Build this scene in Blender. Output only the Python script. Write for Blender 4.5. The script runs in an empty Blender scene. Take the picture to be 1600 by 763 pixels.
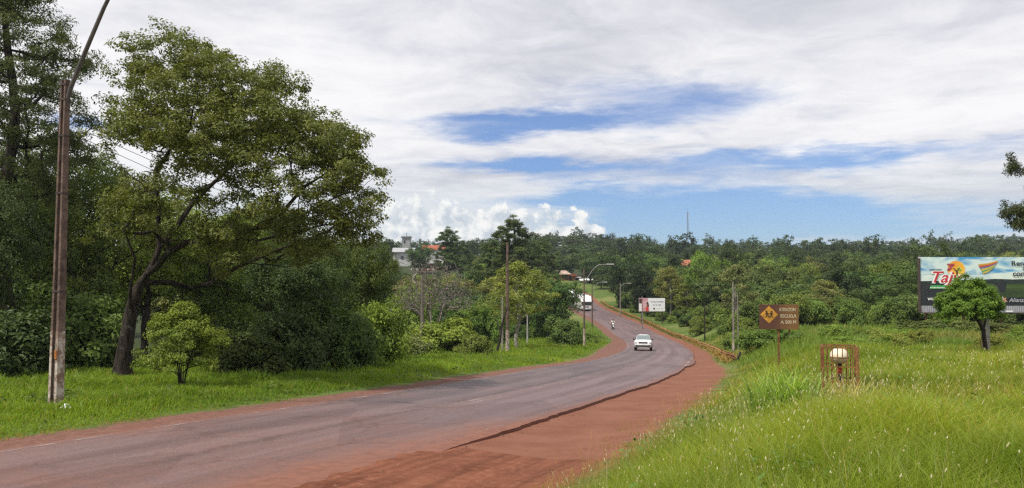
import bpy, bmesh, math, random
import numpy as np
from mathutils import Vector, Matrix

# ------------------------------------------------------------------ camera
SC = bpy.context.scene
COL = SC.collection
F = 1256.0                                  # focal length in photograph pixels (1600 wide)
cam_d = bpy.data.cameras.new('camera')
cam_d.sensor_width = 36.0
cam_d.lens = F / 1600.0 * 36.0
cam_d.clip_start = 0.1
cam_d.clip_end = 6000.0
cam = bpy.data.objects.new('camera', cam_d)
COL.objects.link(cam)
cam.location = (0, 0, 0)
cam.rotation_euler = (math.radians(90 + 2.21), 0, 0)
SC.camera = cam

# ------------------------------------------------------------------ light
SUN_EL, SUN_AZ = math.radians(58), math.radians(-128)     # azimuth from +Y, clockwise positive (towards +X)
sun_dir = Vector((math.sin(SUN_AZ) * math.cos(SUN_EL), math.cos(SUN_AZ) * math.cos(SUN_EL), math.sin(SUN_EL)))
sun_d = bpy.data.lights.new('sun', 'SUN')
sun_d.energy = 4.8
sun_d.angle = math.radians(1.5)
sun_d.color = (1.0, 0.95, 0.86)
sun = bpy.data.objects.new('sun', sun_d)
COL.objects.link(sun)
sun.rotation_euler = (-sun_dir).to_track_quat('-Z', 'Y').to_euler()

SC.view_settings.view_transform = 'Standard'
SC.view_settings.look = 'None'
SC.view_settings.gamma = 1.0
SC.view_settings.use_curve_mapping = False
SC.view_settings.exposure = 0.0
SC.render.engine = 'CYCLES'
SC.cycles.use_denoising = False
SC.cycles.use_adaptive_sampling = False
SC.cycles.pixel_filter_type = 'BLACKMAN_HARRIS'
SC.cycles.filter_width = 1.35
SC.cycles.max_bounces = 5
SC.cycles.diffuse_bounces = 3
SC.cycles.glossy_bounces = 2
SC.cycles.transmission_bounces = 3
SC.cycles.transparent_max_bounces = 6
SC.cycles.caustics_reflective = False
SC.cycles.caustics_refractive = False


class NT:
    """small helper to write node trees"""
    def __init__(self, tree):
        self.t = tree
        tree.nodes.clear()

    def n(self, kind, **kw):
        nd = self.t.nodes.new(kind)
        for k, v in kw.items():
            setattr(nd, k, v)
        return nd

    def put(self, sock, v):
        if isinstance(v, bpy.types.NodeSocket):
            self.t.links.new(v, sock)
        elif isinstance(v, (tuple, list)):
            if len(v) == 3 and sock.type == 'RGBA':
                v = (*v, 1.0)
            sock.default_value = v
        else:
            sock.default_value = v

    def m(self, op, a, b=None, c=None, clamp=False):
        nd = self.n('ShaderNodeMath', operation=op, use_clamp=clamp)
        for i, v in enumerate((a, b, c)):
            if v is not None:
                self.put(nd.inputs[i], v)
        return nd.outputs[0]

    def ramp(self, v, lo, hi, a=0.0, b=1.0):
        nd = self.n('ShaderNodeMapRange', interpolation_type='SMOOTHSTEP')
        self.put(nd.inputs[0], v)
        for i, q in enumerate((lo, hi, a, b)):
            self.put(nd.inputs[i + 1], q)
        return nd.outputs[0]

    def mix(self, f, a, b, mode='MIX'):
        nd = self.n('ShaderNodeMix', data_type='RGBA', blend_type=mode)
        self.put(nd.inputs[0], f)
        self.put(nd.inputs[6], a)
        self.put(nd.inputs[7], b)
        return nd.outputs[2]

    def noise(self, vec, scale, detail=4.0, rough=0.55, dist=0.0):
        nd = self.n('ShaderNodeTexNoise')
        if vec is not None:
            self.put(nd.inputs['Vector'], vec)
        self.put(nd.inputs['Scale'], scale)
        self.put(nd.inputs['Detail'], detail)
        self.put(nd.inputs['Roughness'], rough)
        self.put(nd.inputs['Distortion'], dist)
        return nd

    def xyz(self, x, y, z=0.0):
        nd = self.n('ShaderNodeCombineXYZ')
        for i, v in enumerate((x, y, z)):
            self.put(nd.inputs[i], v)
        return nd.outputs[0]

    def attr(self, name):
        return self.n('ShaderNodeAttribute', attribute_name=name)


# ------------------------------------------------------------------ sky: Nishita with a broken cloud deck and cumulus low over the hills
world = bpy.data.worlds.new('World')
SC.world = world
world.use_nodes = True
world.cycles.sampling_method = 'MANUAL'
world.cycles.sample_map_resolution = 256
w = NT(world.node_tree)
sky = w.n('ShaderNodeTexSky', sky_type='NISHITA', sun_disc=False)
sky.sun_elevation = SUN_EL
sky.sun_rotation = SUN_AZ
sky.air_density = 1.0
sky.dust_density = 0.3
sky.ozone_density = 2.0
bg_sky = w.n('ShaderNodeBackground')
blue = w.mix(1.0, sky.outputs[0], (0.52, 0.74, 1.12), 'MULTIPLY')
w.put(bg_sky.inputs[0], blue)
bg_sky.inputs[1].default_value = 0.105
tc = w.n('ShaderNodeTexCoord')
sep = w.n('ShaderNodeSeparateXYZ')
w.put(sep.inputs[0], tc.outputs['Generated'])
dx, dy, dz = sep.outputs
dzp = w.m('MAXIMUM', dz, 0.0)
az = w.m('ARCTAN2', dx, dy)
el = w.m('ARCSINE', dz)
hgt = w.m('ADD', dzp, 0.055)
cu, cv = w.m('DIVIDE', dx, hgt), w.m('DIVIDE', dy, hgt)
deck = w.xyz(cu, cv, 3.7)
n1 = w.noise(deck, 0.55, 7, 0.56, 0.35).outputs[0]           # body of the deck
n2 = w.noise(w.xyz(cu, cv, 11.3), 2.3, 5, 0.62, 0.5).outputs[0]   # ripples
warp = w.noise(w.xyz(w.m('MULTIPLY', az, 7.0), w.m('MULTIPLY', el, 36.0), 2.0), 1.0, 6, 0.62)
wsep = w.n('ShaderNodeSeparateColor')
w.put(wsep.inputs[0], warp.outputs[1])
azw = w.m('ADD', az, w.m('MULTIPLY', w.m('SUBTRACT', wsep.outputs[0], 0.5), 0.20))
elw = w.m('ADD', el, w.m('MULTIPLY', w.m('SUBTRACT', wsep.outputs[1], 0.5), 0.060))


def blob(a0, e0, ra, re, k):
    u = w.m('DIVIDE', w.m('SUBTRACT', azw, a0), ra)
    v = w.m('DIVIDE', w.m('SUBTRACT', elw, e0), re)
    r = w.m('ADD', w.m('MULTIPLY', u, u), w.m('MULTIPLY', v, v))
    return w.m('MULTIPLY', w.m('EXPONENT', w.m('MULTIPLY', r, -1.0)), k)


gap = blob(0.02, 0.184, 0.16, 0.018, 1.22)
for g in ((0.02, 0.134, 0.12, 0.013, 1.1), (0.23, 0.076, 0.19, 0.036, 1.55), (0.09, 0.100, 0.05, 0.014, 0.6), (0.15, 0.228, 0.13, 0.020, 0.52),
          (0.26, 0.203, 0.12, 0.022, 0.70), (0.38, 0.134, 0.20, 0.013, 0.85), (0.47, 0.055, 0.28, 0.030, 0.60), (-0.48, 0.165, 0.08, 0.014, 0.8)):
    gap = w.m('ADD', gap, blob(*g))
dens = w.m('ADD', w.m('MULTIPLY', w.m('SUBTRACT', n1, 0.5), 1.25), w.m('MULTIPLY', w.m('SUBTRACT', n2, 0.5), 0.62))
dens = w.m('SUBTRACT', w.m('ADD', dens, 0.62), w.m('MULTIPLY', gap, 0.95))
cover = w.ramp(dens, -0.36, 0.52, 0.08, 1.0)
shade = w.m('ADD', w.m('MULTIPLY', w.m('COSINE', w.m('SUBTRACT', az, SUN_AZ)), 0.10), w.m('MULTIPLY', n2, 0.42))
shade = w.m('ADD', shade, w.m('MULTIPLY', w.noise(w.xyz(cu, cv, 31.0), 0.33, 6, 0.55, 0.6).outputs[0], 0.9))
deck_col = w.mix(w.ramp(shade, 0.30, 0.72), (0.52, 0.535, 0.62), (0.98, 0.975, 0.99))
deck_col = w.mix(w.ramp(el, 0.05, 0.15, 0.75, 0.0), deck_col, (0.60, 0.67, 0.74))
# cumulus heads standing on the horizon
vor = w.n('ShaderNodeTexVoronoi', feature='SMOOTH_F1', voronoi_dimensions='2D')
w.put(vor.inputs['Vector'], w.xyz(w.m('ADD', az, w.m('MULTIPLY', wsep.outputs[2], 0.02)), el, 0.4))
vor.inputs['Scale'].default_value = 30.0
vor.inputs['Detail'].default_value = 3.0
vor.inputs['Roughness'].default_value = 0.6
vor.inputs['Smoothness'].default_value = 0.35
puff = w.m('SUBTRACT', 1.0, vor.outputs['Distance'])
prof = w.m('ADD', w.m('MULTIPLY', w.noise(w.xyz(w.m('MULTIPLY', dx, 6.0), w.m('MULTIPLY', dy, 6.0), 0.0), 1.0, 3, 0.5).outputs[0], 0.050), -0.014)


def bump1(a0, ra, k):
    u = w.m('DIVIDE', w.m('SUBTRACT', az, a0), ra)
    return w.m('MULTIPLY', w.m('EXPONENT', w.m('MULTIPLY', w.m('MULTIPLY', u, u), -1.0)), k)


prof = w.m('ADD', prof, bump1(-0.115, 0.12, 0.094))
prof = w.m('ADD', prof, bump1(0.082, 0.055, 0.066))
prof = w.m('ADD', prof, bump1(0.0, 0.06, 0.040))
prof = w.m('SUBTRACT', prof, bump1(0.26, 0.10, 0.03))
cum = w.m('SUBTRACT', w.m('ADD', prof, w.m('MULTIPLY', w.m('SUBTRACT', puff, 0.45), 0.034)), el)
cum_cover = w.ramp(cum, -0.003, 0.010)
cum_soft = w.noise(w.xyz(w.m('MULTIPLY', az, 22.0), w.m('MULTIPLY', el, 34.0), 5.0), 1.0, 6, 0.6).outputs[0]
vor2 = w.n('ShaderNodeTexVoronoi', feature='SMOOTH_F1', voronoi_dimensions='2D')
w.put(vor2.inputs['Vector'], w.xyz(w.m('ADD', w.m('ADD', az, -0.006), w.m('MULTIPLY', wsep.outputs[2], 0.02)), w.m('ADD', el, 0.010), 0.4))
for _k in ('Scale', 'Detail', 'Roughness', 'Smoothness'):
    vor2.inputs[_k].default_value = vor.inputs[_k].default_value
relief = w.m('SUBTRACT', vor2.outputs['Distance'], vor.outputs['Distance'])
cum_lit = w.m('ADD', w.m('ADD', 0.50, w.m('MULTIPLY', relief, 0.55)), w.m('MULTIPLY', cum_soft, 0.55))
cum_lit = w.m('SUBTRACT', cum_lit, w.m('MULTIPLY', w.ramp(cum, 0.0, 0.05), 0.10))
cum_col = w.mix(w.ramp(cum_lit, 0.42, 1.00), (0.58, 0.65, 0.72), (1.0, 1.0, 0.97))
both = w.mix(cum_cover, deck_col, cum_col)
bg_cloud = w.n('ShaderNodeBackground')
w.put(bg_cloud.inputs[0], both)
bg_cloud.inputs[1].default_value = 1.0
mixs = w.n('ShaderNodeMixShader')
w.put(mixs.inputs[0], w.m('MAXIMUM', cover, cum_cover))
w.put(mixs.inputs[1], bg_sky.outputs[0])
w.put(mixs.inputs[2], bg_cloud.outputs[0])
w.put(w.n('ShaderNodeOutputWorld').inputs[0], mixs.outputs[0])

# ------------------------------------------------------------------ materials
def sets(nt, bs, **kw):
    for k, v in kw.items():
        nt.put(bs.inputs[k.replace('_', ' ')], v)


def material(name):
    m = bpy.data.materials.new(name)
    m.use_nodes = True
    nt = NT(m.node_tree)
    out = nt.n('ShaderNodeOutputMaterial')
    return m, nt, out


def plain(name, c, rough=0.6, var=0.15, scale=6.0, metal=0.0, bump=0.0, c2=None, spec=0.4, emis=None):
    """a painted / mineral surface: base colour broken up by two scales of noise"""
    m, nt, out = material(name)
    bs = nt.n('ShaderNodeBsdfPrincipled')
    pos = nt.n('ShaderNodeTexCoord').outputs['Object']
    a = nt.noise(pos, scale, 6, 0.6).outputs[0]
    b = nt.noise(pos, scale * 7.3, 4, 0.6).outputs[0]
    f = nt.m('ADD', nt.m('MULTIPLY', a, 0.65), nt.m('MULTIPLY', b, 0.35))
    c2 = c2 or tuple(x * (1 - var * 2.2) for x in c)
    col = nt.mix(nt.ramp(f, 0.35, 0.65), c2, tuple(min(1, x * (1 + var * 0.5)) for x in c))
    nt.put(bs.inputs['Base Color'], col)
    sets(nt, bs, Roughness=rough, Metallic=metal, Specular_IOR_Level=spec)
    if bump:
        bp = nt.n('ShaderNodeBump')
        bp.inputs['Strength'].default_value = bump
        bp.inputs['Distance'].default_value = 0.02
        nt.put(bp.inputs['Height'], b)
        nt.put(bs.inputs['Normal'], bp.outputs[0])
    nt.put(out.inputs[0], bs.outputs[0])
    return m


def leaf_material(name, translucent=0.27, rough=0.55):
    """leaves: object colour x per-leaf tint, thin and light-passing"""
    m, nt, out = material(name)
    oi = nt.n('ShaderNodeObjectInfo')
    t = nt.attr('tint').outputs['Fac']
    warm = nt.mix(t, (0.52, 0.64, 0.55), (1.50, 1.32, 1.0))
    col = nt.mix(1.0, oi.outputs['Color'], warm, 'MULTIPLY')
    hs = nt.n('ShaderNodeHueSaturation')
    nt.put(hs.inputs['Hue'], nt.m('ADD', 0.485, nt.m('MULTIPLY', oi.outputs['Random'], 0.03)))
    nt.put(hs.inputs['Value'], nt.m('ADD', 0.85, nt.m('MULTIPLY', oi.outputs['Random'], 0.3)))
    nt.put(hs.inputs['Color'], col)
    col = hs.outputs[0]
    d = nt.n('ShaderNodeBsdfPrincipled')
    nt.put(d.inputs['Base Color'], col)
    sets(nt, d, Roughness=rough, Specular_IOR_Level=0.25)
    tr = nt.n('ShaderNodeBsdfTranslucent')
    nt.put(tr.inputs[0], nt.mix(1.0, col, (1.25, 1.25, 0.6), 'MULTIPLY'))
    mx = nt.n('ShaderNodeMixShader')
    mx.inputs[0].default_value = translucent
    nt.put(mx.inputs[1], d.outputs[0])
    nt.put(mx.inputs[2], tr.outputs[0])
    nt.put(out.inputs[0], mx.outputs[0])
    return m


LEAF = leaf_material('leaf')
BLADE = leaf_material('grass_blade', 0.45, 0.45)


def bark_material(name, c1, c2, scale=9.0):
    m, nt, out = material(name)
    bs = nt.n('ShaderNodeBsdfPrincipled')
    tcn = nt.n('ShaderNodeTexCoord').outputs['Object']
    mp = nt.n('ShaderNodeMapping')
    nt.put(mp.inputs[0], tcn)
    mp.inputs['Scale'].default_value = (1, 1, 0.25)
    a = nt.noise(mp.outputs[0], scale, 8, 0.7, 0.6).outputs[0]
    b = nt.noise(tcn, 3.0, 4, 0.6).outputs[0]
    col = nt.mix(nt.ramp(a, 0.36, 0.62), c1, c2)
    col = nt.mix(nt.m('MULTIPLY', nt.ramp(b, 0.58, 0.72), 0.7), col, (0.13, 0.12, 0.10))
    nt.put(bs.inputs['Base Color'], col)
    sets(nt, bs, Roughness=0.9, Specular_IOR_Level=0.15)
    bp = nt.n('ShaderNodeBump')
    bp.inputs['Strength'].default_value = 0.9
    bp.inputs['Distance'].default_value = 0.05
    nt.put(bp.inputs['Height'], a)
    nt.put(bs.inputs['Normal'], bp.outputs[0])
    nt.put(out.inputs[0], bs.outputs[0])
    return m


BARK = bark_material('dark_bark', (0.012, 0.009, 0.008), (0.048, 0.037, 0.030))
BARK_PALE = bark_material('pale_bark', (0.16, 0.14, 0.12), (0.34, 0.31, 0.27))
BARK_DEAD = bark_material('dead_bark', (0.105, 0.086, 0.076), (0.215, 0.182, 0.165))
CONCRETE = plain('concrete', (0.24, 0.20, 0.175), 0.9, 0.25, 3.0, bump=0.4)
RUST = plain('rust', (0.21, 0.075, 0.03), 0.85, 0.3, 8.0, bump=0.4)
WHITE_PAINT = plain('white_car_paint', (0.80, 0.80, 0.80), 0.22, 0.02, 2.0, spec=0.5)
BLACK = plain('black_plastic', (0.02, 0.02, 0.022), 0.5, 0.1)
RUBBER = plain('tyre_rubber', (0.018, 0.017, 0.016), 0.85, 0.2)
STEEL = plain('dull_steel', (0.32, 0.31, 0.30), 0.45, 0.15, metal=0.7)
GLASS_DARK = plain('dark_window_glass', (0.035, 0.045, 0.05), 0.08, 0.1, spec=0.6)
CHROME = plain('chrome', (0.62, 0.62, 0.63), 0.18, 0.05, metal=0.9)
LENS = plain('headlight_lens', (0.66, 0.68, 0.70), 0.12, 0.05, spec=0.6)


# ------------------------------------------------------------------ mesh helpers
def mesh_np(name, V, faces, mats, mat_idx=None, attrs=None, smooth=False):
    """faces: list of (k-column) int arrays"""
    me = bpy.data.meshes.new(name)
    V = np.asarray(V, np.float32)
    me.vertices.add(len(V))
    me.vertices.foreach_set('co', V.ravel())
    tot = [np.full(len(f), f.shape[1], np.int32) for f in faces]
    tot = np.concatenate(tot) if tot else np.zeros(0, np.int32)
    flat = np.concatenate([f.ravel() for f in faces]).astype(np.int32)
    start = np.concatenate([[0], np.cumsum(tot)[:-1]]).astype(np.int32)
    me.loops.add(len(flat))
    me.loops.foreach_set('vertex_index', flat)
    me.polygons.add(len(tot))
    me.polygons.foreach_set('loop_start', start)
    me.polygons.foreach_set('loop_total', tot)
    if mat_idx is not None:
        me.polygons.foreach_set('material_index', np.asarray(mat_idx, np.int32))
    me.polygons.foreach_set('use_smooth', np.full(len(tot), bool(smooth)))
    for m in (mats if isinstance(mats, (list, tuple)) else [mats]):
        me.materials.append(m)
    for k, v in (attrs or {}).items():
        at = me.attributes.new(k, 'FLOAT', 'POINT')
        at.data.foreach_set('value', np.asarray(v, np.float32))
    me.update(calc_edges=True)
    return me


def link(name, data, parent=None, loc=None, rot=None):
    o = bpy.data.objects.new(name, data)
    COL.objects.link(o)
    if parent is not None:
        o.parent = parent
    if loc is not None:
        o.location = loc
    if rot is not None:
        o.rotation_euler = rot
    return o


def tag(o, label=None, cat=None, group=None, kind=None):
    for k, v in (('label', label), ('category', cat), ('group', group), ('kind', kind)):
        if v:
            o[k] = v
    return o


def thing(name, label, cat, loc=(0, 0, 0), rz=0.0, group=None):
    return tag(link(name, None, None, loc, (0, 0, rz)), label, cat, group)


class MB:
    """collects simple solids into one mesh"""
    def __init__(self):
        self.v, self.f = [], []

    def add(self, verts, faces):
        b = len(self.v)
        self.v += [tuple(p) for p in verts]
        self.f += [tuple(i + b for i in q) for q in faces]
        return self

    def box(self, c, s, rz=0.0, taper=1.0, tilt=None):
        M = Matrix.Rotation(rz, 3, 'Z')
        if tilt is not None:
            M = M @ tilt
        vs = []
        for z in (-1, 1):
            k = 1.0 if z < 0 else taper
            for x, y in ((-1, -1), (1, -1), (1, 1), (-1, 1)):
                vs.append(Vector(c) + M @ Vector((x * s[0] / 2 * k, y * s[1] / 2 * k, z * s[2] / 2)))
        return self.add(vs, [(0, 3, 2, 1), (4, 5, 6, 7), (0, 1, 5, 4), (1, 2, 6, 5), (2, 3, 7, 6), (3, 0, 4, 7)])

    def tube(self, pts, r, n=8, caps=True):
        pts = [Vector(p) for p in pts]
        rs = r if isinstance(r, (list, tuple)) else [r] * len(pts)
        rings = []
        ref = None
        for i, p in enumerate(pts):
            a = pts[min(i + 1, len(pts) - 1)] - pts[max(i - 1, 0)]
            a.normalize()
            if ref is None:
                ref = Vector((1, 0, 0)) if abs(a.x) < 0.8 else Vector((0, 1, 0))
            u = (ref - a * ref.dot(a)).normalized()
            ref = u
            v = a.cross(u)
            rings.append([p + (u * math.cos(2 * math.pi * k / n) + v * math.sin(2 * math.pi * k / n)) * rs[i] for k in range(n)])
        vs = [q for rg in rings for q in rg]
        fs = [(i * n + k, i * n + (k + 1) % n, (i + 1) * n + (k + 1) % n, (i + 1) * n + k) for i in range(len(pts) - 1) for k in range(n)]
        if caps:
            fs += [tuple(range(n))[::-1], tuple((len(pts) - 1) * n + k for k in range(n))]
        return self.add(vs, fs)

    def lathe(self, prof, c=(0, 0, 0), n=20, axis='Z'):
        vs, fs = [], []
        for r, h in prof:
            for k in range(n):
                a = 2 * math.pi * k / n
                p = (r * math.cos(a), r * math.sin(a), h) if axis == 'Z' else (h, r * math.cos(a), r * math.sin(a)) if axis == 'X' else (r * math.cos(a), h, r * math.sin(a))
                vs.append((p[0] + c[0], p[1] + c[1], p[2] + c[2]))
        m = len(prof)
        for i in range(m - 1):
            for k in range(n):
                fs.append((i * n + k, i * n + (k + 1) % n, (i + 1) * n + (k + 1) % n, (i + 1) * n + k))
        fs += [tuple(range(n))[::-1], tuple((m - 1) * n + k for k in range(n))]
        return self.add(vs, fs)

    def loft(self, sections, close=True):
        n = len(sections[0])
        vs = [p for s in sections for p in s]
        fs = [(i * n + k, i * n + (k + 1) % n, (i + 1) * n + (k + 1) % n, (i + 1) * n + k) for i in range(len(sections) - 1) for k in range(n)]
        if close:
            fs += [tuple(range(n))[::-1], tuple((len(sections) - 1) * n + k for k in range(n))]
        return self.add(vs, fs)

    def prism(self, poly, y0, y1):
        """polygon in x,z pushed from y0 to y1"""
        n = len(poly)
        vs = [(x, y0, z) for x, z in poly] + [(x, y1, z) for x, z in poly]
        fs = [tuple(range(n)), tuple(range(2 * n - 1, n - 1, -1))] + [(k, n + k, n + (k + 1) % n, (k + 1) % n) for k in range(n)]
        return self.add(vs, fs)

    def mesh(self, name, mat, smooth=False, bevel=0.0, sub=0):
        me = bpy.data.meshes.new(name)
        me.from_pydata(self.v, [], self.f)
        bm = bmesh.new()
        bm.from_mesh(me)
        if bevel:
            bmesh.ops.bevel(bm, geom=[e for e in bm.edges if len(e.link_faces) == 2 and e.calc_face_angle(0) > 0.5], offset=bevel, segments=2, affect='EDGES', profile=0.7)
        bmesh.ops.recalc_face_normals(bm, faces=bm.faces)
        bm.to_mesh(me)
        bm.free()
        me.materials.append(mat)
        if smooth:
            me.polygons.foreach_set('use_smooth', [True] * len(me.polygons))
            if hasattr(me, 'set_sharp_from_angle'):
                me.set_sharp_from_angle(angle=math.radians(38))
        me.update()
        return me

    def obj(self, name, mat, parent=None, smooth=False, bevel=0.0):
        return link(name, self.mesh(name, mat, smooth, bevel), parent)


def text_obj(name, body, size, mat, parent, loc, rot=(math.pi / 2, 0, 0), offset=0.0, extrude=0.004, sx=1.0, shear=0.0, align='LEFT'):
    cu_ = bpy.data.curves.new(name, 'FONT')
    cu_.body = body
    cu_.size = size
    cu_.offset = offset
    cu_.extrude = extrude
    cu_.shear = shear
    cu_.align_x = align
    tmp = bpy.data.objects.new(name, cu_)
    COL.objects.link(tmp)
    bpy.context.view_layer.update()
    me = bpy.data.meshes.new_from_object(tmp.evaluated_get(bpy.context.evaluated_depsgraph_get()))
    bpy.data.objects.remove(tmp)
    bpy.data.curves.remove(cu_)
    me.name = name
    me.materials.clear()
    me.materials.append(mat)
    o = link(name, me, parent, loc, rot)
    o.scale = (sx, 1, 1)
    return o


def copy_tree(o, parent=None):
    c = o.copy()
    COL.objects.link(c)
    c.parent = parent
    for ch in o.children:
        copy_tree(ch, c)
    return c


# ------------------------------------------------------------------ the lie of the land (metres, camera's eye at the origin)
RY = np.array([-20, 0, 15, 30, 45, 60, 75, 90, 110, 130, 150, 175, 200, 225, 250.])
RX = np.array([-20.49, -12.0, -5.48, 0.54, 5.76, 9.54, 13.32, 16.27, 19.14, 20.07, 20.22, 18.63, 17.3, 16.6, 11.2])
RZ = np.array([-1.6, -2.59, -3.29, -4.22, -5.19, -6.43, -7.37, -8.28, -9.17, -9.51, -9.11, -8.27, -6.97, -5.02, -3.2])


def natspline(xk, yk, x):
    n = len(xk)
    h = np.diff(xk)
    A = np.eye(n)
    b = np.zeros(n)
    for i in range(1, n - 1):
        A[i, i - 1], A[i, i], A[i, i + 1] = h[i - 1], 2 * (h[i - 1] + h[i]), h[i]
        b[i] = 6 * ((yk[i + 1] - yk[i]) / h[i] - (yk[i] - yk[i - 1]) / h[i - 1])
    M = np.linalg.solve(A, b)
    i = np.clip(np.searchsorted(xk, x) - 1, 0, n - 2)
    t = x - xk[i]
    hh = h[i]
    return yk[i] + t * ((yk[i + 1] - yk[i]) / hh - hh * (2 * M[i] + M[i + 1]) / 6) + t * t * M[i] / 2 + t ** 3 * (M[i + 1] - M[i]) / (6 * hh)


TY = np.linspace(-70, 262, 1661)
ty_c = np.clip(TY, -20, 250)
TX = natspline(RY, RX, ty_c)
TZ = natspline(RY, RZ, ty_c)
lo = TY < -20
TX[lo] = RX[0] + (TY[lo] + 20) * 0.43
TZ[lo] = RZ[0] - (TY[lo] + 20) * 0.045
hi = TY > 250
TX[hi] = TX[~hi][-1] - (TY[hi] - 250) * 0.25
TZ[hi] = TZ[~hi][-1] + (TY[hi] - 250) * 0.07
TM = np.gradient(TX, TY)


def road_sn(x, y):
    """station (its y on the centre line) and signed offset (right positive) of points"""
    t = np.clip(y, -70, 262)
    for _ in range(5):
        X, m = np.interp(t, TY, TX), np.interp(t, TY, TM)
        t = np.clip(t + ((x - X) * m + (y - t)) / (1 + m * m) * 0.9, -70, 262)
    X, m = np.interp(t, TY, TX), np.interp(t, TY, TM)
    l = np.sqrt(1 + m * m)
    return t, ((x - X) - m * (y - t)) / l


def sstep(a, b, x):
    t = np.clip((x - a) / (b - a), 0, 1)
    return t * t * (3 - 2 * t)


def road_z(t):
    return np.interp(t, TY, TZ)


BRp = np.array([(-60, 0.2), (-20, -0.9), (0, -1.55), (6, -1.68), (12.5, -1.92), (31, -3.4), (50, -4.4), (70, -5.0), (95, -6.2), (130, -8), (160, -8.5), (200, -7), (250, -4), (300, -.5), (350, 3), (450, 9), (600, 16), (720, 18.5), (900, 14), (1500, 4), (3000, 0)])
BLp = np.array([(-60, -0.2), (-20, -1.6), (0, -2.8), (20, -3.5), (35, -4.3), (50, -5.4), (70, -7.2), (100, -8.9), (130, -9.6), (160, -9), (200, -6.5), (250, -2), (300, 2.2), (350, 5), (420, 8), (500, 11), (600, 15), (720, 18), (900, 14), (1500, 4), (3000, 0)])
yy_ = np.linspace(-60, 3000, 3061)


def smooth_prof(p, k):
    v = np.interp(yy_, p[:, 0], p[:, 1])
    pad = np.pad(v, k, mode='edge')
    return np.convolve(pad, np.ones(2 * k + 1) / (2 * k + 1), 'valid')


BRs, BLs = smooth_prof(BRp, 5), smooth_prof(BLp, 5)


def right_soil(t):
    return np.interp(t, [-20, 5, 10, 14, 20, 37, 52, 70, 100, 250], [7.6, 7.3, 7.1, 7.1, 6.9, 6.2, 5.8, 5.2, 5.0, 4.6])


def left_soil(t):
    return np.interp(t, [-20, 20, 60, 72, 84, 100, 118, 250], [4.65, 4.75, 4.9, 5.4, 6.3, 6.2, 5.1, 4.8])


def drop(t):
    """how far the red shoulder lies under the broken right asphalt edge"""
    return np.interp(t, [-70, 16, 17.5, 20, 60, 68, 262], [-0.025, -0.025, 0.03, 0.095, 0.10, 0.06, 0.06])


def ground_z(x, y, raw=False):
    x = np.asarray(x, float)
    y = np.asarray(y, float)
    t, n = road_sn(x, y)
    zr = road_z(t)
    side = sstep(-15, 15, x - np.interp(np.clip(y, -70, 262), TY, TX))
    B = np.interp(y, yy_, BRs) * side + np.interp(y, yy_, BLs) * (1 - side)
    B = B + 0.16 * np.sin(x * 0.31 + 1.3) * np.sin(y * 0.23 + x * 0.07) + 0.07 * np.sin(x * 0.9 + y * 0.4) * np.sin(y * 0.77)
    far = sstep(60, 250, y)
    B = B + far * 1.2 * np.sin(x * 0.035 + 0.6) * np.sin(y * 0.03 + x * 0.01) + sstep(300, 600, y) * (3.6 * np.sin(x * 0.017 + 1.0) + 2.2 * np.sin(x * 0.047))
    w_ = np.where(n > 0, 1 - sstep(5.2, 11.5, n), 1 - sstep(5.0, 32, -n))
    w_ = w_ * (1 - sstep(235, 275, y))
    z = zr * w_ + B * (1 - w_)
    if not raw:
        d = np.where(n > 0, drop(t), 0.03)
        near = sstep(-6.5, -4.2, -np.abs(n))
        z = z - d * near - np.where(np.abs(n) < 3.0, 0.18, 0.0) * (1 - sstep(235, 275, y))
    return z


def gz(x, y):
    return float(ground_z(np.array([x]), np.array([y]))[0])


def at(px, Y):
    """ground point seen in photograph column px at distance Y"""
    x = (px - 800.0) / F * Y
    return x, Y, gz(x, Y)


def up_to(py, Y):
    """height (z) of photograph row py at distance Y"""
    return (430.0 - py) / F * Y


def vnoise(x, y, seed=0):
    """smooth value noise for numpy arrays, 0..1"""
    r = np.random.RandomState(seed).rand(64, 64)
    xi, yi = np.floor(x).astype(int), np.floor(y).astype(int)
    fx, fy = x - xi, y - yi
    fx, fy = fx * fx * (3 - 2 * fx), fy * fy * (3 - 2 * fy)
    g = lambda a, b: r[a % 64, b % 64]
    return (g(xi, yi) * (1 - fx) + g(xi + 1, yi) * fx) * (1 - fy) + (g(xi, yi + 1) * (1 - fx) + g(xi + 1, yi + 1) * fx) * fy

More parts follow.
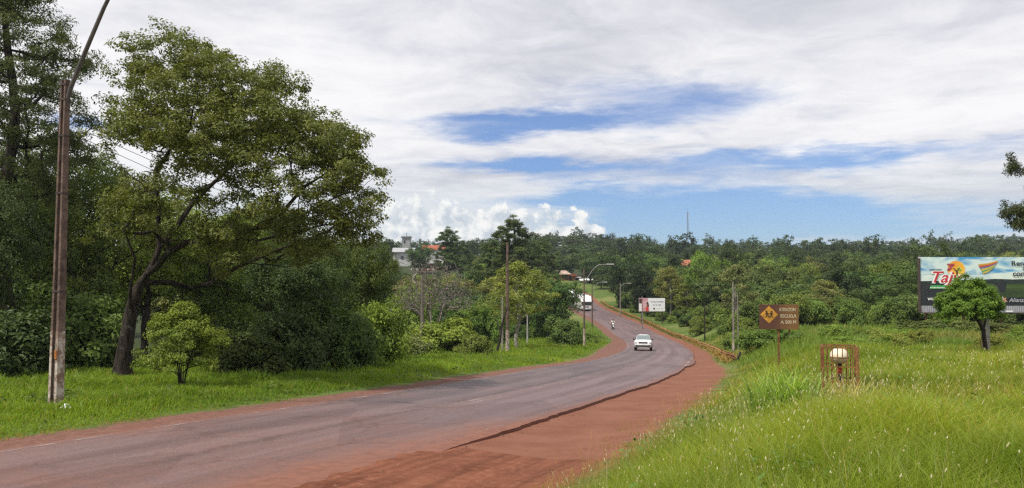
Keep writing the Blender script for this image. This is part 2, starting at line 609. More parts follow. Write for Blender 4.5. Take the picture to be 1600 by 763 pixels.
# ------------------------------------------------------------------ ground sheet
def ground_material():
    m, nt, out = material('ground_soil_and_turf')
    pos = nt.n('ShaderNodeNewGeometry').outputs['Position']
    soil = nt.attr('soil').outputs['Fac']
    nA = nt.noise(pos, 0.9, 6, 0.62).outputs[0]
    nB = nt.noise(pos, 7.0, 6, 0.65).outputs[0]
    nC = nt.noise(pos, 60.0, 3, 0.6).outputs[0]
    edge = nt.m('ADD', soil, nt.m('ADD', nt.m('MULTIPLY', nt.m('SUBTRACT', nA, 0.5), 1.3), nt.m('MULTIPLY', nt.m('SUBTRACT', nB, 0.5), 0.8)))
    mask = nt.ramp(edge, -0.22, 0.22)
    red = nt.mix(nt.ramp(nA, 0.3, 0.7), (0.122, 0.040, 0.021), (0.190, 0.070, 0.038))
    red = nt.mix(nt.ramp(nB, 0.42, 0.75), red, (0.228, 0.092, 0.054))
    red = nt.mix(nt.ramp(nC, 0.64, 0.75), red, (0.12, 0.045, 0.028))
    vs_ = nt.n('ShaderNodeTexVoronoi')
    nt.put(vs_.inputs['Vector'], pos)
    vs_.inputs['Scale'].default_value = 16.0
    stones = nt.m('MULTIPLY', nt.ramp(vs_.outputs['Distance'], 0.10, 0.16, 1.0, 0.0), nt.ramp(nA, 0.48, 0.62))
    red = nt.mix(nt.m('MULTIPLY', stones, 0.7), red, (0.085, 0.040, 0.028))
    rut = nt.noise(nt.xyz(nt.m('MULTIPLY', nt.attr('off').outputs['Fac'], 3.2), nt.m('MULTIPLY', nt.attr('station').outputs['Fac'], 0.16), 4.0), 1.0, 5, 0.6).outputs[0]
    red = nt.mix(nt.ramp(rut, 0.34, 0.68), nt.mix(1.0, red, (0.70, 0.68, 0.66), 'MULTIPLY'), nt.mix(1.0, red, (1.14, 1.16, 1.18), 'MULTIPLY'))
    trk = nt.m('MINIMUM', nt.m('ABSOLUTE', nt.m('SUBTRACT', nt.attr('off').outputs['Fac'], 4.35)), nt.m('ABSOLUTE', nt.m('SUBTRACT', nt.attr('off').outputs['Fac'], 5.85)))
    trk = nt.m('MULTIPLY', nt.ramp(nt.m('ADD', trk, nt.m('MULTIPLY', nt.m('SUBTRACT', nA, 0.5), 0.5)), 0.08, 0.34, 1.0, 0.0), nt.ramp(nB, 0.3, 0.6))
    red = nt.mix(nt.m('MULTIPLY', trk, 0.25), red, (0.105, 0.040, 0.024))
    # hard-packed, rubbed lane beyond the first seam
    seam = nt.attr('packed').outputs['Fac']
    red = nt.mix(nt.ramp(nt.m('ADD', seam, nt.m('MULTIPLY', nt.m('SUBTRACT', nB, 0.5), 0.25)), -0.03, 0.05), red, nt.mix(nt.ramp(nA, 0.3, 0.7), (0.168, 0.068, 0.042), (0.212, 0.092, 0.059)))
    side = nt.attr('off').outputs['Fac']
    old = nt.mix(nt.ramp(nB, 0.35, 0.7), (0.140, 0.072, 0.056), (0.200, 0.108, 0.086))
    red = nt.mix(nt.ramp(nt.m('ADD', side, nt.m('MULTIPLY', nA, 0.5)), -4.75, -4.15, 0.25, 0.9), red, old) if False else nt.mix(nt.m('MULTIPLY', nt.ramp(side, -1.0, 1.0, 1.0, 0.0), 0.8), red, old)
    big = nt.noise(pos, 0.11, 5, 0.6).outputs[0]
    turf = nt.mix(nt.ramp(nB, 0.3, 0.7), (0.045, 0.075, 0.014), (0.105, 0.155, 0.030))
    turf = nt.mix(nt.ramp(big, 0.45, 0.68), turf, (0.155, 0.165, 0.05))
    turf = nt.mix(nt.ramp(nA, 0.62, 0.8), turf, (0.10, 0.062, 0.03))
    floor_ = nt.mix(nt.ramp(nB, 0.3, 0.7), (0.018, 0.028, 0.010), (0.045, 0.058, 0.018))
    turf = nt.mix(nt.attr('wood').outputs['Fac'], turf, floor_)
    bs = nt.n('ShaderNodeBsdfPrincipled')
    nt.put(bs.inputs['Base Color'], nt.mix(mask, turf, red))
    sets(nt, bs, Roughness=0.92, Specular_IOR_Level=0.15)
    bp = nt.n('ShaderNodeBump')
    bp.inputs['Strength'].default_value = 0.55
    bp.inputs['Distance'].default_value = 0.05
    nt.put(bp.inputs['Height'], nt.m('ADD', nt.m('ADD', nB, nt.m('MULTIPLY', stones, 0.6)), nt.m('ADD', nt.m('MULTIPLY', nC, 0.5), nt.m('MULTIPLY', rut, 0.8))))
    nt.put(bs.inputs['Normal'], bp.outputs[0])
    nt.put(out.inputs[0], bs.outputs[0])
    return m


def spaced(*runs):
    out = []
    for a, b, s in runs:
        out.append(np.arange(a, b, s))
    return np.concatenate(out + [[runs[-1][1]]])


gy = spaced((-60, 4, 1.6), (4, 30, 0.25), (30, 110, 0.55), (110, 275, 1.3), (275, 800, 9), (800, 1500, 50))
gx = spaced((-1300, -700, 60), (-700, -130, 13), (-130, -26, 1.7), (-26, -14, 0.5), (-14, 16, 0.27), (16, 34, 0.55), (34, 130, 1.7), (130, 700, 13), (700, 1300, 60))
GX, GY = np.meshgrid(gx, gy)
gxf, gyf = GX.ravel(), GY.ravel()
gzv = ground_z(gxf, gyf)
gt, gn = road_sn(gxf, gyf)
soil_a = np.where(gn > 0, right_soil(gt) - gn, left_soil(gt) + gn)
soil_a = np.where(gyf > 258, -5, soil_a)
# the seam that crosses the near shoulder from the broken edge to the grass
packed = np.clip((gxf * 0.62 + (gyf - 15.6) * 0.78) * 1.0, -5, 5)
packed = np.where((gn > 3.0), packed, -5)
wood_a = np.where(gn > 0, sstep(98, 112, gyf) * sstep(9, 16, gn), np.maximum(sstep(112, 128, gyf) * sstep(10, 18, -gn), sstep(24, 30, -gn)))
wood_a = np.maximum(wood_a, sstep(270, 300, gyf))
nx_, ny_ = len(gx), len(gy)
ii = np.arange(nx_ * ny_).reshape(ny_, nx_)
quads = np.stack([ii[:-1, :-1], ii[:-1, 1:], ii[1:, 1:], ii[1:, :-1]], -1).reshape(-1, 4)
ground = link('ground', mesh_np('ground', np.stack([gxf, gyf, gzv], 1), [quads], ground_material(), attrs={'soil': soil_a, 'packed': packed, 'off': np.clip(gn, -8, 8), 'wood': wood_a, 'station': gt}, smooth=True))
tag(ground, 'rolling grassy ground with red earth shoulders along the road', kind='structure')


# ------------------------------------------------------------------ the road
def asphalt_material():
    m, nt, out = material('worn_dusty_asphalt')
    off, st = nt.attr('off').outputs['Fac'], nt.attr('station').outputs['Fac']
    dust, patch = nt.attr('dust').outputs['Fac'], nt.attr('patch').outputs['Fac']
    pos = nt.n('ShaderNodeNewGeometry').outputs['Position']
    streak = nt.noise(nt.xyz(nt.m('MULTIPLY', off, 1.6), nt.m('MULTIPLY', st, 0.045), 0.0), 1.0, 5, 0.6).outputs[0]
    blot = nt.noise(pos, 0.45, 6, 0.62).outputs[0]
    mid = nt.noise(pos, 4.0, 6, 0.65).outputs[0]
    fine = nt.noise(pos, 70.0, 3, 0.7).outputs[0]
    base = nt.mix(nt.ramp(streak, 0.3, 0.7), (0.134, 0.083, 0.080), (0.198, 0.133, 0.131))
    base = nt.mix(nt.ramp(fine, 0.35, 0.7), nt.mix(1.0, base, (0.80, 0.79, 0.78), 'MULTIPLY'), base)
    dark = nt.mix(nt.ramp(blot, 0.3, 0.7), (0.082, 0.057, 0.056), (0.124, 0.087, 0.086))
    pm = nt.ramp(nt.m('ADD', patch, nt.m('MULTIPLY', nt.m('SUBTRACT', mid, 0.5), 0.18)), -0.02, 0.04)
    base = nt.mix(nt.m('MULTIPLY', pm, 0.72), base, dark)
    ck = nt.n('ShaderNodeTexVoronoi', feature='DISTANCE_TO_EDGE')
    nt.put(ck.inputs['Vector'], nt.xyz(nt.m('ADD', off, nt.m('MULTIPLY', mid, 0.5)), nt.m('MULTIPLY', nt.m('ADD', st, mid), 0.45), 0.0))
    ck.inputs['Scale'].default_value = 0.75
    crack = nt.m('MULTIPLY', nt.ramp(ck.outputs['Distance'], 0.006, 0.028, 1.0, 0.0), nt.ramp(blot, 0.44, 0.56))
    base = nt.mix(nt.m('MULTIPLY', crack, 0.55), base, (0.045, 0.032, 0.030))
    wheelp = nt.ramp(nt.m('ABSOLUTE', nt.m('SUBTRACT', nt.m('ABSOLUTE', nt.m('SUBTRACT', nt.m('ABSOLUTE', off), 1.75)), 0.75)), 0.05, 0.45, 1.0, 0.0)
    base = nt.mix(nt.m('MULTIPLY', wheelp, 0.22), base, (0.200, 0.150, 0.152))
    oil = nt.m('MULTIPLY', nt.ramp(nt.m('ABSOLUTE', nt.m('SUBTRACT', nt.m('ABSOLUTE', off), 1.75)), 0.05, 0.4, 1.0, 0.0), nt.ramp(streak, 0.42, 0.66))
    base = nt.mix(nt.m('MULTIPLY', oil, 0.35), base, (0.070, 0.052, 0.050))
    cell = nt.n('ShaderNodeTexVoronoi')
    nt.put(cell.inputs['Vector'], nt.xyz(nt.m('MULTIPLY', off, 0.42), nt.m('MULTIPLY', st, 0.16), 2.0))
    cell.inputs['Scale'].default_value = 1.0
    csep = nt.n('ShaderNodeSeparateColor')
    nt.put(csep.inputs[0], cell.outputs['Color'])
    base = nt.mix(nt.ramp(csep.outputs[0], 0.60, 0.64), base, nt.mix(1.0, base, (0.84, 0.83, 0.84), 'MULTIPLY'))
    grit = nt.noise(pos, 26.0, 4, 0.75).outputs[0]
    base = nt.mix(nt.ramp(grit, 0.38, 0.62), nt.mix(1.0, base, (0.74, 0.73, 0.73), 'MULTIPLY'), nt.mix(1.0, base, (1.12, 1.12, 1.12), 'MULTIPLY'))
    base = nt.mix(nt.ramp(mid, 0.55, 0.72), base, nt.mix(1.0, base, (0.80, 0.78, 0.78), 'MULTIPLY'))
    # rough open joint along the middle
    wob = nt.m('MULTIPLY', nt.m('SUBTRACT', nt.noise(nt.xyz(0.0, st, 0.0), 0.6, 5, 0.6).outputs[0], 0.5), 0.5)
    j = nt.m('ABSOLUTE', nt.m('ADD', nt.m('ADD', off, 0.28), wob))
    jm = nt.m('MULTIPLY', nt.ramp(j, 0.04, 0.26, 1.0, 0.0), nt.ramp(mid, 0.40, 0.62))
    base = nt.mix(nt.m('MULTIPLY', jm, nt.ramp(st, 40, 75, 0.75, 0.25)), base, (0.052, 0.040, 0.036))
    tracks = nt.m('ABSOLUTE', nt.m('SUBTRACT', nt.m('ABSOLUTE', off), 1.75))
    df = nt.m('ADD', dust, nt.m('ADD', nt.m('MULTIPLY', nt.m('SUBTRACT', blot, 0.5), 0.75), nt.m('MULTIPLY', nt.m('SUBTRACT', mid, 0.5), 0.35)))
    df = nt.m('SUBTRACT', df, nt.m('MULTIPLY', nt.ramp(tracks, 0.2, 0.8, 1.0, 0.0), 0.08))
    red = nt.mix(nt.ramp(mid, 0.3, 0.7), (0.150, 0.058, 0.036), (0.210, 0.086, 0.055))
    base = nt.mix(nt.m('MULTIPLY', nt.ramp(df, 0.12, 0.95), 0.95), base, red)
    bs = nt.n('ShaderNodeBsdfPrincipled')
    nt.put(bs.inputs['Base Color'], base)
    nt.put(bs.inputs['Roughness'], nt.m('ADD', 0.56, nt.m('MULTIPLY', nt.ramp(df, 0.1, 0.8), 0.3)))
    bs.inputs['Specular IOR Level'].default_value = 0.36
    bp = nt.n('ShaderNodeBump')
    bp.inputs['Strength'].default_value = 0.35
    bp.inputs['Distance'].default_value = 0.012
    nt.put(bp.inputs['Height'], nt.m('ADD', fine, nt.m('MULTIPLY', jm, -2.5)))
    nt.put(bs.inputs['Normal'], bp.outputs[0])
    nt.put(out.inputs[0], bs.outputs[0])
    return m


def on_road(t, n, lift=0.0):
    X, m = np.interp(t, TY, TX), np.interp(t, TY, TM)
    l = np.sqrt(1 + m * m)
    return np.stack([X + n / l, t - n * m / l, road_z(t) + lift], -1)


rt = np.concatenate([np.arange(-60, 5, 1.0), np.arange(5, 75, 0.22), np.arange(75, 130, 0.5), np.arange(130, 261, 1.2)])
frag = (vnoise(rt * 0.35, rt * 0 + 3, 5) - 0.5) * 0.16 + (vnoise(rt * 2.3, rt * 0 + 9, 6) - 0.5) * 0.07 + (np.random.RandomState(2).rand(len(rt)) - 0.5) * 0.05
frag += np.interp(rt, [40, 52, 58, 62, 66, 72], [0, 0.0, 0.32, 0.42, 0.22, 0.0])          # broken lip in the bend
r_edge = 3.52 + frag
l_edge = -3.68 + (vnoise(rt * 1.2, rt * 0 + 1, 7) - 0.5) * 0.10
cols = np.linspace(0, 1, 15)
NN = l_edge[:, None] * (1 - cols) + r_edge[:, None] * cols
TT = np.repeat(rt[:, None], 15, 1)
P = on_road(TT, NN)
P[:, :, 2] += -0.00035 * 0 - 0.012 * (np.abs(NN) / 3.5) ** 2
skL, skR = P[:, :1].copy(), P[:, -1:].copy()
skL[:, :, 2] -= 0.4
skR[:, :, 2] -= 0.4
P = np.concatenate([skL, P, skR], 1)
NN = np.concatenate([NN[:, :1], NN, NN[:, -1:]], 1)
TT = np.concatenate([TT[:, :1], TT, TT[:, -1:]], 1)
dust_a = 0.05 + 0.55 * sstep(2.9, 3.6, NN) + 0.35 * sstep(3.1, 3.7, -NN)
dust_a += np.interp(TT, [0, 10, 17, 26], [0.85, 0.85, 0.45, 0.0]) * sstep(0.6, 3.4, NN) + np.interp(TT, [0, 12, 22, 40], [0.40, 0.36, 0.2, 0.0])
pt = np.stack([-0.15 - NN, (88.0 - TT) * 0.35, (TT - 22) * 0.05], -1)
patch_a = np.where(pt[..., 1] < 1.2, np.minimum(pt[..., 0], pt[..., 1]) - 0.5 * np.exp(-np.maximum(pt[..., 1], 0) * 2) * sstep(-1.6, 0, NN), np.minimum(pt[..., 0], pt[..., 2]))
nc = P.shape[1]
ii = np.arange(len(rt) * nc).reshape(len(rt), nc)
quads = np.stack([ii[:-1, :-1], ii[:-1, 1:], ii[1:, 1:], ii[1:, :-1]], -1).reshape(-1, 4)
road = link('road', mesh_np('road', P.reshape(-1, 3), [quads], asphalt_material(), attrs={'off': NN.ravel(), 'station': TT.ravel(), 'dust': dust_a.ravel(), 'patch': patch_a.ravel()}, smooth=False))
tag(road, 'worn grey asphalt road with red dust bending down into the valley', kind='structure')


def paint_material(wear):
    m, nt, out = material('worn_road_paint')
    pos = nt.n('ShaderNodeNewGeometry').outputs['Position']
    a = nt.noise(pos, 1.1, 6, 0.65).outputs[0]
    b = nt.noise(pos, 22.0, 4, 0.7).outputs[0]
    f = nt.ramp(nt.m('ADD', nt.m('MULTIPLY', a, 0.6), nt.m('MULTIPLY', b, 0.4)), wear, wear + 0.10)
    bs = nt.n('ShaderNodeBsdfPrincipled')
    nt.put(bs.inputs['Base Color'], nt.mix(b, (0.22, 0.165, 0.15), (0.36, 0.29, 0.27)))
    bs.inputs['Roughness'].default_value = 0.7
    tr = nt.n('ShaderNodeBsdfTransparent')
    mx = nt.n('ShaderNodeMixShader')
    nt.put(mx.inputs[0], f)
    nt.put(mx.inputs[1], tr.outputs[0])
    nt.put(mx.inputs[2], bs.outputs[0])
    nt.put(out.inputs[0], mx.outputs[0])
    return m


def stripe(name, t0, t1, n0, width, mat, parent):
    t = np.arange(t0, t1, 0.4 if t1 < 130 else 0.8)
    A = on_road(t, np.full_like(t, n0 - width / 2), 0.004 - 0.012 * (n0 / 3.5) ** 2)
    B = on_road(t, np.full_like(t, n0 + width / 2), 0.004 - 0.012 * (n0 / 3.5) ** 2)
    V = np.stack([A, B], 1).reshape(-1, 3)
    k = np.arange(len(t) - 1) * 2
    return link(name, mesh_np(name, V, [np.stack([k, k + 1, k + 3, k + 2], 1)], mat), parent)


PAINT, PAINT_THIN = paint_material(0.46), paint_material(0.53)
stripe('edge_line', -10, 60, -3.42, 0.07, PAINT, road)
stripe('edge_line', 60, 118, -3.42, 0.13, PAINT, road)
stripe('edge_line', 118, 240, -3.42, 0.12, PAINT_THIN, road)
stripe('edge_line', 14, 58, 3.05, 0.07, PAINT_THIN, road)
stripe('edge_line', 52, 72, 3.42, 0.16, PAINT, road)
for a, b in ((24.2, 27.6), (30, 38), (42, 52)):
    stripe('centre_line', a, b, 0.02, 0.07, PAINT if a < 25 else PAINT_THIN, road)
    stripe('centre_line', a + 0.4, b - 0.4, 0.30, 0.07, PAINT if a < 25 else PAINT_THIN, road)


# ------------------------------------------------------------------ grass
def blades(name, x, y, h, wd, lean, tint, mat, col, label, seg=2, seed=0, kind='stuff'):
    r = np.random.RandomState(seed)
    n = len(x)
    z = ground_z(x, y) - 0.02
    ang = r.rand(n) * 2 * math.pi
    la = r.rand(n) * 2 * math.pi
    ld = np.stack([np.cos(la), np.sin(la)], 1) * (lean * h)[:, None]
    side = np.stack([np.cos(ang), np.sin(ang)], 1) * (wd / 2)[:, None]
    base = np.stack([x, y], 1)
    if seg == 2:
        V = np.zeros((n, 5, 3))
        V[:, 0, :2], V[:, 1, :2] = base - side, base + side
        V[:, 0, 2] = V[:, 1, 2] = z
        mid = base + ld * 0.30
        V[:, 2, :2], V[:, 3, :2] = mid - side * 0.8, mid + side * 0.8
        V[:, 2, 2] = V[:, 3, 2] = z + h * 0.58
        V[:, 4, :2] = base + ld
        V[:, 4, 2] = z + h * (1 - 0.35 * lean)
        k = np.arange(n)[:, None] * 5
        fs = [k + np.array([[0, 1, 3, 2]]), k + np.array([[2, 3, 4]])]
        tv = np.repeat(tint[:, None], 5, 1)
    else:
        V = np.zeros((n, 3, 3))
        V[:, 0, :2], V[:, 1, :2], V[:, 2, :2] = base - side, base + side, base + ld
        V[:, 0, 2] = V[:, 1, 2] = z
        V[:, 2, 2] = z + h
        k = np.arange(n)[:, None] * 3
        fs = [k + np.array([[0, 1, 2]])]
        tv = np.repeat(tint[:, None], 3, 1)
    me = mesh_np(name, V.reshape(-1, 3), fs, mat, attrs={'tint': tv.ravel()})
    o = link(name, me)
    o.color = (*col, 1)
    return tag(o, label, kind=kind)


GR = np.random.RandomState(11)


def scatter(d0, d1, per_m2, keep):
    """points of ground cover in the view wedge between two distances, kept with probability keep(x, y, t, n)"""
    area = 0.70 * 2 * 0.5 * (d1 * d1 - d0 * d0)
    n = int(area * per_m2)
    y = np.sqrt(d0 * d0 + GR.rand(n) * (d1 * d1 - d0 * d0))
    x = (GR.rand(n) * 2 - 1) * 0.70 * y
    t, o = road_sn(x, y)
    k = GR.rand(n) < keep(x, y, t, o)
    return x[k], y[k], t[k], o[k]


def right_keep(x, y, t, o):
    e = o - right_soil(t) + (vnoise(x * 0.9, y * 0.9, 3) - 0.5) * 1.6 + (vnoise(x * 3.1, y * 3.1, 13) - 0.5) * 1.5
    return np.where(o > 0, sstep(-0.5, 1.6, e) ** 1.3, 0)


def left_keep(x, y, t, o):
    e = -o - left_soil(t) + (vnoise(x * 1.1, y * 1.1, 4) - 0.5) * 0.7
    return np.where(o < 0, sstep(-0.1, 0.5, e), 0)


# tall roadside meadow on the camera's side
parts = [scatter(2.5, 6, 1900, right_keep), scatter(6, 10, 1500, right_keep), scatter(10, 16, 700, right_keep), scatter(16, 26, 230, right_keep), scatter(26, 44, 90, right_keep)]
mx, my, mt, mo = [np.concatenate([p[i] for p in parts]) for i in range(4)]
dist = np.hypot(mx, my)
edge_f = sstep(0.0, 2.6, mo - right_soil(mt))
clump = vnoise(mx * 0.55, my * 0.55, 8) * 0.6 + vnoise(mx * 1.7, my * 1.7, 9) * 0.4
mh = (0.10 + 0.46 * edge_f * (0.30 + 1.45 * clump ** 1.4)) * (0.7 + 0.6 * GR.rand(len(mx)))
mh *= 1 - 0.45 * np.exp(-(((mx - 4.6) / 1.0) ** 2 + ((my - 11.2) / 1.6) ** 2))
mtint = np.clip(0.15 + 0.75 * (np.clip(vnoise(mx * 0.55, my * 0.55, 21) * 1.5 - 0.35, 0, 1) * 0.62 + GR.rand(len(mx)) * 0.38) + 0.25 * sstep(4, 9, mx) * (1 - sstep(12, 20, my)), 0, 1)
dry = (GR.rand(len(mx)) < 0.05 + 0.72 * (1 - sstep(-0.3, 1.8, mo - right_soil(mt))) + 0.20 * sstep(0.52, 0.72, vnoise(mx * 0.42 + 9, my * 0.42, 33)) * sstep(2.5, 6, mx))
sel = ~dry
blades('meadow_grass', mx[sel], my[sel], mh[sel], np.maximum(0.0048, dist[sel] * 0.00080), 0.25 + 0.6 * GR.rand(sel.sum()), mtint[sel], BLADE, (0.208, 0.288, 0.030), 'tall green meadow grass on the bank beside the red shoulder', seed=1)
blades('dry_grass', mx[dry], my[dry], mh[dry] * 1.05, np.maximum(0.005, dist[dry] * 0.0007), 0.2 + 0.6 * GR.rand(dry.sum()), mtint[dry], BLADE, (0.36, 0.31, 0.10), 'straw coloured dry grass among the green meadow', seed=2)

# fine dry stalks straying out over the red earth
def fringe_keep(x, y, t, o):
    e = o - right_soil(t)
    return np.where(o > 0, np.exp(-((e - 0.25) / 0.75) ** 2) * sstep(0.30, 0.62, vnoise(x * 1.3, y * 1.3, 15)), 0)


parts = [scatter(3, 9, 260, fringe_keep), scatter(9, 16, 150, fringe_keep), scatter(16, 30, 40, fringe_keep)]
wx, wy, wt_, wo_ = [np.concatenate([p[i] for p in parts]) for i in range(4)]
blades('dry_stalks', wx, wy, 0.16 + 0.26 * GR.rand(len(wx)), np.maximum(0.0026, np.hypot(wx, wy) * 0.00042), 0.25 + 0.5 * GR.rand(len(wx)), 0.3 + 0.5 * GR.rand(len(wx)), BLADE, (0.42, 0.29, 0.135), 'fine tan dry stalks straying from the meadow over the red earth', seed=9)

# short lush verge on the far side of the road
parts = [scatter(8, 20, 330, left_keep), scatter(20, 34, 210, left_keep), scatter(34, 60, 62, left_keep), scatter(60, 110, 17, left_keep), scatter(110, 150, 5, left_keep)]
lx, ly, ltt, lo_ = [np.concatenate([p[i] for p in parts]) for i in range(4)]
k = (-lo_ < np.interp(ly, [8, 30, 60, 90, 150], [22, 24, 26, 30, 32]))
lx, ly, ltt, lo_ = lx[k], ly[k], ltt[k], lo_[k]
ef = sstep(0.0, 2.2, -lo_ - left_soil(ltt))
cl = vnoise(lx * 0.5, ly * 0.5, 41)
lh = (0.09 + 0.26 * ef * (0.25 + 1.2 * cl * vnoise(lx * 1.9, ly * 1.9, 44) * 1.6)) * (0.7 + 0.6 * GR.rand(len(lx))) * np.interp(ly, [20, 60, 110], [1, 1.25, 1.6])
ltint = np.clip(0.10 + 0.6 * vnoise(lx * 0.3, ly * 0.3, 43) + 0.35 * GR.rand(len(lx)) - 0.0, 0, 1)
vd = GR.rand(len(lx)) < 0.06 + 0.5 * (1 - sstep(0.0, 0.5, -lo_ - left_soil(ltt)))
blades('dry_verge_grass', lx[vd], ly[vd], lh[vd], np.maximum(0.010, np.hypot(lx, ly)[vd] * 0.0008), 0.3 + 0.6 * GR.rand(vd.sum()), ltint[vd], BLADE, (0.30, 0.24, 0.085), 'brownish dry grass fringing the verge along the road', seed=6)
lx, ly, lh, ltint = lx[~vd], ly[~vd], lh[~vd], ltint[~vd]
blades('verge_grass', lx, ly, lh, np.maximum(0.012, np.hypot(lx, ly) * 0.00095), 0.2 + 0.5 * GR.rand(len(lx)), ltint, BLADE, (0.162, 0.240, 0.027), 'short lush green grass on the verge below the trees', seed=3)

# open field towards the hoarding
def field_keep(x, y, t, o):
    return np.where(o > 0, sstep(0.0, 2.0, o - right_soil(t)), 0)


parts = [scatter(44, 70, 44, field_keep), scatter(70, 112, 14, field_keep)]
fx_, fy_, ft_, fo_ = [np.concatenate([p[i] for p in parts]) for i in range(4)]
fc = vnoise(fx_ * 0.16, fy_ * 0.16, 51) * 0.6 + vnoise(fx_ * 0.6, fy_ * 0.6, 52) * 0.4
fh = (0.22 + 0.5 * fc * sstep(1, 6, fo_ - right_soil(ft_))) * (0.6 + 0.8 * GR.rand(len(fx_)))
ftint = np.clip(fc * 0.9 + 0.3 * GR.rand(len(fx_)) - 0.1, 0, 1)
pale = GR.rand(len(fx_)) < sstep(0.45, 0.62, vnoise(fx_ * 0.09 + 5, fy_ * 0.12, 53)) * 0.7
blades('field_grass', fx_[~pale], fy_[~pale], fh[~pale], np.hypot(fx_, fy_)[~pale] * 0.0013, 0.3 + 0.4 * GR.rand((~pale).sum()), ftint[~pale], BLADE, (0.150, 0.210, 0.040), 'rough green field grass between the bank and the wood', seg=1, seed=4)
blades('pale_field_grass', fx_[pale], fy_[pale], fh[pale] * 1.15, np.hypot(fx_, fy_)[pale] * 0.0012, 0.3 + 0.4 * GR.rand(pale.sum()), ftint[pale], BLADE, (0.27, 0.25, 0.10), 'pale seeding grass in patches across the open field', seg=1, seed=5)

# broad-leaved weeds low among the grass
def weed_patch(name, x, y, col, label, seed, size):
    r_ = np.random.RandomState(seed)
    c = np.stack([x, y, ground_z(x, y) + 0.10 + 0.16 * r_.rand(len(x))], 1)
    ii_ = np.argsort(r_.rand(len(x)))
    V_, Q_, T_ = [], [], []
    n_ = len(x) * 16
    idx_ = np.repeat(np.arange(len(x)), 16)
    cc = c[idx_] + r_.randn(n_, 3) * np.array([0.13, 0.13, 0.06])
    nr = r_.randn(n_, 3) * 0.45
    nr[:, 2] += 1.0
    nr /= np.linalg.norm(nr, axis=1)[:, None]
    tg = r_.randn(n_, 3)
    tg -= nr * (tg * nr).sum(1)[:, None]
    tg /= np.linalg.norm(tg, axis=1)[:, None]
    bt_ = np.cross(nr, tg)
    s_ = (size * (0.6 + 0.8 * r_.rand(n_)))[:, None]
    VV = np.stack([cc - tg * s_ * 0.5, cc + bt_ * s_ * 0.3, cc + tg * s_ * 0.5, cc - bt_ * s_ * 0.3], 1).reshape(-1, 3)
    o = link(name, mesh_np(name, VV, [np.arange(len(VV)).reshape(-1, 4)], LEAF, attrs={'tint': np.repeat(np.clip(r_.rand(len(x))[idx_] * 0.7 + 0.3 * r_.rand(n_), 0, 1), 4)}))
    o.color = (*col, 1)
    return tag(o, label, kind='stuff')


parts = [scatter(3.5, 9, 5, right_keep), scatter(9, 18, 2.2, right_keep), scatter(18, 36, 0.7, right_keep)]
bx_, by_ = [np.concatenate([p[i] for p in parts]) for i in (0, 1)]
k = vnoise(bx_ * 0.5 + 3, by_ * 0.5, 71) > 0.5
weed_patch('meadow_weeds', bx_[k], by_[k], (0.085, 0.150, 0.028), 'broad-leaved weeds low among the meadow grass', 31, 0.085)
parts = [scatter(10, 26, 1.6, left_keep), scatter(26, 60, 0.5, left_keep)]
bx_, by_, _t, bo_ = [np.concatenate([p[i] for p in parts]) for i in range(4)]
k = (-bo_ < 20) & (vnoise(bx_ * 0.4 + 3, by_ * 0.4, 72) > 0.45)
weed_patch('verge_weeds', bx_[k], by_[k], (0.085, 0.140, 0.026), 'broad-leaved weeds scattered through the verge grass', 32, 0.12)

# pale feathery seed heads standing above the meadow
parts = [scatter(3.5, 8, 34, right_keep), scatter(8, 14, 26, right_keep), scatter(14, 26, 8, right_keep)]
sx_, sy_, st_, so_ = [np.concatenate([p[i] for p in parts]) for i in range(4)]
k = vnoise(sx_ * 0.6, sy_ * 0.6, 61) + 0.25 * GR.rand(len(sx_)) > 0.48
sx_, sy_, st_, so_ = sx_[k], sy_[k], st_[k], so_[k]
n = len(sx_)
sz_ = ground_z(sx_, sy_)
sh = (0.34 + 0.26 * GR.rand(n)) * (0.55 + 0.45 * sstep(0.2, 2.5, so_ - right_soil(st_)))
ln = (GR.rand(n, 2) - 0.5) * 0.7
hl = (0.020 + 0.045 * GR.rand(n) ** 1.8) * np.clip(np.hypot(sx_, sy_) / 9, 0.55, 1.2)
hr = 0.0045 + 0.004 * GR.rand(n)
dcam = np.hypot(sx_, sy_)
hr = np.maximum(hr * 0.8, dcam * 0.0005)
V = np.zeros((n, 13, 3))
lv = [0.0, 0.25, 0.7, 1.0]
V[:, 0] = np.stack([sx_ - 0.002, sy_, sz_], 1)
V[:, 1] = np.stack([sx_ + 0.002, sy_, sz_], 1)
top = np.stack([sx_ + ln[:, 0] * sh * 1.2, sy_ + ln[:, 1] * sh * 1.2, sz_ + sh], 1)
V[:, 2] = top
axis = np.stack([ln[:, 0] * 1.6, ln[:, 1] * 1.6, np.ones(n)], 1)
axis /= np.linalg.norm(axis, axis=1)[:, None]
for li, (f_, rr) in enumerate(((0.0, 0.35), (0.4, 1.0), (0.8, 0.7))):
    for q in range(3):
        a = q * 2.0944 + li * 0.5
        V[:, 3 + li * 3 + q] = top + axis * (hl * f_)[:, None] + np.stack([np.cos(a) * hr * rr, np.sin(a) * hr * rr, 0 * hr], 1)
V[:, 12] = top + axis * hl[:, None]
kk = np.arange(n)[:, None] * 13
q4 = [kk + np.array([[3 + l * 3 + a, 3 + l * 3 + (a + 1) % 3, 6 + l * 3 + (a + 1) % 3, 6 + l * 3 + a]]) for l in range(2) for a in range(3)]
t3 = [kk + np.array([[0, 1, 2]])] + [kk + np.array([[9 + a, 9 + (a + 1) % 3, 12]]) for a in range(3)]
seed_o = link('grass_seed_heads', mesh_np('grass_seed_heads', V.reshape(-1, 3), q4 + t3, BLADE, attrs={'tint': np.repeat(0.35 + 0.2 * GR.rand(n), 13)}))
seed_o.color = (0.72, 0.71, 0.58, 1)
tag(seed_o, 'pale feathery seed heads standing above the meadow grass', kind='stuff')

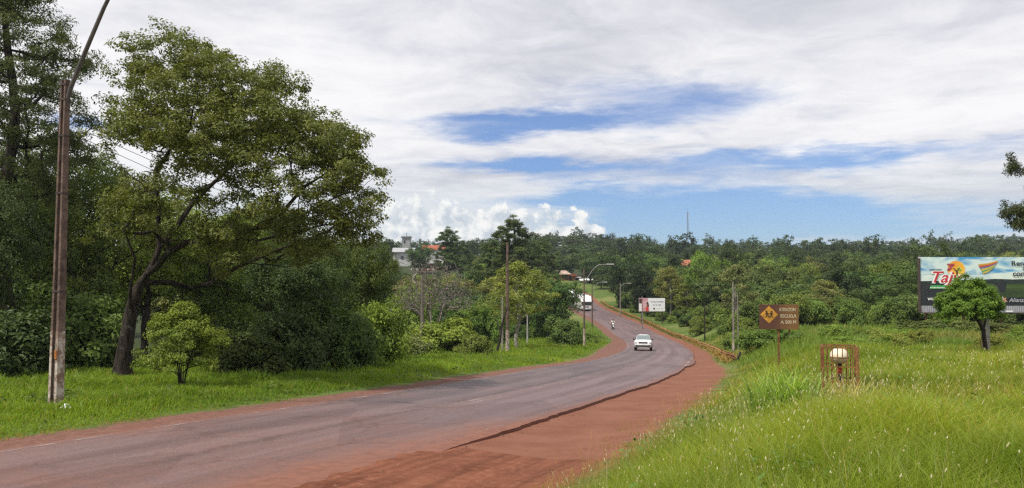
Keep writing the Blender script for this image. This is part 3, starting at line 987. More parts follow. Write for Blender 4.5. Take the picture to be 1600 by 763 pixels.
# ------------------------------------------------------------------ trees: skeleton grown towards leaf clusters, then leaves on the clusters
def grow(nodes, parent, targets, rng, seglen=0.6, climb=0.18, wob=0.10, detour=0.35, skip=0):
    """joins every target to the nearest part of the skeleton; returns node positions, parents and each target's node"""
    pos = [np.array(p, float) for p in nodes]
    par = list(parent)
    plen = [0.0] * len(pos)
    for i in range(1, len(pos)):
        plen[i] = plen[par[i]] + np.linalg.norm(pos[i] - pos[par[i]])
    tips = []
    for T in targets:
        A = np.array(pos[skip:])
        d = np.linalg.norm(A - T, axis=1)
        below = np.maximum(0, A[:, 2] - T[2] + 0.1)
        j = int(np.argmin(d + detour * np.array(plen[skip:]) * 0.25 + below * 0.9)) + skip
        a = pos[j]
        L = np.linalg.norm(T - a)
        k = max(2, int(L / seglen))
        last = j
        for q in range(1, k + 1):
            f = q / k
            p = a * (1 - f) + T * f
            p[2] += climb * L * (f * f - f)
            if q < k:
                p = p + rng.randn(3) * wob * L / k
            pos.append(p)
            par.append(last)
            plen.append(plen[last] + np.linalg.norm(p - pos[last]))
            last = len(pos) - 1
        tips.append(last)
    return np.array(pos), np.array(par), tips


def skeleton_mesh(pos, par, r_tip, r_base, sides=6, power=2.3, fixed=None):
    """tapered tubes along the skeleton: vertices, quads"""
    n = len(pos)
    acc = np.zeros(n)
    kids = np.zeros(n, int)
    for i in range(n - 1, 0, -1):
        if acc[i] == 0:
            acc[i] = 1.0
        acc[par[i]] += acc[i]
    acc[0] = max(acc[0], 1)
    rad = acc ** (1 / power)
    rad = r_tip + (rad - 1) / max(1e-6, rad[0] - 1) * (r_base - r_tip)
    for i, v in (fixed or {}).items():
        rad[i] = v
    if fixed:
        for i in range(1, n):
            if i not in fixed:
                rad[i] = min(rad[i], rad[par[i]] * 0.92)
    main = np.full(n, -1)
    for i in range(1, n):
        p = par[i]
        if main[p] < 0 or acc[i] > acc[main[p]]:
            main[p] = i
    d = np.zeros((n, 3))
    for i in range(n):
        v = np.zeros(3)
        if i > 0:
            e = pos[i] - pos[par[i]]
            v += e / (np.linalg.norm(e) + 1e-9)
        if main[i] >= 0:
            e = pos[main[i]] - pos[i]
            v += e / (np.linalg.norm(e) + 1e-9)
        d[i] = v / (np.linalg.norm(v) + 1e-9)
    C, D, R, pairs = [p for p in pos], [q for q in d], list(rad), []
    for i in range(1, n):
        p = par[i]
        if main[p] == i:
            pairs.append((p, i))
        else:
            e = pos[i] - pos[p]
            C.append(pos[p])
            D.append(e / (np.linalg.norm(e) + 1e-9))
            R.append(min(rad[i] * 1.1, rad[p] * 0.95))
            pairs.append((len(C) - 1, i))
    C, D, R = np.array(C), np.array(D), np.array(R)
    ref = np.array([0.83, 0.37, 0.12])
    U = ref - D * (D @ ref)[:, None]
    U /= np.linalg.norm(U, axis=1)[:, None] + 1e-9
    W = np.cross(D, U)
    a = np.arange(sides) * 2 * math.pi / sides
    V = C[:, None] + (U[:, None] * np.cos(a)[None, :, None] + W[:, None] * np.sin(a)[None, :, None]) * R[:, None, None]
    pr = np.array(pairs)
    k = np.arange(sides)
    k2 = (k + 1) % sides
    A, B = pr[:, :1] * sides, pr[:, 1:] * sides
    Q = np.stack([A + k, A + k2, B + k2, B + k], -1).reshape(-1, 4)
    return V.reshape(-1, 3), Q


def leaves(centres, radii, per, size, rng, flat=0.6, up=0.55, out=0.5, mid=None, long=2.0, droop=0.25):
    """leaf quads round each cluster centre: vertices, quads, tint"""
    m = len(centres)
    per = np.asarray(per) if np.ndim(per) else np.full(m, per)
    idx = np.repeat(np.arange(m), per)
    N = len(idx)
    g = rng.randn(N, 3)
    g /= np.linalg.norm(g, axis=1)[:, None]
    rr = rng.rand(N) ** 0.45
    off = g * rr[:, None] * radii[idx][:, None]
    off[:, 2] *= flat
    c = centres[idx] + off
    mid = centres.mean(0) if mid is None else np.asarray(mid)
    o = c - (mid[idx] if mid.ndim == 2 else mid)
    o /= np.linalg.norm(o, axis=1)[:, None] + 1e-6
    nrm = o * out + g * 0.35 + rng.randn(N, 3) * 0.5
    nrm[:, 2] += up
    nrm /= np.linalg.norm(nrm, axis=1)[:, None]
    t = rng.randn(N, 3)
    t[:, 2] -= droop
    t -= nrm * (t * nrm).sum(1)[:, None]
    t /= np.linalg.norm(t, axis=1)[:, None] + 1e-9
    b = np.cross(nrm, t)
    s = size * (0.6 + 0.8 * rng.rand(N))[:, None]
    V = np.stack([c - t * s * 0.5, c + b * s * 0.5 / long * 1.0 + nrm * s * 0.06, c + t * s * 0.5 - nrm * s * 0.12, c - b * s * 0.5 / long + nrm * s * 0.06], 1)
    ct = rng.rand(m)
    tint = np.clip(0.15 + 0.45 * ct[idx] + 0.4 * rng.rand(N), 0, 1)
    Q = np.arange(N * 4).reshape(-1, 4)
    return V.reshape(-1, 3), Q, np.repeat(tint, 4)


def crown_points(rng, lobes, n, shell=0.55, under=0.75):
    """cluster centres on the outer, upper parts of overlapping lobes (cx, cy, cz, rx, rz)"""
    L = np.array(lobes, float)
    vol = L[:, 3] ** 2 * L[:, 4]
    out, which = [], []
    while len(out) < n:
        li = rng.choice(len(L), p=vol ** 0.7 / (vol ** 0.7).sum())
        l = L[li]
        g = rng.randn(3)
        g /= np.linalg.norm(g)
        if g[2] < -0.35 and rng.rand() < under:
            continue
        r = shell + (1 - shell) * rng.rand()
        out.append(l[:3] + g * r * np.array([l[3], l[3], l[4]]))
        which.append(l[:3] - np.array([0, 0, 0.35 * l[4]]))
    return np.array(out), np.array(which)


def order_targets(P, base):
    return P[np.argsort(np.linalg.norm(P - np.array(base), axis=1))]


def make_parts(name, trunk, crown, bark):
    """(trunk mesh, crown mesh)"""
    tm = mesh_np(name + '_trunk', trunk[0], [trunk[1]], bark, smooth=True)
    cm = mesh_np(name + '_crown', crown[0], [crown[1]], LEAF, attrs={'tint': crown[2]})
    return tm, cm


def broad_tree(seed, h=10.0, wdt=8.0, n=90, per=70, size=0.30, trunk_f=0.32, crad=0.75, nl=8, rbase=0.22, flat=0.6, lean=0.0, bark=None, sides=6, under=0.75):
    rng = np.random.RandomState(seed)
    cz0, cz1 = h * trunk_f, h
    lobes = []
    for i in range(nl):
        a = i * 2.4 + rng.rand()
        f = (i + 0.5) / nl
        rad = wdt * 0.5 * (0.62 * math.sin(math.pi * min(1, 0.25 + 0.75 * (1 - f)))) * (0.7 + 0.5 * rng.rand())
        rx = wdt * (0.20 + 0.12 * rng.rand())
        lobes.append((math.cos(a) * rad, math.sin(a) * rad, cz0 + (cz1 - cz0) * (0.25 + 0.62 * f), rx, rx * 0.75))
    P, M_ = crown_points(rng, lobes, n, 0.55, under)
    o_ = np.argsort(np.linalg.norm(P - np.array((0, 0, h * trunk_f)), axis=1))
    P, M_ = P[o_], M_[o_]
    P[:, 2] = np.clip(P[:, 2], h * 0.05, h)
    th = h * trunk_f
    base = [(0, 0, -0.3), (0, 0, 0.0), (lean * 0.2 + rng.randn() * .05, rng.randn() * .05, th * 0.35), (lean * 0.6 + rng.randn() * .1, rng.randn() * .1, th * 0.7), (lean + rng.randn() * .15, rng.randn() * .15, th), (lean + rng.randn() * .3, rng.randn() * .3, th + (h - th) * 0.35)]
    pos, par, tips = grow(base, [0, 0, 1, 2, 3, 4], P, rng, seglen=h * 0.07, skip=3)
    tr = skeleton_mesh(pos, par, 0.012 * h / 10, rbase, sides)
    cr = leaves(P, np.full(n, crad) * (0.7 + 0.6 * rng.rand(n)), per, size, rng, 0.85, up=0.35, out=0.95, mid=M_)
    return make_parts('broadleaf', tr, cr, bark or BARK)


def airy_tree(seed, h=11.0, wdt=5.0, n=75, per=85, size=0.27):
    """slender pale-stemmed tree with a thin, feathery crown"""
    rng = np.random.RandomState(seed)
    P = []
    for i in range(n):
        f = rng.rand() ** 0.8
        z = h * (0.34 + 0.66 * f)
        r = wdt * 0.5 * math.sin(math.pi * (0.18 + 0.78 * f)) * (0.25 + 0.75 * rng.rand() ** 0.6)
        a = rng.rand() * 6.283
        P.append((math.cos(a) * r, math.sin(a) * r, z))
    P = np.array(P)
    base = [(0, 0, -0.3), (0, 0, 0)] + [(0.15 * math.sin(q * 1.1 + seed), 0.15 * math.cos(q * 0.9 + seed), h * 0.12 * q) for q in range(1, 8)]
    pos, par, tips = grow(base, [0] + list(range(len(base) - 1)), order_targets(P, (0, 0, h * 0.3)), rng, seglen=0.8, climb=0.25, skip=4)
    tr = skeleton_mesh(pos, par, 0.012, 0.15, 6)
    cr = leaves(P, np.full(n, 0.62) * (0.6 + 0.8 * rng.rand(n)), per, size, rng, 0.9, up=0.2, droop=1.0, long=2.6)
    return make_parts('airy', tr, cr, BARK_PALE)


def pine_tree(seed, h=17.0, wdt=6.0, start=0.35, whorls=20, per=52, size=0.46, tuft_n=8):
    """tall pine: bare lower trunk, tiers of branches that turn up at the ends, round needle tufts"""
    rng = np.random.RandomState(seed)
    tz = np.linspace(0, h, 16)
    base = [(0, 0, -0.3)] + [(0.12 * math.sin(z * 0.5 + seed), 0.12 * math.cos(z * 0.4 + seed), z) for z in tz]
    par = [0] + list(range(len(base) - 1))
    T = []
    for i in range(whorls):
        f = (i + rng.rand() * 0.6) / whorls
        z = h * (start + (0.985 - start) * f)
        R = wdt * 0.5 * (1.0 - f) ** 0.6 * (0.6 + 0.65 * rng.rand()) + 0.35
        for b in range(4):
            a = b * 1.571 + i * 1.1 + rng.rand() * 0.7
            r = R * (0.6 + 0.5 * rng.rand())
            for q in range(max(2, int(tuft_n * r / 3.2))):
                ff = 0.45 + 0.55 * rng.rand()
                sp = (rng.rand() - 0.5) * 0.8
                T.append((math.cos(a + sp * ff * 0.6) * r * ff, math.sin(a + sp * ff * 0.6) * r * ff, z + r * 0.22 * ff + rng.randn() * 0.22))
    T.append((0, 0, h + 0.2))
    P = np.array(T)
    P = P[np.argsort(np.hypot(P[:, 0], P[:, 1]))]
    pos, par, tips = grow(base, par, P, rng, seglen=0.7, climb=0.12, detour=0.0, skip=4)
    tr = skeleton_mesh(pos, par, 0.012, 0.22, 5)
    cr = leaves(P, np.full(len(P), 0.36), per, size, rng, 0.9, up=0.15, out=0.15, long=6.0, droop=-0.3)
    return make_parts('pine', tr, cr, BARK)


def bush_parts(seed, wdt=3.0, h=2.0, n=60, per=80, size=0.12, crad=0.38, stems=6, bark=None):
    """many-stemmed rounded bush"""
    rng = np.random.RandomState(seed)
    lobes = []
    for i in range(9):
        a = i * 2.4 + rng.rand()
        r = wdt * 0.30 * math.sqrt((i + 0.3) / 9)
        lobes.append((math.cos(a) * r, math.sin(a) * r, h * (0.42 + 0.25 * rng.rand()) * (1 - 0.25 * (r / wdt)), wdt * (0.19 + 0.08 * rng.rand()), h * (0.26 + 0.12 * rng.rand())))
    for i in range(8):
        a = i * 0.785 + rng.rand() * 0.5
        r = wdt * (0.30 + 0.10 * rng.rand())
        lobes.append((math.cos(a) * r, math.sin(a) * r, h * (0.14 + 0.16 * rng.rand()), wdt * (0.13 + 0.05 * rng.rand()), h * 0.22))
    P, M_ = crown_points(rng, lobes, n, 0.5, 0.2)
    P[:, 2] = np.clip(P[:, 2], h * 0.03, h)
    base = [(0, 0, -0.15)]
    par = [0]
    for s in range(stems):
        a = s * 6.283 / stems + rng.rand()
        last = 0
        for q, (rr, zz) in enumerate(((0.05, 0.02), (0.10, 0.22), (0.16, 0.42))):
            base.append((math.cos(a) * rr * wdt, math.sin(a) * rr * wdt, zz * h))
            par.append(last)
            last = len(base) - 1
    pos, par, tips = grow(base, par, order_targets(P, (0, 0, 0)), rng, seglen=h * 0.2, skip=1)
    tr = skeleton_mesh(pos, par, 0.006 * h / 2, 0.06 * h / 2, 5)
    cr = leaves(P, np.full(n, crad) * (0.7 + 0.6 * rng.rand(n)), per, size, rng, 0.75, out=0.9, mid=M_)
    return make_parts('bush', tr, cr, bark or BARK)


def far_tree(seed, kind):
    """tree for the distant hillside: trunk and crown in one small mesh"""
    rng = np.random.RandomState(seed)
    if kind == 'pine':
        tm, cm = pine_tree(seed, 15, 5.5, 0.4, 9, 9, 0.85, 4)
    else:
        tm, cm = broad_tree(seed, 11, 9.5, 60, 30, 0.70, 0.10, 1.15, 9, under=0.5)
    def arr(me):
        v = np.zeros(len(me.vertices) * 3, np.float32)
        me.vertices.foreach_get('co', v)
        l = np.zeros(len(me.loops), np.int32)
        me.loops.foreach_get('vertex_index', l)
        return v.reshape(-1, 3), l.reshape(-1, 4)
    tv, tq = arr(tm)
    cv_, cq = arr(cm)
    tint = np.zeros(len(cv_), np.float32)
    cm.attributes['tint'].data.foreach_get('value', tint)
    me = mesh_np('distant_tree', np.concatenate([tv, cv_]), [np.concatenate([tq, cq + len(tv)])], [BARK, LEAF], np.concatenate([np.zeros(len(tq)), np.ones(len(cq))]), {'tint': np.concatenate([np.zeros(len(tv)), tint])})
    return me


def plant(name, parts, label, cat, loc, h_scale, w_scale, col, rz=0.0, group=None, trunk='trunk', crown='crown'):
    root = thing(name, label, cat, loc, rz, group)
    root.scale = (w_scale, w_scale, h_scale)
    link(trunk, parts[0], root)
    c = link(crown, parts[1], root)
    c.color = (col[0] * 1.85, col[1] * 1.75, col[2] * 1.6) + (1,)
    return root


# colours (foliage albedo)
DARK, DEEP, MIDG, FRESH, YELL, OLIVE, PINEC, GREYG = (0.046, 0.074, 0.020), (0.030, 0.052, 0.017), (0.052, 0.092, 0.020), (0.085, 0.150, 0.024), (0.115, 0.150, 0.028), (0.075, 0.092, 0.024), (0.026, 0.050, 0.022), (0.085, 0.105, 0.045)

# ---- the big spreading tree across the road
def hero_tree():
    rng = np.random.RandomState(5)
    Y0 = 31.0
    S = F / Y0
    bx, by = 194.0, 586.0

    def w3(px, py, dep=0.0):
        Yd = Y0 + dep
        return np.array([(px - 800) / F * Yd - (bx - 800) / F * Y0, dep, (430 - py) / F * Yd - (430 - by) / F * Y0])
    limbs = [
        [(194, 592), (195, 560), (200, 525), (205, 490), (213, 458), (217, 447)],                     # trunk
        [(217, 447), (230, 430, .2), (243, 405, .3), (251, 385, .4), (248, 350, .5), (246, 314, .3), (241, 280, .1), (252, 250, -.4), (268, 225, -.8), (290, 200, -1.0), (300, 160, -1.2)],
        [(251, 385, .4), (275, 350, .9), (300, 315, 1.3), (335, 278, 1.7), (367, 246, 2.0), (398, 220, 2.2), (420, 180, 2.4)],
        [(230, 430, .2), (245, 418, -.4), (262, 392, -.8), (290, 377, -1.2), (323, 372, -1.5), (352, 367, -1.7), (394, 356, -1.8), (436, 325, -1.9), (473, 293, -1.9), (510, 262, -1.8), (540, 240, -1.6)],
        [(217, 447), (238, 443, .3), (265, 440, .7), (296, 447, 1.1), (327, 439, 1.5), (370, 415, 1.9), (410, 400, 2.2), (460, 380, 2.4), (510, 360, 2.5), (550, 330, 2.4)],
        [(205, 490), (203, 460, -.5), (209, 430, -.8), (211, 400, -1.0), (204, 370, -1.2), (190, 355, -1.3)],
        [(246, 314, .3), (225, 290, .8), (205, 270, 1.2), (190, 255, 1.6)],
        [(352, 367, -1.7), (400, 372, -2.4), (450, 365, -2.8), (500, 350, -2.9), (545, 350, -2.7)],
        [(394, 356, -1.8), (430, 350, -1.0), (480, 330, -0.6), (530, 300, -0.3), (560, 290, -0.2)],
    ]
    pos, par, fixed = [], [], {}
    thick = [(0.30, 0.20), (0.125, 0.04), (0.11, 0.035), (0.13, 0.04), (0.12, 0.04), (0.06, 0.03), (0.05, 0.025), (0.05, 0.025), (0.05, 0.025)]
    for li, L in enumerate(limbs):
        for q, p in enumerate(L):
            v = w3(p[0], p[1], p[2] if len(p) > 2 else 0.0)
            if li == 0 and q == 0:
                pos.append(v)
                par.append(0)
                fixed[0] = thick[0][0]
                continue
            if q == 0:
                last = int(np.argmin([np.linalg.norm(v - u) for u in pos]))
                continue
            if q > 0 and li == 0:
                last = len(pos) - 1
            pos.append(v + (rng.randn(3) * 0.05 if li else 0))
            par.append(last)
            last = len(pos) - 1
            f_ = (q - 1) / max(1, len(L) - 2)
            fixed[last] = thick[li][0] * (1 - f_) + thick[li][1] * f_
    poly = np.array([(165, 58), (200, 36), (250, 28), (300, 40), (345, 60), (385, 78), (430, 88), (468, 104), (498, 128), (520, 155), (552, 168), (585, 178), (582, 215), (594, 248), (608, 275), (600, 318), (606, 345), (588, 372), (560, 402), (520, 418), (470, 425), (420, 420), (370, 425), (330, 412), (300, 395), (255, 400), (215, 385), (180, 388), (150, 378), (142, 345), (162, 300), (172, 270), (190, 240), (160, 212), (152, 172), (180, 132), (184, 92)], float)

    def inside(p):
        x, y = p
        c = False
        j = len(poly) - 1
        for i in range(len(poly)):
            if (poly[i, 1] > y) != (poly[j, 1] > y) and x < (poly[j, 0] - poly[i, 0]) * (y - poly[i, 1]) / (poly[j, 1] - poly[i, 1]) + poly[i, 0]:
                c = not c
            j = i
        return c

    def edge_dist(p):
        a, b = poly, np.roll(poly, -1, 0)
        ab = b - a
        t = np.clip(((p - a) * ab).sum(1) / (ab * ab).sum(1), 0, 1)
        return np.linalg.norm(a + ab * t[:, None] - p, axis=1).min()
    P, R, M_ = [], [], []
    boughs = []
    tries = 0
    while len(boughs) < 345 and tries < 9000:
        tries += 1
        p = np.array([140 + rng.rand() * 470, 25 + rng.rand() * 405])
        if not inside(p):
            continue
        db = edge_dist(p) / S
        if db < 0.48:
            continue
        x, y = p
        keep = 1.0
        if y > 215 and x < 330:
            keep = 0.42
        if 235 < y < 330 and 200 < x < 300:
            keep = 0.25
        if y > 300 and x < 300:
            keep = 0.45
        if y > 330 and x < 420:
            keep = min(keep, 0.75)
        if 330 < x < 470 and 230 < y < 340:
            keep = 0.5
        if 380 < x < 560 and 300 < y < 412:
            keep = 0.45
        if rng.rand() > keep:
            continue
        th = min(4.6, math.sqrt(max(0.0, 2 * 5.0 * db - db * db)))
        s = rng.choice([-1, -1, 1])
        dep = s * th * (1 - 0.75 * rng.rand() ** 1.3)
        c_ = w3(x, y, dep)
        if boughs and np.linalg.norm((np.array(boughs) - c_) * np.array([1, 1, 1.35]), axis=1).min() < 0.52:
            continue
        boughs.append(c_)
        for q in range(5):
            off_ = rng.randn(3) * np.array([0.42, 0.42, 0.20])
            P.append(c_ + off_ - np.array([0, 0, 0.25 * (off_[0] ** 2 + off_[1] ** 2)]))
            R.append(0.27 + 0.17 * rng.rand())
            M_.append(c_ - np.array([0, 0, 0.55]))
    P, R, M_ = np.array(P), np.array(R), np.array(M_)
    o = np.argsort(np.linalg.norm(P - w3(235, 425), axis=1))
    P, R, M_ = P[o], R[o], M_[o]
    pos, par, tips = grow(pos, par, P, rng, seglen=0.42, climb=0.10, wob=0.14, detour=0.12, skip=7)
    tr = skeleton_mesh(pos, par, 0.010, 0.285, 9, 1.5, fixed)
    tv = tr[0]
    lowz = np.clip(1 - tv[:, 2] / 0.9, 0, 1) ** 2
    ax = np.interp(tv[:, 2], [0, 1.2], [0, 0.15])
    tv[:, 0] = ax + (tv[:, 0] - ax) * (1 + 0.5 * lowz)
    tv[:, 1] *= 1 + 0.5 * lowz
    cr = leaves(P, R, 74, 0.116, rng, 0.66, up=0.4, out=0.9, mid=M_, long=2.0, droop=0.5)
    return make_parts('spreading_tree', tr, cr, BARK)


x, y, z = at(194, 31.0)
z = gz(x, y)
plant('spreading_tree', hero_tree(), 'big spreading tree with dark leaning trunk and wide airy crown behind concrete lamp post', 'tree', (x, y, z + 0.05), 1.0, 1.0, (0.064, 0.078, 0.020))

# ---- multi-stemmed light shrub on the verge
def hero_shrub():
    rng = np.random.RandomState(8)
    h, wd = 2.9, 2.5
    P = []
    for i in range(185):
        f = rng.rand() ** 0.85
        z = h * (0.27 + 0.69 * f)
        r = wd * 0.5 * math.sin(math.pi * (0.36 + 0.60 * f)) * (0.35 + 0.75 * rng.rand() ** 0.6) * (1 + 0.25 * math.sin(i * 1.7))
        a = rng.rand() * 6.283
        P.append((math.cos(a) * r, math.sin(a) * r, z))
    P = np.array(P)
    base, par = [(0, 0, -0.1)], [0]
    for s in range(9):
        a = s * 0.698 + rng.rand() * 0.3
        last = 0
        for rr, zz in ((0.07, 0.05), (0.13, 0.5), (0.24, 1.0), (0.40, 1.45)):
            base.append((math.cos(a) * rr, math.sin(a) * rr, zz))
            par.append(last)
            last = len(base) - 1
    pos, par, tips = grow(base, par, order_targets(P, (0, 0, 0.5)), rng, seglen=0.3, skip=1)
    return make_parts('shrub', skeleton_mesh(pos, par, 0.006, 0.05, 5), leaves(P, np.full(len(P), 0.24), 95, 0.085, rng, 0.7, up=0.6), BARK)


x, y, z = at(287, 27.0)
plant('shrub', hero_shrub(), 'light green many-stemmed shrub alone on the verge beside the spreading tree', 'shrub', (x, y, z), 1.0, 1.0, (0.092, 0.142, 0.026), crown='foliage', trunk='stems')

# ---- small umbrella-shaped tree by the concrete post in the field
def umbrella_tree():
    rng = np.random.RandomState(14)
    S = F / 31.0
    P = []
    for i in range(230):
        a = rng.rand() * 6.283
        r = rng.rand() ** 0.5
        top = 3.05 - 0.85 * r ** 2.4
        z = top - (0.02 + 0.98 * rng.rand() ** 1.2) * (1.45 - 0.75 * r) + 0.12 * math.sin(5 * a)
        P.append((-0.62 + math.cos(a) * r * 1.25, math.sin(a) * r * 1.15, z))
    P = np.array(P)
    base = [(0.05, 0, -0.2), (0.05, 0, 0.0), (0.06, 0, 0.4), (0.0, 0, 0.8), (-0.02, 0, 1.1), (-0.22, 0, 1.42), (-0.42, 0, 1.68), (-0.55, 0, 1.95), (0.12, 0.05, 1.5), (0.2, 0.1, 1.8)]
    pos, par, tips = grow(base, [0, 0, 1, 2, 3, 4, 5, 6, 4, 8], order_targets(P, (-0.3, 0, 1.5)), rng, seglen=0.3, skip=5)
    return make_parts('umbrella', skeleton_mesh(pos, par, 0.007, 0.085, 8, 1.8), leaves(P, np.full(len(P), 0.23), 165, 0.085, rng, 0.6, up=0.6, mid=np.array([-0.6, 0, 1.9])), BARK)


x, y, z = at(1535, 31.0)
plant('umbrella_tree', umbrella_tree(), 'small dense round-topped tree beside a concrete post in front of the large hoarding', 'tree', (x, y, z), 1.03, 0.88, (0.062, 0.135, 0.022))

# ---- kinds of tree used again and again
FINE = [broad_tree(21, 10, 7.5, 230, 150, 0.17, 0.06, 0.66, 13, 0.2, under=0.3), broad_tree(22, 10, 7.0, 220, 150, 0.17, 0.02, 0.66, 13, 0.2, under=0.3), broad_tree(23, 10, 8.0, 210, 150, 0.17, 0.30, 0.66, 12, 0.2, under=0.6)]
BROAD = [broad_tree(31 + i, 10, 8.0 + (i % 3), 125, 75, 0.34, 0.03 + 0.05 * (i % 3), 0.85, 11 + i % 3, under=0.4) for i in range(5)]
AIRY = [airy_tree(41), airy_tree(42, 11, 6.0, 75), airy_tree(43, 10, 4.2, 50)]
PINE = [pine_tree(51), pine_tree(52, 16, 5.5, 0.42, 12), pine_tree(53, 15, 6.5, 0.3, 11)]
BUSH = [bush_parts(61, 3.0, 2.0, 130, 95, 0.13, 0.34), bush_parts(62, 3.0, 2.0, 125, 95, 0.14, 0.34), bush_parts(63, 3.2, 2.0, 130, 95, 0.13, 0.34)]
FARB = [far_tree(71 + i, 'broad') for i in range(5)]
FARP = [far_tree(81 + i, 'pine') for i in range(2)]


def tree_px(name, parts, label, cat, px, Y, top, width, ref_h, ref_w, col, rz=0.0, group=None, sink=0.0, trunk='trunk', crown='crown'):
    """a tree whose crown is `width` photograph pixels across and reaches row `top`, standing Y metres away"""
    x, y, z = at(px, Y)
    h = up_to(top, Y) - z + sink
    return plant(name, parts, label, cat, (x, y, z - sink), h / ref_h, width * Y / F / ref_w, col, rz, group, trunk, crown)


# left wood
def feathery_tree():
    rng = np.random.RandomState(91)
    h = 19.0
    P = []
    for i in range(430):
        f = rng.rand()
        zz = h * (0.42 + 0.58 * f)
        r = 4.4 * math.sin(math.pi * (0.22 + 0.70 * f)) * (0.25 + 0.75 * rng.rand() ** 0.6)
        a = rng.rand() * 6.283
        P.append((math.cos(a) * r, math.sin(a) * r, zz + 0.10 * r))
    P = np.array(P)
    base = [(0, 0, -0.3)] + [(0.2 * math.sin(q), 0.2 * math.cos(q * 0.8), q * 1.55) for q in range(12)]
    pos, par, tips = grow(base, [0] + list(range(12)), P[np.argsort(np.hypot(P[:, 0], P[:, 1]))], rng, seglen=0.8, climb=0.2, detour=0.02, skip=5)
    return make_parts('feathery', skeleton_mesh(pos, par, 0.012, 0.3, 6), leaves(P, np.full(len(P), 0.55) * (0.7 + 0.6 * rng.rand(len(P))), 130, 0.17, rng, 0.6, up=0.3, long=3.2, droop=0.6), BARK)


tree_px('tall_tree', feathery_tree(), 'very tall dark feathery tree rising behind the concrete lamp post', 'tree', 8, 39, -55, 290, 19.5, 9.0, (0.046, 0.064, 0.026))
fine_list = [
    (-25, 34, 262, 170, 1, DEEP, 'dark dense tree at the foot of the tall feathery tree'),
    (122, 43, 252, 215, 0, (0.060, 0.088, 0.022), 'leafy mid-green tree between lamp post and spreading tree'),
    (60, 52, 215, 220, 2, DARK, 'dark green tree filling the gap behind the lamp post'),
    (228, 50, 292, 230, 2, (0.095, 0.125, 0.026), 'yellow-green tree standing just behind the trunk of the spreading tree'),
    (348, 56, 330, 210, 0, (0.070, 0.105, 0.022), 'soft green tree behind the long low limb of the spreading tree'),
    (470, 43, 372, 200, 1, DEEP, 'very dark dense tree under the outer crown of the spreading tree'),
    (560, 50, 362, 140, 0, (0.045, 0.075, 0.018), 'green tree beside the very dark tree under the outer crown'),
    (415, 62, 320, 240, 2, DARK, 'dark tree deep in the wood behind the outer crown'),
    (-60, 50, 230, 200, 0, DARK, 'dark tree in the corner of the wood behind the dense one'),
]
for i, (px, Y, top, wd_, k_, col, lab) in enumerate(fine_list):
    tree_px('broadleaf_tree', FINE[k_], lab, 'tree', px, Y, top, wd_, 10.0, 8.0, col, rz=i * 1.7)
bush_list = [
    (118, 37, 425, 190, 0, (0.050, 0.085, 0.020), 'mid-green bush at the wood edge between the post and the trunk'),
    (20, 31, 470, 190, 1, DEEP, 'dark bush at the wood edge beside the concrete lamp post'),
    (388, 33, 505, 130, 2, (0.035, 0.060, 0.016), 'dark low bush next to the light many-stemmed shrub'),
    (455, 35, 455, 150, 0, DEEP, 'black-green bush at the verge below the outer crown'),
    (530, 38, 470, 130, 1, (0.040, 0.066, 0.018), 'dark green bush at the verge next to the black-green one'),
    (588, 42, 462, 105, 2, (0.085, 0.130, 0.024), 'bright green bush ending the row below the outer crown'),
    (632, 60, 520, 90, 1, GREYG, 'pale grey-green bush just before the crossarm pole'),
    (690, 72, 488, 130, 0, (0.110, 0.150, 0.030), 'broad yellow-green bush behind the crossarm pole'),
    (742, 66, 520, 60, 2, (0.085, 0.115, 0.030), 'small sparse bush between the crossarm pole and the tall pole'),
    (760, 95, 470, 75, 1, (0.065, 0.115, 0.024), 'rounded green bush behind the tall pole with a white foot'),
    (882, 98, 488, 66, 0, (0.055, 0.090, 0.026), 'round bush on the grass inside the bend beside the lamp post'),
    (917, 104, 512, 36, 2, (0.080, 0.130, 0.026), 'little bush at the tip of the grass inside the bend'),
    (1190, 60, 506, 82, 0, (0.060, 0.105, 0.022), 'dense round bush in the field behind the school warning sign'),
    (1238, 56, 515, 54, 1, (0.055, 0.090, 0.022), 'low bush peeping out under the edge of the school warning sign'),
    (1395, 52, 512, 60, 2, (0.090, 0.140, 0.026), 'light weedy bush in the open field beyond the caged lamp'),
    (1575, 60, 500, 110, 0, (0.060, 0.085, 0.024), 'dull green bush below the hoarding beside the round-topped tree'),
    (1455, 68, 497, 110, 1, (0.055, 0.085, 0.022), 'dull green bush below the lower corner of the hoarding'),
    (1510, 66, 499, 90, 2, (0.065, 0.090, 0.026), 'straggly bush behind the trunk of the round-topped tree'),
]
for i, (px, Y, top, wd_, k_, col, lab) in enumerate(bush_list):
    tree_px('bush', BUSH[k_], lab, 'bush', px, Y, top, wd_, 2.0, 3.0, col, rz=i * 1.3, trunk='stems', crown='foliage', sink=0.1)


# ---- leafless grey tree in the dip
def bare_tree():
    rng = np.random.RandomState(101)
    P = []
    for i in range(1300):
        g = rng.randn(3)
        g /= np.linalg.norm(g)
        if g[2] < -0.1:
            g[2] *= -0.5
        r = 0.5 + 0.5 * rng.rand() ** 0.6
        P.append((g[0] * 5.0 * r, g[1] * 4.5 * r, 4.2 + g[2] * 5.2 * r))
    P = order_targets(np.array(P), (0, 0, 1))
    base, par = [(0, 0, -0.3), (0, 0, 0.4)], [0, 0]
    for s in range(7):
        a = s * 0.9
        last = 1
        for rr, zz in ((0.3, 1.1), (0.8, 2.0), (1.4, 3.2), (2.0, 4.6)):
            base.append((math.cos(a) * rr, math.sin(a) * rr, zz))
            par.append(last)
            last = len(base) - 1
    pos, par, tips = grow(base, par, P, rng, seglen=1.0, climb=0.10, wob=0.05, detour=0.0, skip=2)
    v, q = skeleton_mesh(pos, par, 0.026, 0.20, 4, 1.9)
    return mesh_np('bare_tree', v, [q], BARK_DEAD, smooth=True)


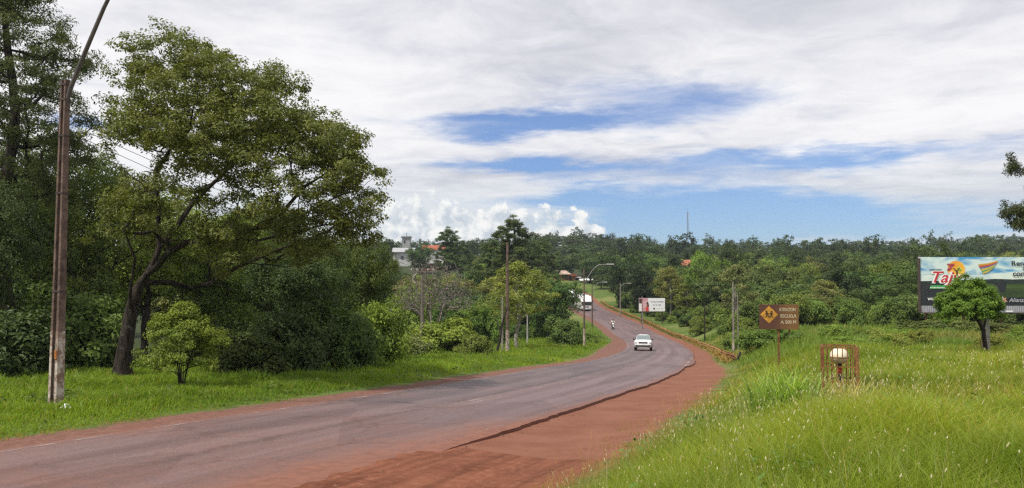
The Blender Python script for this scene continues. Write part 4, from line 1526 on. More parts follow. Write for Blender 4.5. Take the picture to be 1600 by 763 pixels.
x, y, z = at(676, 92)
bt = thing('bare_tree', 'leafless grey-brown tree with a wide fan of twigs behind the crossarm pole', 'tree', (x, y, z + 0.3))
link('branches', bare_tree(), bt)
bt.scale = (1.0, 1.0, 1.12)

# ---- named trees further off
mid_list = [
    (AIRY[1], 808, 86, 412, 125, 11.0, 6.0, (0.110, 0.130, 0.034), 'light yellow-green feathery tree next to the tall pole with a white foot'),
    (BROAD[0], 862, 118, 430, 95, 10.0, 8.0, (0.040, 0.072, 0.020), 'dark green tree overhanging the road beside the bus'),
    (BROAD[1], 838, 132, 445, 80, 10.0, 8.0, (0.055, 0.095, 0.022), 'mid-green tree behind the round bush inside the bend'),
    (BROAD[0], 655, 285, 383, 50, 10.0, 8.0, (0.034, 0.060, 0.020), 'round dark tree standing between the white house and the tiled house'),
    (BROAD[3], 858, 285, 398, 46, 10.0, 8.0, (0.040, 0.070, 0.022), 'green tree on the slope above the orange brick house'),
    (BROAD[2], 890, 292, 400, 46, 10.0, 8.0, (0.026, 0.046, 0.018), 'dark tree on the slope behind the orange annex'),
    (BROAD[1], 925, 290, 396, 48, 10.0, 8.0, (0.024, 0.044, 0.018), 'dark tree rising behind the roadside shop'),
    (BROAD[4], 952, 262, 405, 44, 10.0, 8.0, (0.030, 0.052, 0.018), 'dark tree beside the roadside shop'),
    (BROAD[1], 940, 232, 428, 30, 10.0, 8.0, (0.036, 0.060, 0.020), 'small tree on the slope between shop and lamp posts'),
    (BROAD[2], 966, 188, 392, 62, 10.0, 8.0, (0.026, 0.046, 0.018), 'dark rounded tree behind the lamp posts by the guard rail'),
    (BROAD[3], 1000, 176, 405, 60, 10.0, 8.0, (0.022, 0.040, 0.017), 'blackish tree standing behind the small white hoarding'),
    (AIRY[0], 1047, 158, 418, 50, 11.0, 5.0, (0.100, 0.120, 0.038), 'olive feathery tree with pale stem beside the small white hoarding'),
    (AIRY[1], 1072, 154, 442, 60, 11.0, 6.0, (0.100, 0.140, 0.036), 'lighter feathery tree next to the olive one beyond the guard rail'),
    (BROAD[4], 1108, 150, 396, 66, 10.0, 8.0, (0.070, 0.135, 0.026), 'bright green round-topped tree beyond the guard rail'),
    (AIRY[2], 1150, 98, 416, 66, 10.0, 4.2, (0.090, 0.105, 0.050), 'grey-green slender tree behind the roadside pole at the end of guard rail'),
    (AIRY[0], 1286, 97, 438, 64, 11.0, 5.0, (0.105, 0.120, 0.050), 'pale airy tree with whitish stem at the edge of the open field'),
    (BROAD[1], 1400, 92, 440, 95, 10.0, 8.0, (0.036, 0.066, 0.020), 'dark green round tree at the field edge just before the hoarding'),
    (BROAD[3], 1345, 100, 448, 85, 10.0, 8.0, (0.040, 0.066, 0.022), 'low dark tree at the field edge beside the pale airy tree'),
    (BROAD[0], 1225, 104, 446, 90, 10.0, 8.0, (0.060, 0.092, 0.032), 'dusty green tree at the field edge behind the school warning sign'),
    (BROAD[2], 1185, 112, 440, 80, 10.0, 8.0, (0.050, 0.080, 0.026), 'green tree at the field edge between slender tree and warning sign'),
]
for i, (pp, px, Y, top, wd_, rh, rw, col, lab) in enumerate(mid_list):
    nm = 'airy_tree' if pp in AIRY else 'broadleaf_tree'
    tree_px(nm, pp, lab, 'tree', px, Y, top, wd_, rh, rw, col, rz=i * 2.1)
pine_list = [(802, 148, 345, 105, 0, 'tallest pine of the clump behind the feathery yellow-green tree'), (768, 160, 372, 90, 1, 'shorter pine on the bare tree side of the clump'), (826, 168, 362, 90, 2, 'broad pine on the road side of the clump'), (848, 190, 372, 75, 1, 'pine at the road end of the clump above the brick house'), (700, 215, 360, 62, 0, 'lone pine towering beside the white rendered house'), (718, 240, 366, 58, 2, 'pine next to the lone one beside the white rendered house')]
for i, (px, Y, top, wd_, k_, lab) in enumerate(pine_list):
    tree_px('pine_tree', PINE[k_], lab, 'tree', px, Y, top, wd_, 16.5, 6.0, (0.040, 0.066, 0.022), rz=i * 1.9)
# big pine at the edge of the view
px_pine = pine_tree(57, 12.2, 9.4, 0.50, 8, 110, 0.24, 16)
x, y, z = at(1694, 42)
pr = plant('pine_tree', px_pine, 'big dark pine whose needle tufts hang over the hoarding against the sky', 'tree', (x, y, z), 1.0, 1.0, (0.036, 0.052, 0.022), 0.6)

# ------------------------------------------------------------------ woods on the slopes
FR = random.Random(77)
SEEN = [(612, 646, 386, 410, 330), (660, 702, 402, 426, 300), (664, 692, 380, 402, 360), (860, 895, 420, 442, 235), (903, 934, 434, 452, 250), (625, 646, 364, 386, 430), (1071, 1083, 406, 415, 240), (996, 1042, 462, 490, 150), (898, 945, 445, 500, 215), (575, 608, 404, 420, 300)]
wood_cols = [(0.030, 0.056, 0.018), (0.040, 0.072, 0.020), (0.052, 0.090, 0.024), (0.036, 0.062, 0.024), (0.075, 0.105, 0.030), (0.046, 0.070, 0.024), (0.085, 0.130, 0.030), (0.022, 0.040, 0.015), (0.100, 0.115, 0.042), (0.100, 0.155, 0.034)]


WOOD_WORDS = ['dark green', 'deep green', 'mid green', 'dull green', 'olive green', 'muted green', 'bright green', 'blackish green', 'yellow-olive', 'fresh yellow-green']


def room_below_views(px, w_px, z, Y):
    """tallest a tree may be here without standing in front of a house that the wood leaves in view"""
    m = 99.0
    for x0, x1, y0, y1, yd in SEEN:
        if Y < yd and px + w_px * 0.5 > x0 and px - w_px * 0.5 < x1:
            m = min(m, up_to(y1 + 1, Y) - z)
    return m


def wood_layer(Y, p0, p1, hmin, hmax, crown_m, step, far=False, label='', group='', pine_share=0.12, pine_label=''):
    px = p0 + FR.random() * step
    while px < p1:
        Yj = Y * (1 + (FR.random() - 0.5) * 0.10)
        x, y, z = at(px, Yj)
        t, n = road_sn(np.array([x]), np.array([y]))
        h = hmin + (hmax - hmin) * FR.random() ** 1.3
        if FR.random() < 0.10:
            h *= 1.25
        wd_ = crown_m * (0.75 + 0.75 * FR.random() ** 1.5)
        w_px = wd_ * F / Yj
        pine = FR.random() < pine_share
        if pine:
            h *= 1.22
        top, base = 430 - (z + h) / Yj * F, 430 - z / Yj * F
        clear = Y > 262 or n[0] < -(7 + wd_ * 0.45) or n[0] > 7.5 + wd_ * 0.4
        room = room_below_views(px, w_px, z, Yj)
        if room < h:
            h, pine = room, False
        if clear and h > 3.0:
            col = wood_cols[FR.randrange(len(wood_cols))]
            if Y > 290:
                col = tuple(q * 0.72 for q in wood_cols[FR.choice((0, 1, 3, 5, 7))])
            lab = label
            if Y <= 290:
                lab = ('tall ' if h > (hmin + hmax) * 0.5 else 'low ') + WOOD_WORDS[wood_cols.index(col)] + label[label.index(' broadleaf'):]
            rz = FR.random() * 6.28
            if far:
                me = FR.choice(FARP if pine else FARB)
                o = link('pine_tree' if pine else 'broadleaf_tree', me, None, (x, y, z - 0.3), (0, 0, rz))
                o.scale = (wd_ / 9.5, wd_ / 9.5, h / (15.0 if pine else 11.0))
                if pine:
                    o.scale[0] = o.scale[1] = wd_ / 8.0
                o.color = tuple(q * 1.8 for q in ((0.034, 0.056, 0.022) if pine else col)) + (1,)
                tag(o, pine_label if pine else label, 'tree', ('pines ' if pine else 'trees ') + group)
            else:
                pp = FR.choice(PINE if pine else BROAD)
                plant('pine_tree' if pine else 'broadleaf_tree', pp, pine_label if pine else lab, 'tree', (x, y, z - 0.2), h / (16.0 if pine else 10.0), wd_ / (7.0 if pine else 8.5), (0.036, 0.060, 0.022) if pine else col, rz, ('pines ' if pine else 'trees ') + group)
        px += step * (0.7 + 0.6 * FR.random())


RW, RWP, RG = 'green broadleaf tree in the wood beyond the guard rail and the open field', 'dark pine in the wood beyond the guard rail and the open field', 'in the wood beyond the guard rail'
for Y, hm, hM, cm_, st in ((112, 6.5, 9, 8.5, 62), (126, 8, 10.5, 9, 54), (144, 8.5, 11.5, 9, 48), (166, 9, 12, 9.5, 42), (192, 9.5, 13, 10, 38), (225, 9, 13, 10, 36), (262, 9, 12.5, 10, 33)):
    wood_layer(Y, 975 if Y > 150 else 1085, 1680, hm, hM, cm_, st, False, RW, RG, 0.04, RWP)
LW, LWP, LG = 'green broadleaf tree in the dip behind the crossarm pole and the bare tree', 'dark pine in the dip behind the crossarm pole and the bare tree', 'in the dip behind the crossarm pole'
for Y, p0, p1, hm, hM, cm_, st in ((108, 560, 800, 5.0, 7.0, 7, 50), (124, 560, 850, 6, 8, 8, 50), (150, 540, 880, 8.5, 11, 9, 44), (185, 540, 885, 9, 12, 9, 40), (220, 540, 880, 9, 12, 9.5, 36), (258, 540, 940, 8, 11, 10, 34)):
    wood_layer(Y, p0, p1, hm, hM, cm_, st, False, LW, LG, 0.12, LWP)
BW, BG = 'green broadleaf tree deep in the wood behind the spreading tree', 'deep in the wood behind the spreading tree'
for Y, hm, hM, cm_, st in ((72, 9, 12, 8, 85), (92, 10, 13, 9, 75), (125, 11, 14, 10, 70)):
    wood_layer(Y, -120, 560, hm, hM, cm_, st, False, BW, BG, 0.0, BW)
# the last folds of the ridge, too far off to tell tree from tree
FT = [broad_tree(95 + i, 11, 9.5, 34, 15, 1.0, 0.12, 1.25, 8, under=0.5) for i in range(3)]
FT_V = []
for tm_, cm_m in FT:
    v = np.zeros(len(cm_m.vertices) * 3, np.float32)
    cm_m.vertices.foreach_get('co', v)
    ti = np.zeros(len(cm_m.vertices), np.float32)
    cm_m.attributes['tint'].data.foreach_get('value', ti)
    FT_V.append((v.reshape(-1, 3), ti))
VV_, TT_ = [], []
for Y, st in ((560, 17), (640, 15), (700, 13)):
    px = 480.0
    while px < 1740:
        Yj = Y * FR.uniform(0.95, 1.05)
        x, y, z = at(px, Yj)
        v, ti = FT_V[FR.randrange(3)]
        s, hs, a = FR.uniform(0.95, 1.5), FR.uniform(0.55, 1.2) * (1.35 if FR.random() < 0.1 else 1), FR.random() * 6.28
        c_, s_ = math.cos(a), math.sin(a)
        VV_.append(np.stack([x + (v[:, 0] * c_ - v[:, 1] * s_) * s, y + (v[:, 0] * s_ + v[:, 1] * c_) * s, z - 0.3 + v[:, 2] * hs], 1))
        TT_.append(np.clip(ti * 0.7 + FR.uniform(0, 0.35), 0, 1))
        px += st * FR.uniform(0.7, 1.3)
VV_ = np.concatenate(VV_)
fo = link('forest', mesh_np('forest', VV_, [np.arange(len(VV_)).reshape(-1, 4)], LEAF, attrs={'tint': np.concatenate(TT_)}))
fo.color = (0.046, 0.070, 0.032, 1)
tag(fo, 'dark far-off forest along the crest of the hill', kind='stuff')
HW, HWP, HG = 'small dark tree on the wooded ridge along the skyline', 'small dark pine on the wooded ridge along the skyline', 'on the skyline ridge'
for Y, hm, hM, cm_, st in ((305, 9, 13, 11, 42), (360, 9, 12, 11.5, 36), (425, 9, 12, 12, 31), (490, 8, 12, 12.5, 30)):
    wood_layer(Y, 540, 1680, hm, hM, cm_, st, True, HW, HG, 0.04, HWP)


# thicket close behind the guard rail
for i in range(24):
    tq = 88 + i * 5.0
    for nq, hq, big in ((9.2, 2.6, False), (12.5, 4.0, False), (18.0, 8.0, True)):
        pq = on_road(np.array([tq + FR.uniform(-2, 2)]), np.array([nq + FR.uniform(-1, 1)]))[0]
        zq = gz(pq[0], pq[1])
        pxq = 800 + pq[0] / pq[1] * F
        if big and tq > 110:
            hh = min(hq * FR.uniform(0.8, 1.25), room_below_views(pxq, 50, zq, pq[1]))
            if hh > 3:
                plant('broadleaf_tree', FR.choice(BROAD), 'leafy tree in the thicket close behind the guard rail', 'tree', (pq[0], pq[1], zq - 0.2), hh / 10.0, hh / 10.0 * 0.95, FR.choice(wood_cols), FR.random() * 6.28, 'thicket trees behind the guard rail')
        elif not big and (i + (nq > 10)) % 2 == 0:
            hh = min(hq * FR.uniform(0.6, 1.2), room_below_views(pxq, 30, zq, pq[1]))
            if hh > 0.8:
                plant('bush', BUSH[FR.randrange(3)], 'leafy bush in the thicket close behind the guard rail', 'bush', (pq[0], pq[1], zq - 0.1), hh / 2.0, max(hh * 1.25, 2.2) / 3.0, FR.choice([(0.06, 0.10, 0.024), (0.085, 0.13, 0.03), (0.045, 0.075, 0.022)]), FR.random() * 6.28, 'thicket bushes behind the guard rail', 'stems', 'foliage')


# low scrub along the foot of the woods and the guard rail
def scrub(px, Y, wd_m, h, col, label, group):
    x, y, z = at(px, Y)
    t, n = road_sn(np.array([x]), np.array([y]))
    if abs(n[0]) < 6.2 + wd_m * 0.4:
        return
    plant('bush', BUSH[FR.randrange(3)], label, 'bush', (x, y, z - 0.1), h / 2.0, wd_m / 3.0, col, FR.random() * 6.28, group, 'stems', 'foliage')


for i in range(46):
    px = 1015 + i * 13.5 + FR.random() * 8
    Y = np.interp(px, [1015, 1080, 1150, 1300, 1420, 1650], [135, 112, 92, 92, 84, 84]) * (0.95 + 0.12 * FR.random())
    if 1180 < px < 1260 and Y < 70:
        continue
    scrub(px, Y, 3.4 + 2.2 * FR.random(), 2.0 + 2.2 * FR.random(), FR.choice([(0.060, 0.10, 0.024), (0.080, 0.125, 0.028), (0.085, 0.105, 0.036), (0.048, 0.078, 0.022)]), 'leafy bush in the scrub along the foot of the far wood', 'scrub along the foot of the far wood')
for i in range(26):
    px = 950 + i * 9
    Y = np.interp(px, [950, 1000, 1060, 1120, 1190], [182, 142, 108, 82, 70]) * (1.0 + 0.06 * FR.random())
    scrub(px, Y, 2.4 + 1.4 * FR.random(), 0.9 + 1.0 * FR.random(), FR.choice([(0.085, 0.14, 0.026), (0.10, 0.135, 0.034), (0.065, 0.11, 0.024)]), 'weedy bush growing against the back of the guard rail', 'bushes behind the guard rail')
for i in range(14):
    px = 1270 + FR.random() * 330
    Y = 36 + FR.random() * 26
    scrub(px, Y, 1.2 + 1.2 * FR.random(), 0.9 + 0.7 * FR.random(), FR.choice([(0.09, 0.14, 0.03), (0.11, 0.14, 0.035)]), 'low weedy tuft in the open field towards the hoarding', 'weeds in the open field')
for i in range(30):
    px = -40 + i * 22 + FR.random() * 10
    Y = np.interp(px, [-40, 150, 400, 620], [35, 40, 40, 50]) * (1 + 0.15 * FR.random())
    if 140 < px < 285:
        continue
    scrub(px, Y, 2.2 + 1.4 * FR.random(), 0.9 + 1.2 * FR.random(), FR.choice([(0.030, 0.052, 0.016), (0.045, 0.080, 0.018), (0.060, 0.095, 0.02)]), 'shaded undergrowth bush along the edge of the wood behind the verge', 'undergrowth along the verge wood')
for i in range(12):
    px = 600 + i * 26 + FR.random() * 12
    Y = np.interp(px, [600, 760, 900], [78, 112, 125]) * (1 + 0.10 * FR.random())
    scrub(px, Y, 3.0 + 1.6 * FR.random(), 1.4 + 1.4 * FR.random(), FR.choice([(0.07, 0.115, 0.024), (0.045, 0.075, 0.02), (0.09, 0.125, 0.03)]), 'leafy bush where the grass inside the bend meets the dip', 'bushes along the dip')

# ------------------------------------------------------------------ street lamps, poles, wires
POLE_PAINT, _nt, _out = material('worn_white_pole_paint')
_pos = _nt.n('ShaderNodeTexCoord').outputs['Object']
_a = _nt.noise(_pos, 5.0, 7, 0.7).outputs[0]
_bs = _nt.n('ShaderNodeBsdfPrincipled')
_nt.put(_bs.inputs['Base Color'], _nt.mix(_nt.ramp(_a, 0.42, 0.58), (0.19, 0.12, 0.09), (0.46, 0.40, 0.35)))
_bs.inputs['Roughness'].default_value = 0.9
_nt.put(_out.inputs[0], _bs.outputs[0])
BROWN_CONC = plain('red_dusted_concrete', (0.150, 0.100, 0.080), 0.9, 0.28, 4.0, bump=0.5)
GREY_CONC = plain('grey_concrete', (0.24, 0.215, 0.19), 0.9, 0.25, 4.0, bump=0.4)
ORANGE = plain('orange_paint', (0.42, 0.15, 0.03), 0.8, 0.25, 9.0)


def h_section(w_, d_, z, rec=0.32):
    """outline of a double-T concrete pole"""
    a, b = w_ / 2, d_ / 2
    e = b * (1 - 2 * rec)
    f = a * 0.46
    return [(-a, -b, z), (-f, -b, z), (-f * 0.8, -e, z), (f * 0.8, -e, z), (f, -b, z), (a, -b, z), (a, b, z), (f, b, z), (f * 0.8, e, z), (-f * 0.8, e, z), (-f, b, z), (-a, b, z)]


def near_lamp():
    x, y, z = at(92, 20.9)
    t = thing('street_lamp', 'tall weathered concrete lamp post with peeling white foot on the verge', 'street lamp', (x, y, z - 0.05), math.radians(-22))
    H = 8.6
    tilt = 0.012
    def cut(z0, z1, grow_, name, mat, k=8):
        m = MB()
        secs = []
        for i in range(k + 1):
            q = z0 + (z1 - z0) * i / k
            f = q / H
            secs.append([(px_ + tilt * q, py_, pz_) for px_, py_, pz_ in h_section(0.30 - 0.12 * f + grow_, 0.22 - 0.07 * f + grow_, q)])
        m.loft(secs)
        return m.obj(name, mat, t)
    cut(-0.3, H, 0.0, 'pole', BROWN_CONC, 14)
    cut(0.02, 2.05, 0.008, 'white_band', POLE_PAINT, 5)
    m = MB()
    m.box((0.105, -0.118, 1.45), (0.08, 0.02, 0.22))
    m.obj('orange_mark', ORANGE, t)
    for zz in (3.05, 5.6, 7.1, 8.05, 8.45):
        f = zz / H
        m = MB()
        m.loft([[(a * 1.0 + tilt * zz, b, c) for a, b, c in [(-s_ / 2, -d_ / 2, q), (s_ / 2, -d_ / 2, q), (s_ / 2, d_ / 2, q), (-s_ / 2, d_ / 2, q)]] for q in (zz, zz + 0.05) for s_, d_ in ((0.325 - 0.12 * f, 0.24 - 0.07 * f),)])
        m.obj('clamp_band', plain('dark_clamp', (0.06, 0.04, 0.035), 0.8, 0.2), t)
    m = MB()
    pts = [(0.14, 0, 7.95), (0.30, 0, 8.38), (0.55, 0, 8.85), (0.98, 0, 9.6), (1.42, 0, 10.35), (1.80, 0, 10.90), (2.25, 0, 11.25), (2.75, 0, 11.38)]
    m.tube(pts, [0.06, 0.06, 0.058, 0.055, 0.05, 0.045, 0.042, 0.04], 10)
    m.obj('arm', plain('weathered_dark_pipe', (0.10, 0.085, 0.08), 0.6, 0.2), t, smooth=True)
    m = MB()
    m.loft([[(xx + 0.7, ww * c_, 11.38 + hh * s_) for c_, s_ in [(math.cos(a), math.sin(a)) for a in np.linspace(0, 2 * math.pi, 11)[:-1]]] for xx, ww, hh in ((2.0, 0.06, 0.05), (2.15, 0.12, 0.07), (2.45, 0.15, 0.09), (2.65, 0.11, 0.06), (2.70, 0.04, 0.03))])
    m.obj('lamp_head', STEEL, t, smooth=True)
    return t


near_lamp()


def far_pole(name, label, px, Y, h, r=0.11, mat=None, foot=0.0, arm=None, crossarm=False, cat='pole', lean=0.0, group=None):
    x, y, z = at(px, Y)
    t = thing(name, label, cat, (x, y, z - 0.05), 0.0, group)
    m = MB()
    m.tube([(0, 0, -0.3), (lean * 0.5, 0, h * 0.5), (lean, 0, h)], [r * 1.15, r * 0.95, r * 0.65], 8)
    m.obj('shaft', mat or GREY_CONC, t, smooth=True)
    if foot:
        m = MB()
        m.tube([(0, 0, 0.02), (lean * foot / h, 0, foot)], [r * 1.15 + 0.012, r * 1.05 + 0.012], 8)
        m.obj('white_band', POLE_PAINT, t, smooth=True)
    if arm:
        z0, z1, reach, ahead = arm
        pts = []
        for i in range(9):
            f = i / 8
            pts.append((lean + reach * (f ** 1.0) * 0.75, ahead * f, z0 + (z1 - z0) * math.sin(f * math.pi / 2)))
        pts.append((lean + reach, ahead, z1 + 0.02))
        m = MB()
        m.tube(pts, 0.05, 6)
        m.obj('arm', STEEL, t, smooth=True)
        m = MB()
        s = 1 if reach > 0 else -1
        m.box((lean + reach + 0.38 * s, ahead, z1 + 0.03), (0.85, 0.30, 0.16))
        hd = m.obj('lamp_head', plain('pale_lamp_housing', (0.36, 0.36, 0.36), 0.4, 0.08), t, bevel=0.05)
    if crossarm:
        m = MB()
        m.box((lean * 0.97, -0.12, h - 0.35), (2.1, 0.09, 0.11))
        ca = m.obj('crossarm', BARK_DEAD, t)
        for xx in (-0.95, -0.45, 0.5, 0.95):
            m = MB()
            m.lathe([(0.012, 0), (0.012, 0.10), (0.05, 0.12), (0.035, 0.17), (0.045, 0.19), (0.02, 0.25)], (lean * 0.97 + xx, -0.12, h - 0.30), 8)
            m.obj('insulator', plain('white_porcelain', (0.62, 0.60, 0.56), 0.3, 0.05), ca, smooth=True)
        m = MB()
        m.tube([(lean - 0.35, -0.1, h - 0.4), (lean - 0.75, -0.15, h - 0.75), (lean - 0.85, -0.15, h - 1.15), (lean - 0.6, -0.15, h - 1.3)], 0.035, 6)
        m.obj('loose_cable', plain('pale_cable', (0.45, 0.42, 0.38), 0.6, 0.1), t, smooth=True)
    return t


far_pole('utility_pole', 'brown wooden pole with crossarm and insulators among the bushes', 660, 70, 7.7, 0.14, BARK_DEAD, crossarm=True)
far_pole('utility_pole', 'tall brown pole with a white painted foot on the grass inside the bend', 793, 75, 10.4, 0.15, BROWN_CONC, foot=2.2)
far_pole('utility_pole', 'thin pale pole standing close to the tall one with white foot', 785, 79, 5.4, 0.09, plain('pale_weathered_wood', (0.30, 0.27, 0.24), 0.9, 0.2))
far_pole('utility_pole', 'short pale post on the grass in front of the dip', 824, 104, 4.0, 0.10, plain('whitewashed_post', (0.40, 0.38, 0.35), 0.9, 0.2))
far_pole('street_lamp', 'lamp post with long curved arm on the grass inside the bend', 912.5, 95, 9.25, 0.11, BROWN_CONC, foot=2.2, arm=(7.5, 9.75, 2.7, -0.2), cat='street lamp')
far_pole('street_lamp', 'smaller lamp post with curved arm beyond the one inside the bend', 925, 145, 7.6, 0.12, BROWN_CONC, arm=(6.0, 8.0, 1.9, -0.2), cat='street lamp')
far_pole('street_lamp', 'lamp post with arm standing behind the far part of the guard rail', 969, 168, 7.0, 0.13, GREY_CONC, arm=(6.2, 6.9, 1.5, 0.0), cat='street lamp')
far_pole('utility_pole', 'slim pole in front of the small white hoarding', 1003, 141, 5.9, 0.10, GREY_CONC)
far_pole('utility_pole', 'dark thin pole among the bushes behind the guard rail', 1100, 108, 5.0, 0.09, BARK)
far_pole('utility_pole', 'concrete pole with white painted ring at the broken end of guard rail', 1145, 61, 5.9, 0.08, GREY_CONC, foot=0.0)
far_pole('utility_pole', 'very thin pole just behind the concrete pole at the rail end', 1152, 72, 5.2, 0.05, GREY_CONC)
x, y, z = at(1145, 61)
_ring = [o for o in bpy.data.objects if o.get('label', '').startswith('concrete pole with white painted ring')][0]
m = MB()
m.tube([(0, 0, 0.75), (0, 0, 1.4)], [0.104, 0.10], 8)
m.obj('white_band', POLE_PAINT, _ring, smooth=True)
# crooked dark trunk leaning by the thin pole
m = MB()
x, y, z = at(774, 74)
m.tube([(x, y, z - 0.2), (x + 0.25, y, z + 0.6), (x + 0.45, y, z + 1.4), (x + 0.55, y, z + 2.3), (x + 0.8, y, z + 3.4), (x + 1.2, y, z + 4.4)], [0.16, 0.13, 0.12, 0.11, 0.09, 0.05], 7)
m.tube([(x + 0.5, y, z + 1.9), (x + 0.2, y + 0.2, z + 2.8), (x - 0.2, y + 0.3, z + 3.6)], [0.07, 0.05, 0.03], 6)
tag(m.obj('dead_trunk', BARK, None, smooth=True), 'crooked dark dead trunk leaning beside the thin pale pole', 'tree trunk')

WIRE = plain('black_wire', (0.03, 0.03, 0.032), 0.5, 0.1)


def wire(a, b, sag, r, label, group=None):
    m = MB()
    a, b = Vector(a), Vector(b)
    m.tube([a.lerp(b, i / 18) - Vector((0, 0, sag * 4 * (i / 18) * (1 - i / 18))) for i in range(19)], r, 4)
    tag(m.obj('power_line', WIRE), label, 'power line', group)


p660 = Vector(at(660, 70))
for i, (dz_, ox) in enumerate(((7.6, 0.95), (7.6, 0.5), (7.6, -0.45), (6.9, -0.95))):
    a = Vector(((-70 - 800) / F * 30, 30 + i * 0.5, up_to(88 + i * 14, 30)))
    wire(a, p660 + Vector((ox, -0.12, dz_)), 0.35, 0.014, 'black power line sagging from the wood to the crossarm pole', 'power lines through the spreading tree')
p793 = Vector(at(793, 75))
for i, zz in enumerate((5.6, 5.2, 4.8)):
    wire(p660 + Vector((0, 0, zz + 1.2)), p793 + Vector((0, 0, zz)), 0.5, 0.014, 'black cable strung between the crossarm pole and the tall white-footed pole', 'cables between the two brown poles')
p912 = Vector(at(912.5, 95))
for i, zz in enumerate((8.6, 8.0)):
    wire(p793 + Vector((0, 0, zz + 1.0)), p912 + Vector((0, 0, zz)), 0.5, 0.014, 'black cable strung from the white-footed pole to the lamp inside the bend', 'cables over the grass inside the bend')

# ------------------------------------------------------------------ guard rail
RAILM, _nt, _out = material('dusty_rusted_rail')
_pos = _nt.n('ShaderNodeNewGeometry').outputs['Position']
_a = _nt.noise(_pos, 1.6, 6, 0.65).outputs[0]
_b = _nt.noise(_pos, 9.0, 5, 0.7).outputs[0]
_c = _nt.mix(_nt.ramp(_a, 0.35, 0.65), (0.20, 0.085, 0.025), (0.36, 0.22, 0.065))
_c = _nt.mix(_nt.ramp(_b, 0.52, 0.66), _c, (0.06, 0.035, 0.018))
_bs = _nt.n('ShaderNodeBsdfPrincipled')
_nt.put(_bs.inputs['Base Color'], _c)
_bs.inputs['Roughness'].default_value = 0.85
_nt.put(_out.inputs[0], _bs.outputs[0])


def rail_n(t):
    return np.interp(t, [54, 60, 66, 80, 100, 140, 210], [7.0, 6.35, 5.9, 5.45, 5.25, 5.1, 5.0])


def rail_pt(t):
    p = on_road(np.array([t]), np.array([rail_n(t)]))[0]
    return Vector((p[0], p[1], gz(p[0], p[1])))


WB = [(-0.03, -0.16), (0.04, -0.11), (0.04, -0.06), (-0.03, -0.01), (-0.03, 0.01), (0.04, 0.06), (0.04, 0.11), (-0.03, 0.16), (-0.036, 0.155), (0.032, 0.108), (0.032, 0.062), (-0.037, 0.008), (-0.037, -0.008), (0.032, -0.062), (0.032, -0.108), (-0.036, -0.155)]
rail = thing('guard_rail', 'long low guard rail of rusted dusty beams along the outside of bend', 'guard rail', rail_pt(58.0))
O = Vector(rail.location)
RT = random.Random(5)
tk = 57.0
stations = []
while tk < 203:
    stations.append(tk)
    tk += 3.7
beam_red = plain('red_rusted_beam', (0.26, 0.085, 0.035), 0.85, 0.35, 5.0, bump=0.3)
for i, t0 in enumerate(stations):
    a = rail_pt(t0) - O
    post = MB()
    if i == 0:
        post.box(a + Vector((0.15, -0.1, 0.25)), (0.09, 0.12, 1.05), 0.3, tilt=Matrix.Rotation(math.radians(28), 3, 'Y'))
    else:
        post.box(a + Vector((0.06, 0.0, 0.30)), (0.10, 0.14, 0.90), 0.2, tilt=Matrix.Rotation(math.radians(RT.uniform(-5, 5)), 3, 'Y'))
    post.obj('post', BLACK if i == 0 else RUST, rail)
    if i + 1 < len(stations):
        b = rail_pt(stations[i + 1]) - O
        d = (b - a).normalized()
        side = Vector((-d.y, d.x, 0)).normalized()
        dz0, dz1 = (0.50 + RT.uniform(-0.05, 0.05) - (0.14 if i < 2 else 0.0) * (2 - i) * 0.6, 0.50 + RT.uniform(-0.05, 0.05))
        bm_ = MB()
        bm_.loft([[a + side * q + Vector((0, 0, dz0 + r_)) - d * 0.05 for q, r_ in WB], [a.lerp(b, 0.5) + side * (q + RT.uniform(-0.02, 0.02)) + Vector((0, 0, (dz0 + dz1) / 2 + r_)) for q, r_ in WB], [b + side * q + Vector((0, 0, dz1 + r_)) + d * 0.05 for q, r_ in WB]])
        bm_.obj('rail_beam', beam_red if i < 3 else RAILM, rail)
# dry creeper over the rail
rr = np.random.RandomState(3)
n_c = 560
tt_c = 57.5 + rr.rand(n_c) ** 1.3 * 143
cp = on_road(tt_c, rail_n(tt_c) + rr.randn(n_c) * 0.22)
cp[:, 2] = ground_z(cp[:, 0], cp[:, 1]) + 0.05 + 0.50 * rr.rand(n_c)
v_, q_, ti_ = leaves(cp, np.full(n_c, 0.30), 9, 0.15, rr, 0.8, long=1.6)
creeper = link('dry_creeper', mesh_np('dry_creeper', v_, [q_], LEAF, attrs={'tint': ti_}))
creeper.color = (0.215, 0.135, 0.042, 1)
tag(creeper, 'ochre dried creeper tangled over the guard rail', kind='stuff')
n_c = 420
tt_c = 57.5 + rr.rand(n_c) ** 1.2 * 143
cp = on_road(tt_c, rail_n(tt_c) + 0.1 + np.abs(rr.randn(n_c)) * 0.5)
cp[:, 2] = ground_z(cp[:, 0], cp[:, 1]) + 0.05 + 0.45 * rr.rand(n_c)
v_, q_, ti_ = leaves(cp, np.full(n_c, 0.32), 9, 0.14, rr, 0.7, long=2.2)
weeds = link('roadside_weeds', mesh_np('roadside_weeds', v_, [q_], LEAF, attrs={'tint': ti_}))
weeds.color = (0.17, 0.19, 0.045, 1)
tag(weeds, 'yellowish weeds growing along the foot of the guard rail', kind='stuff')

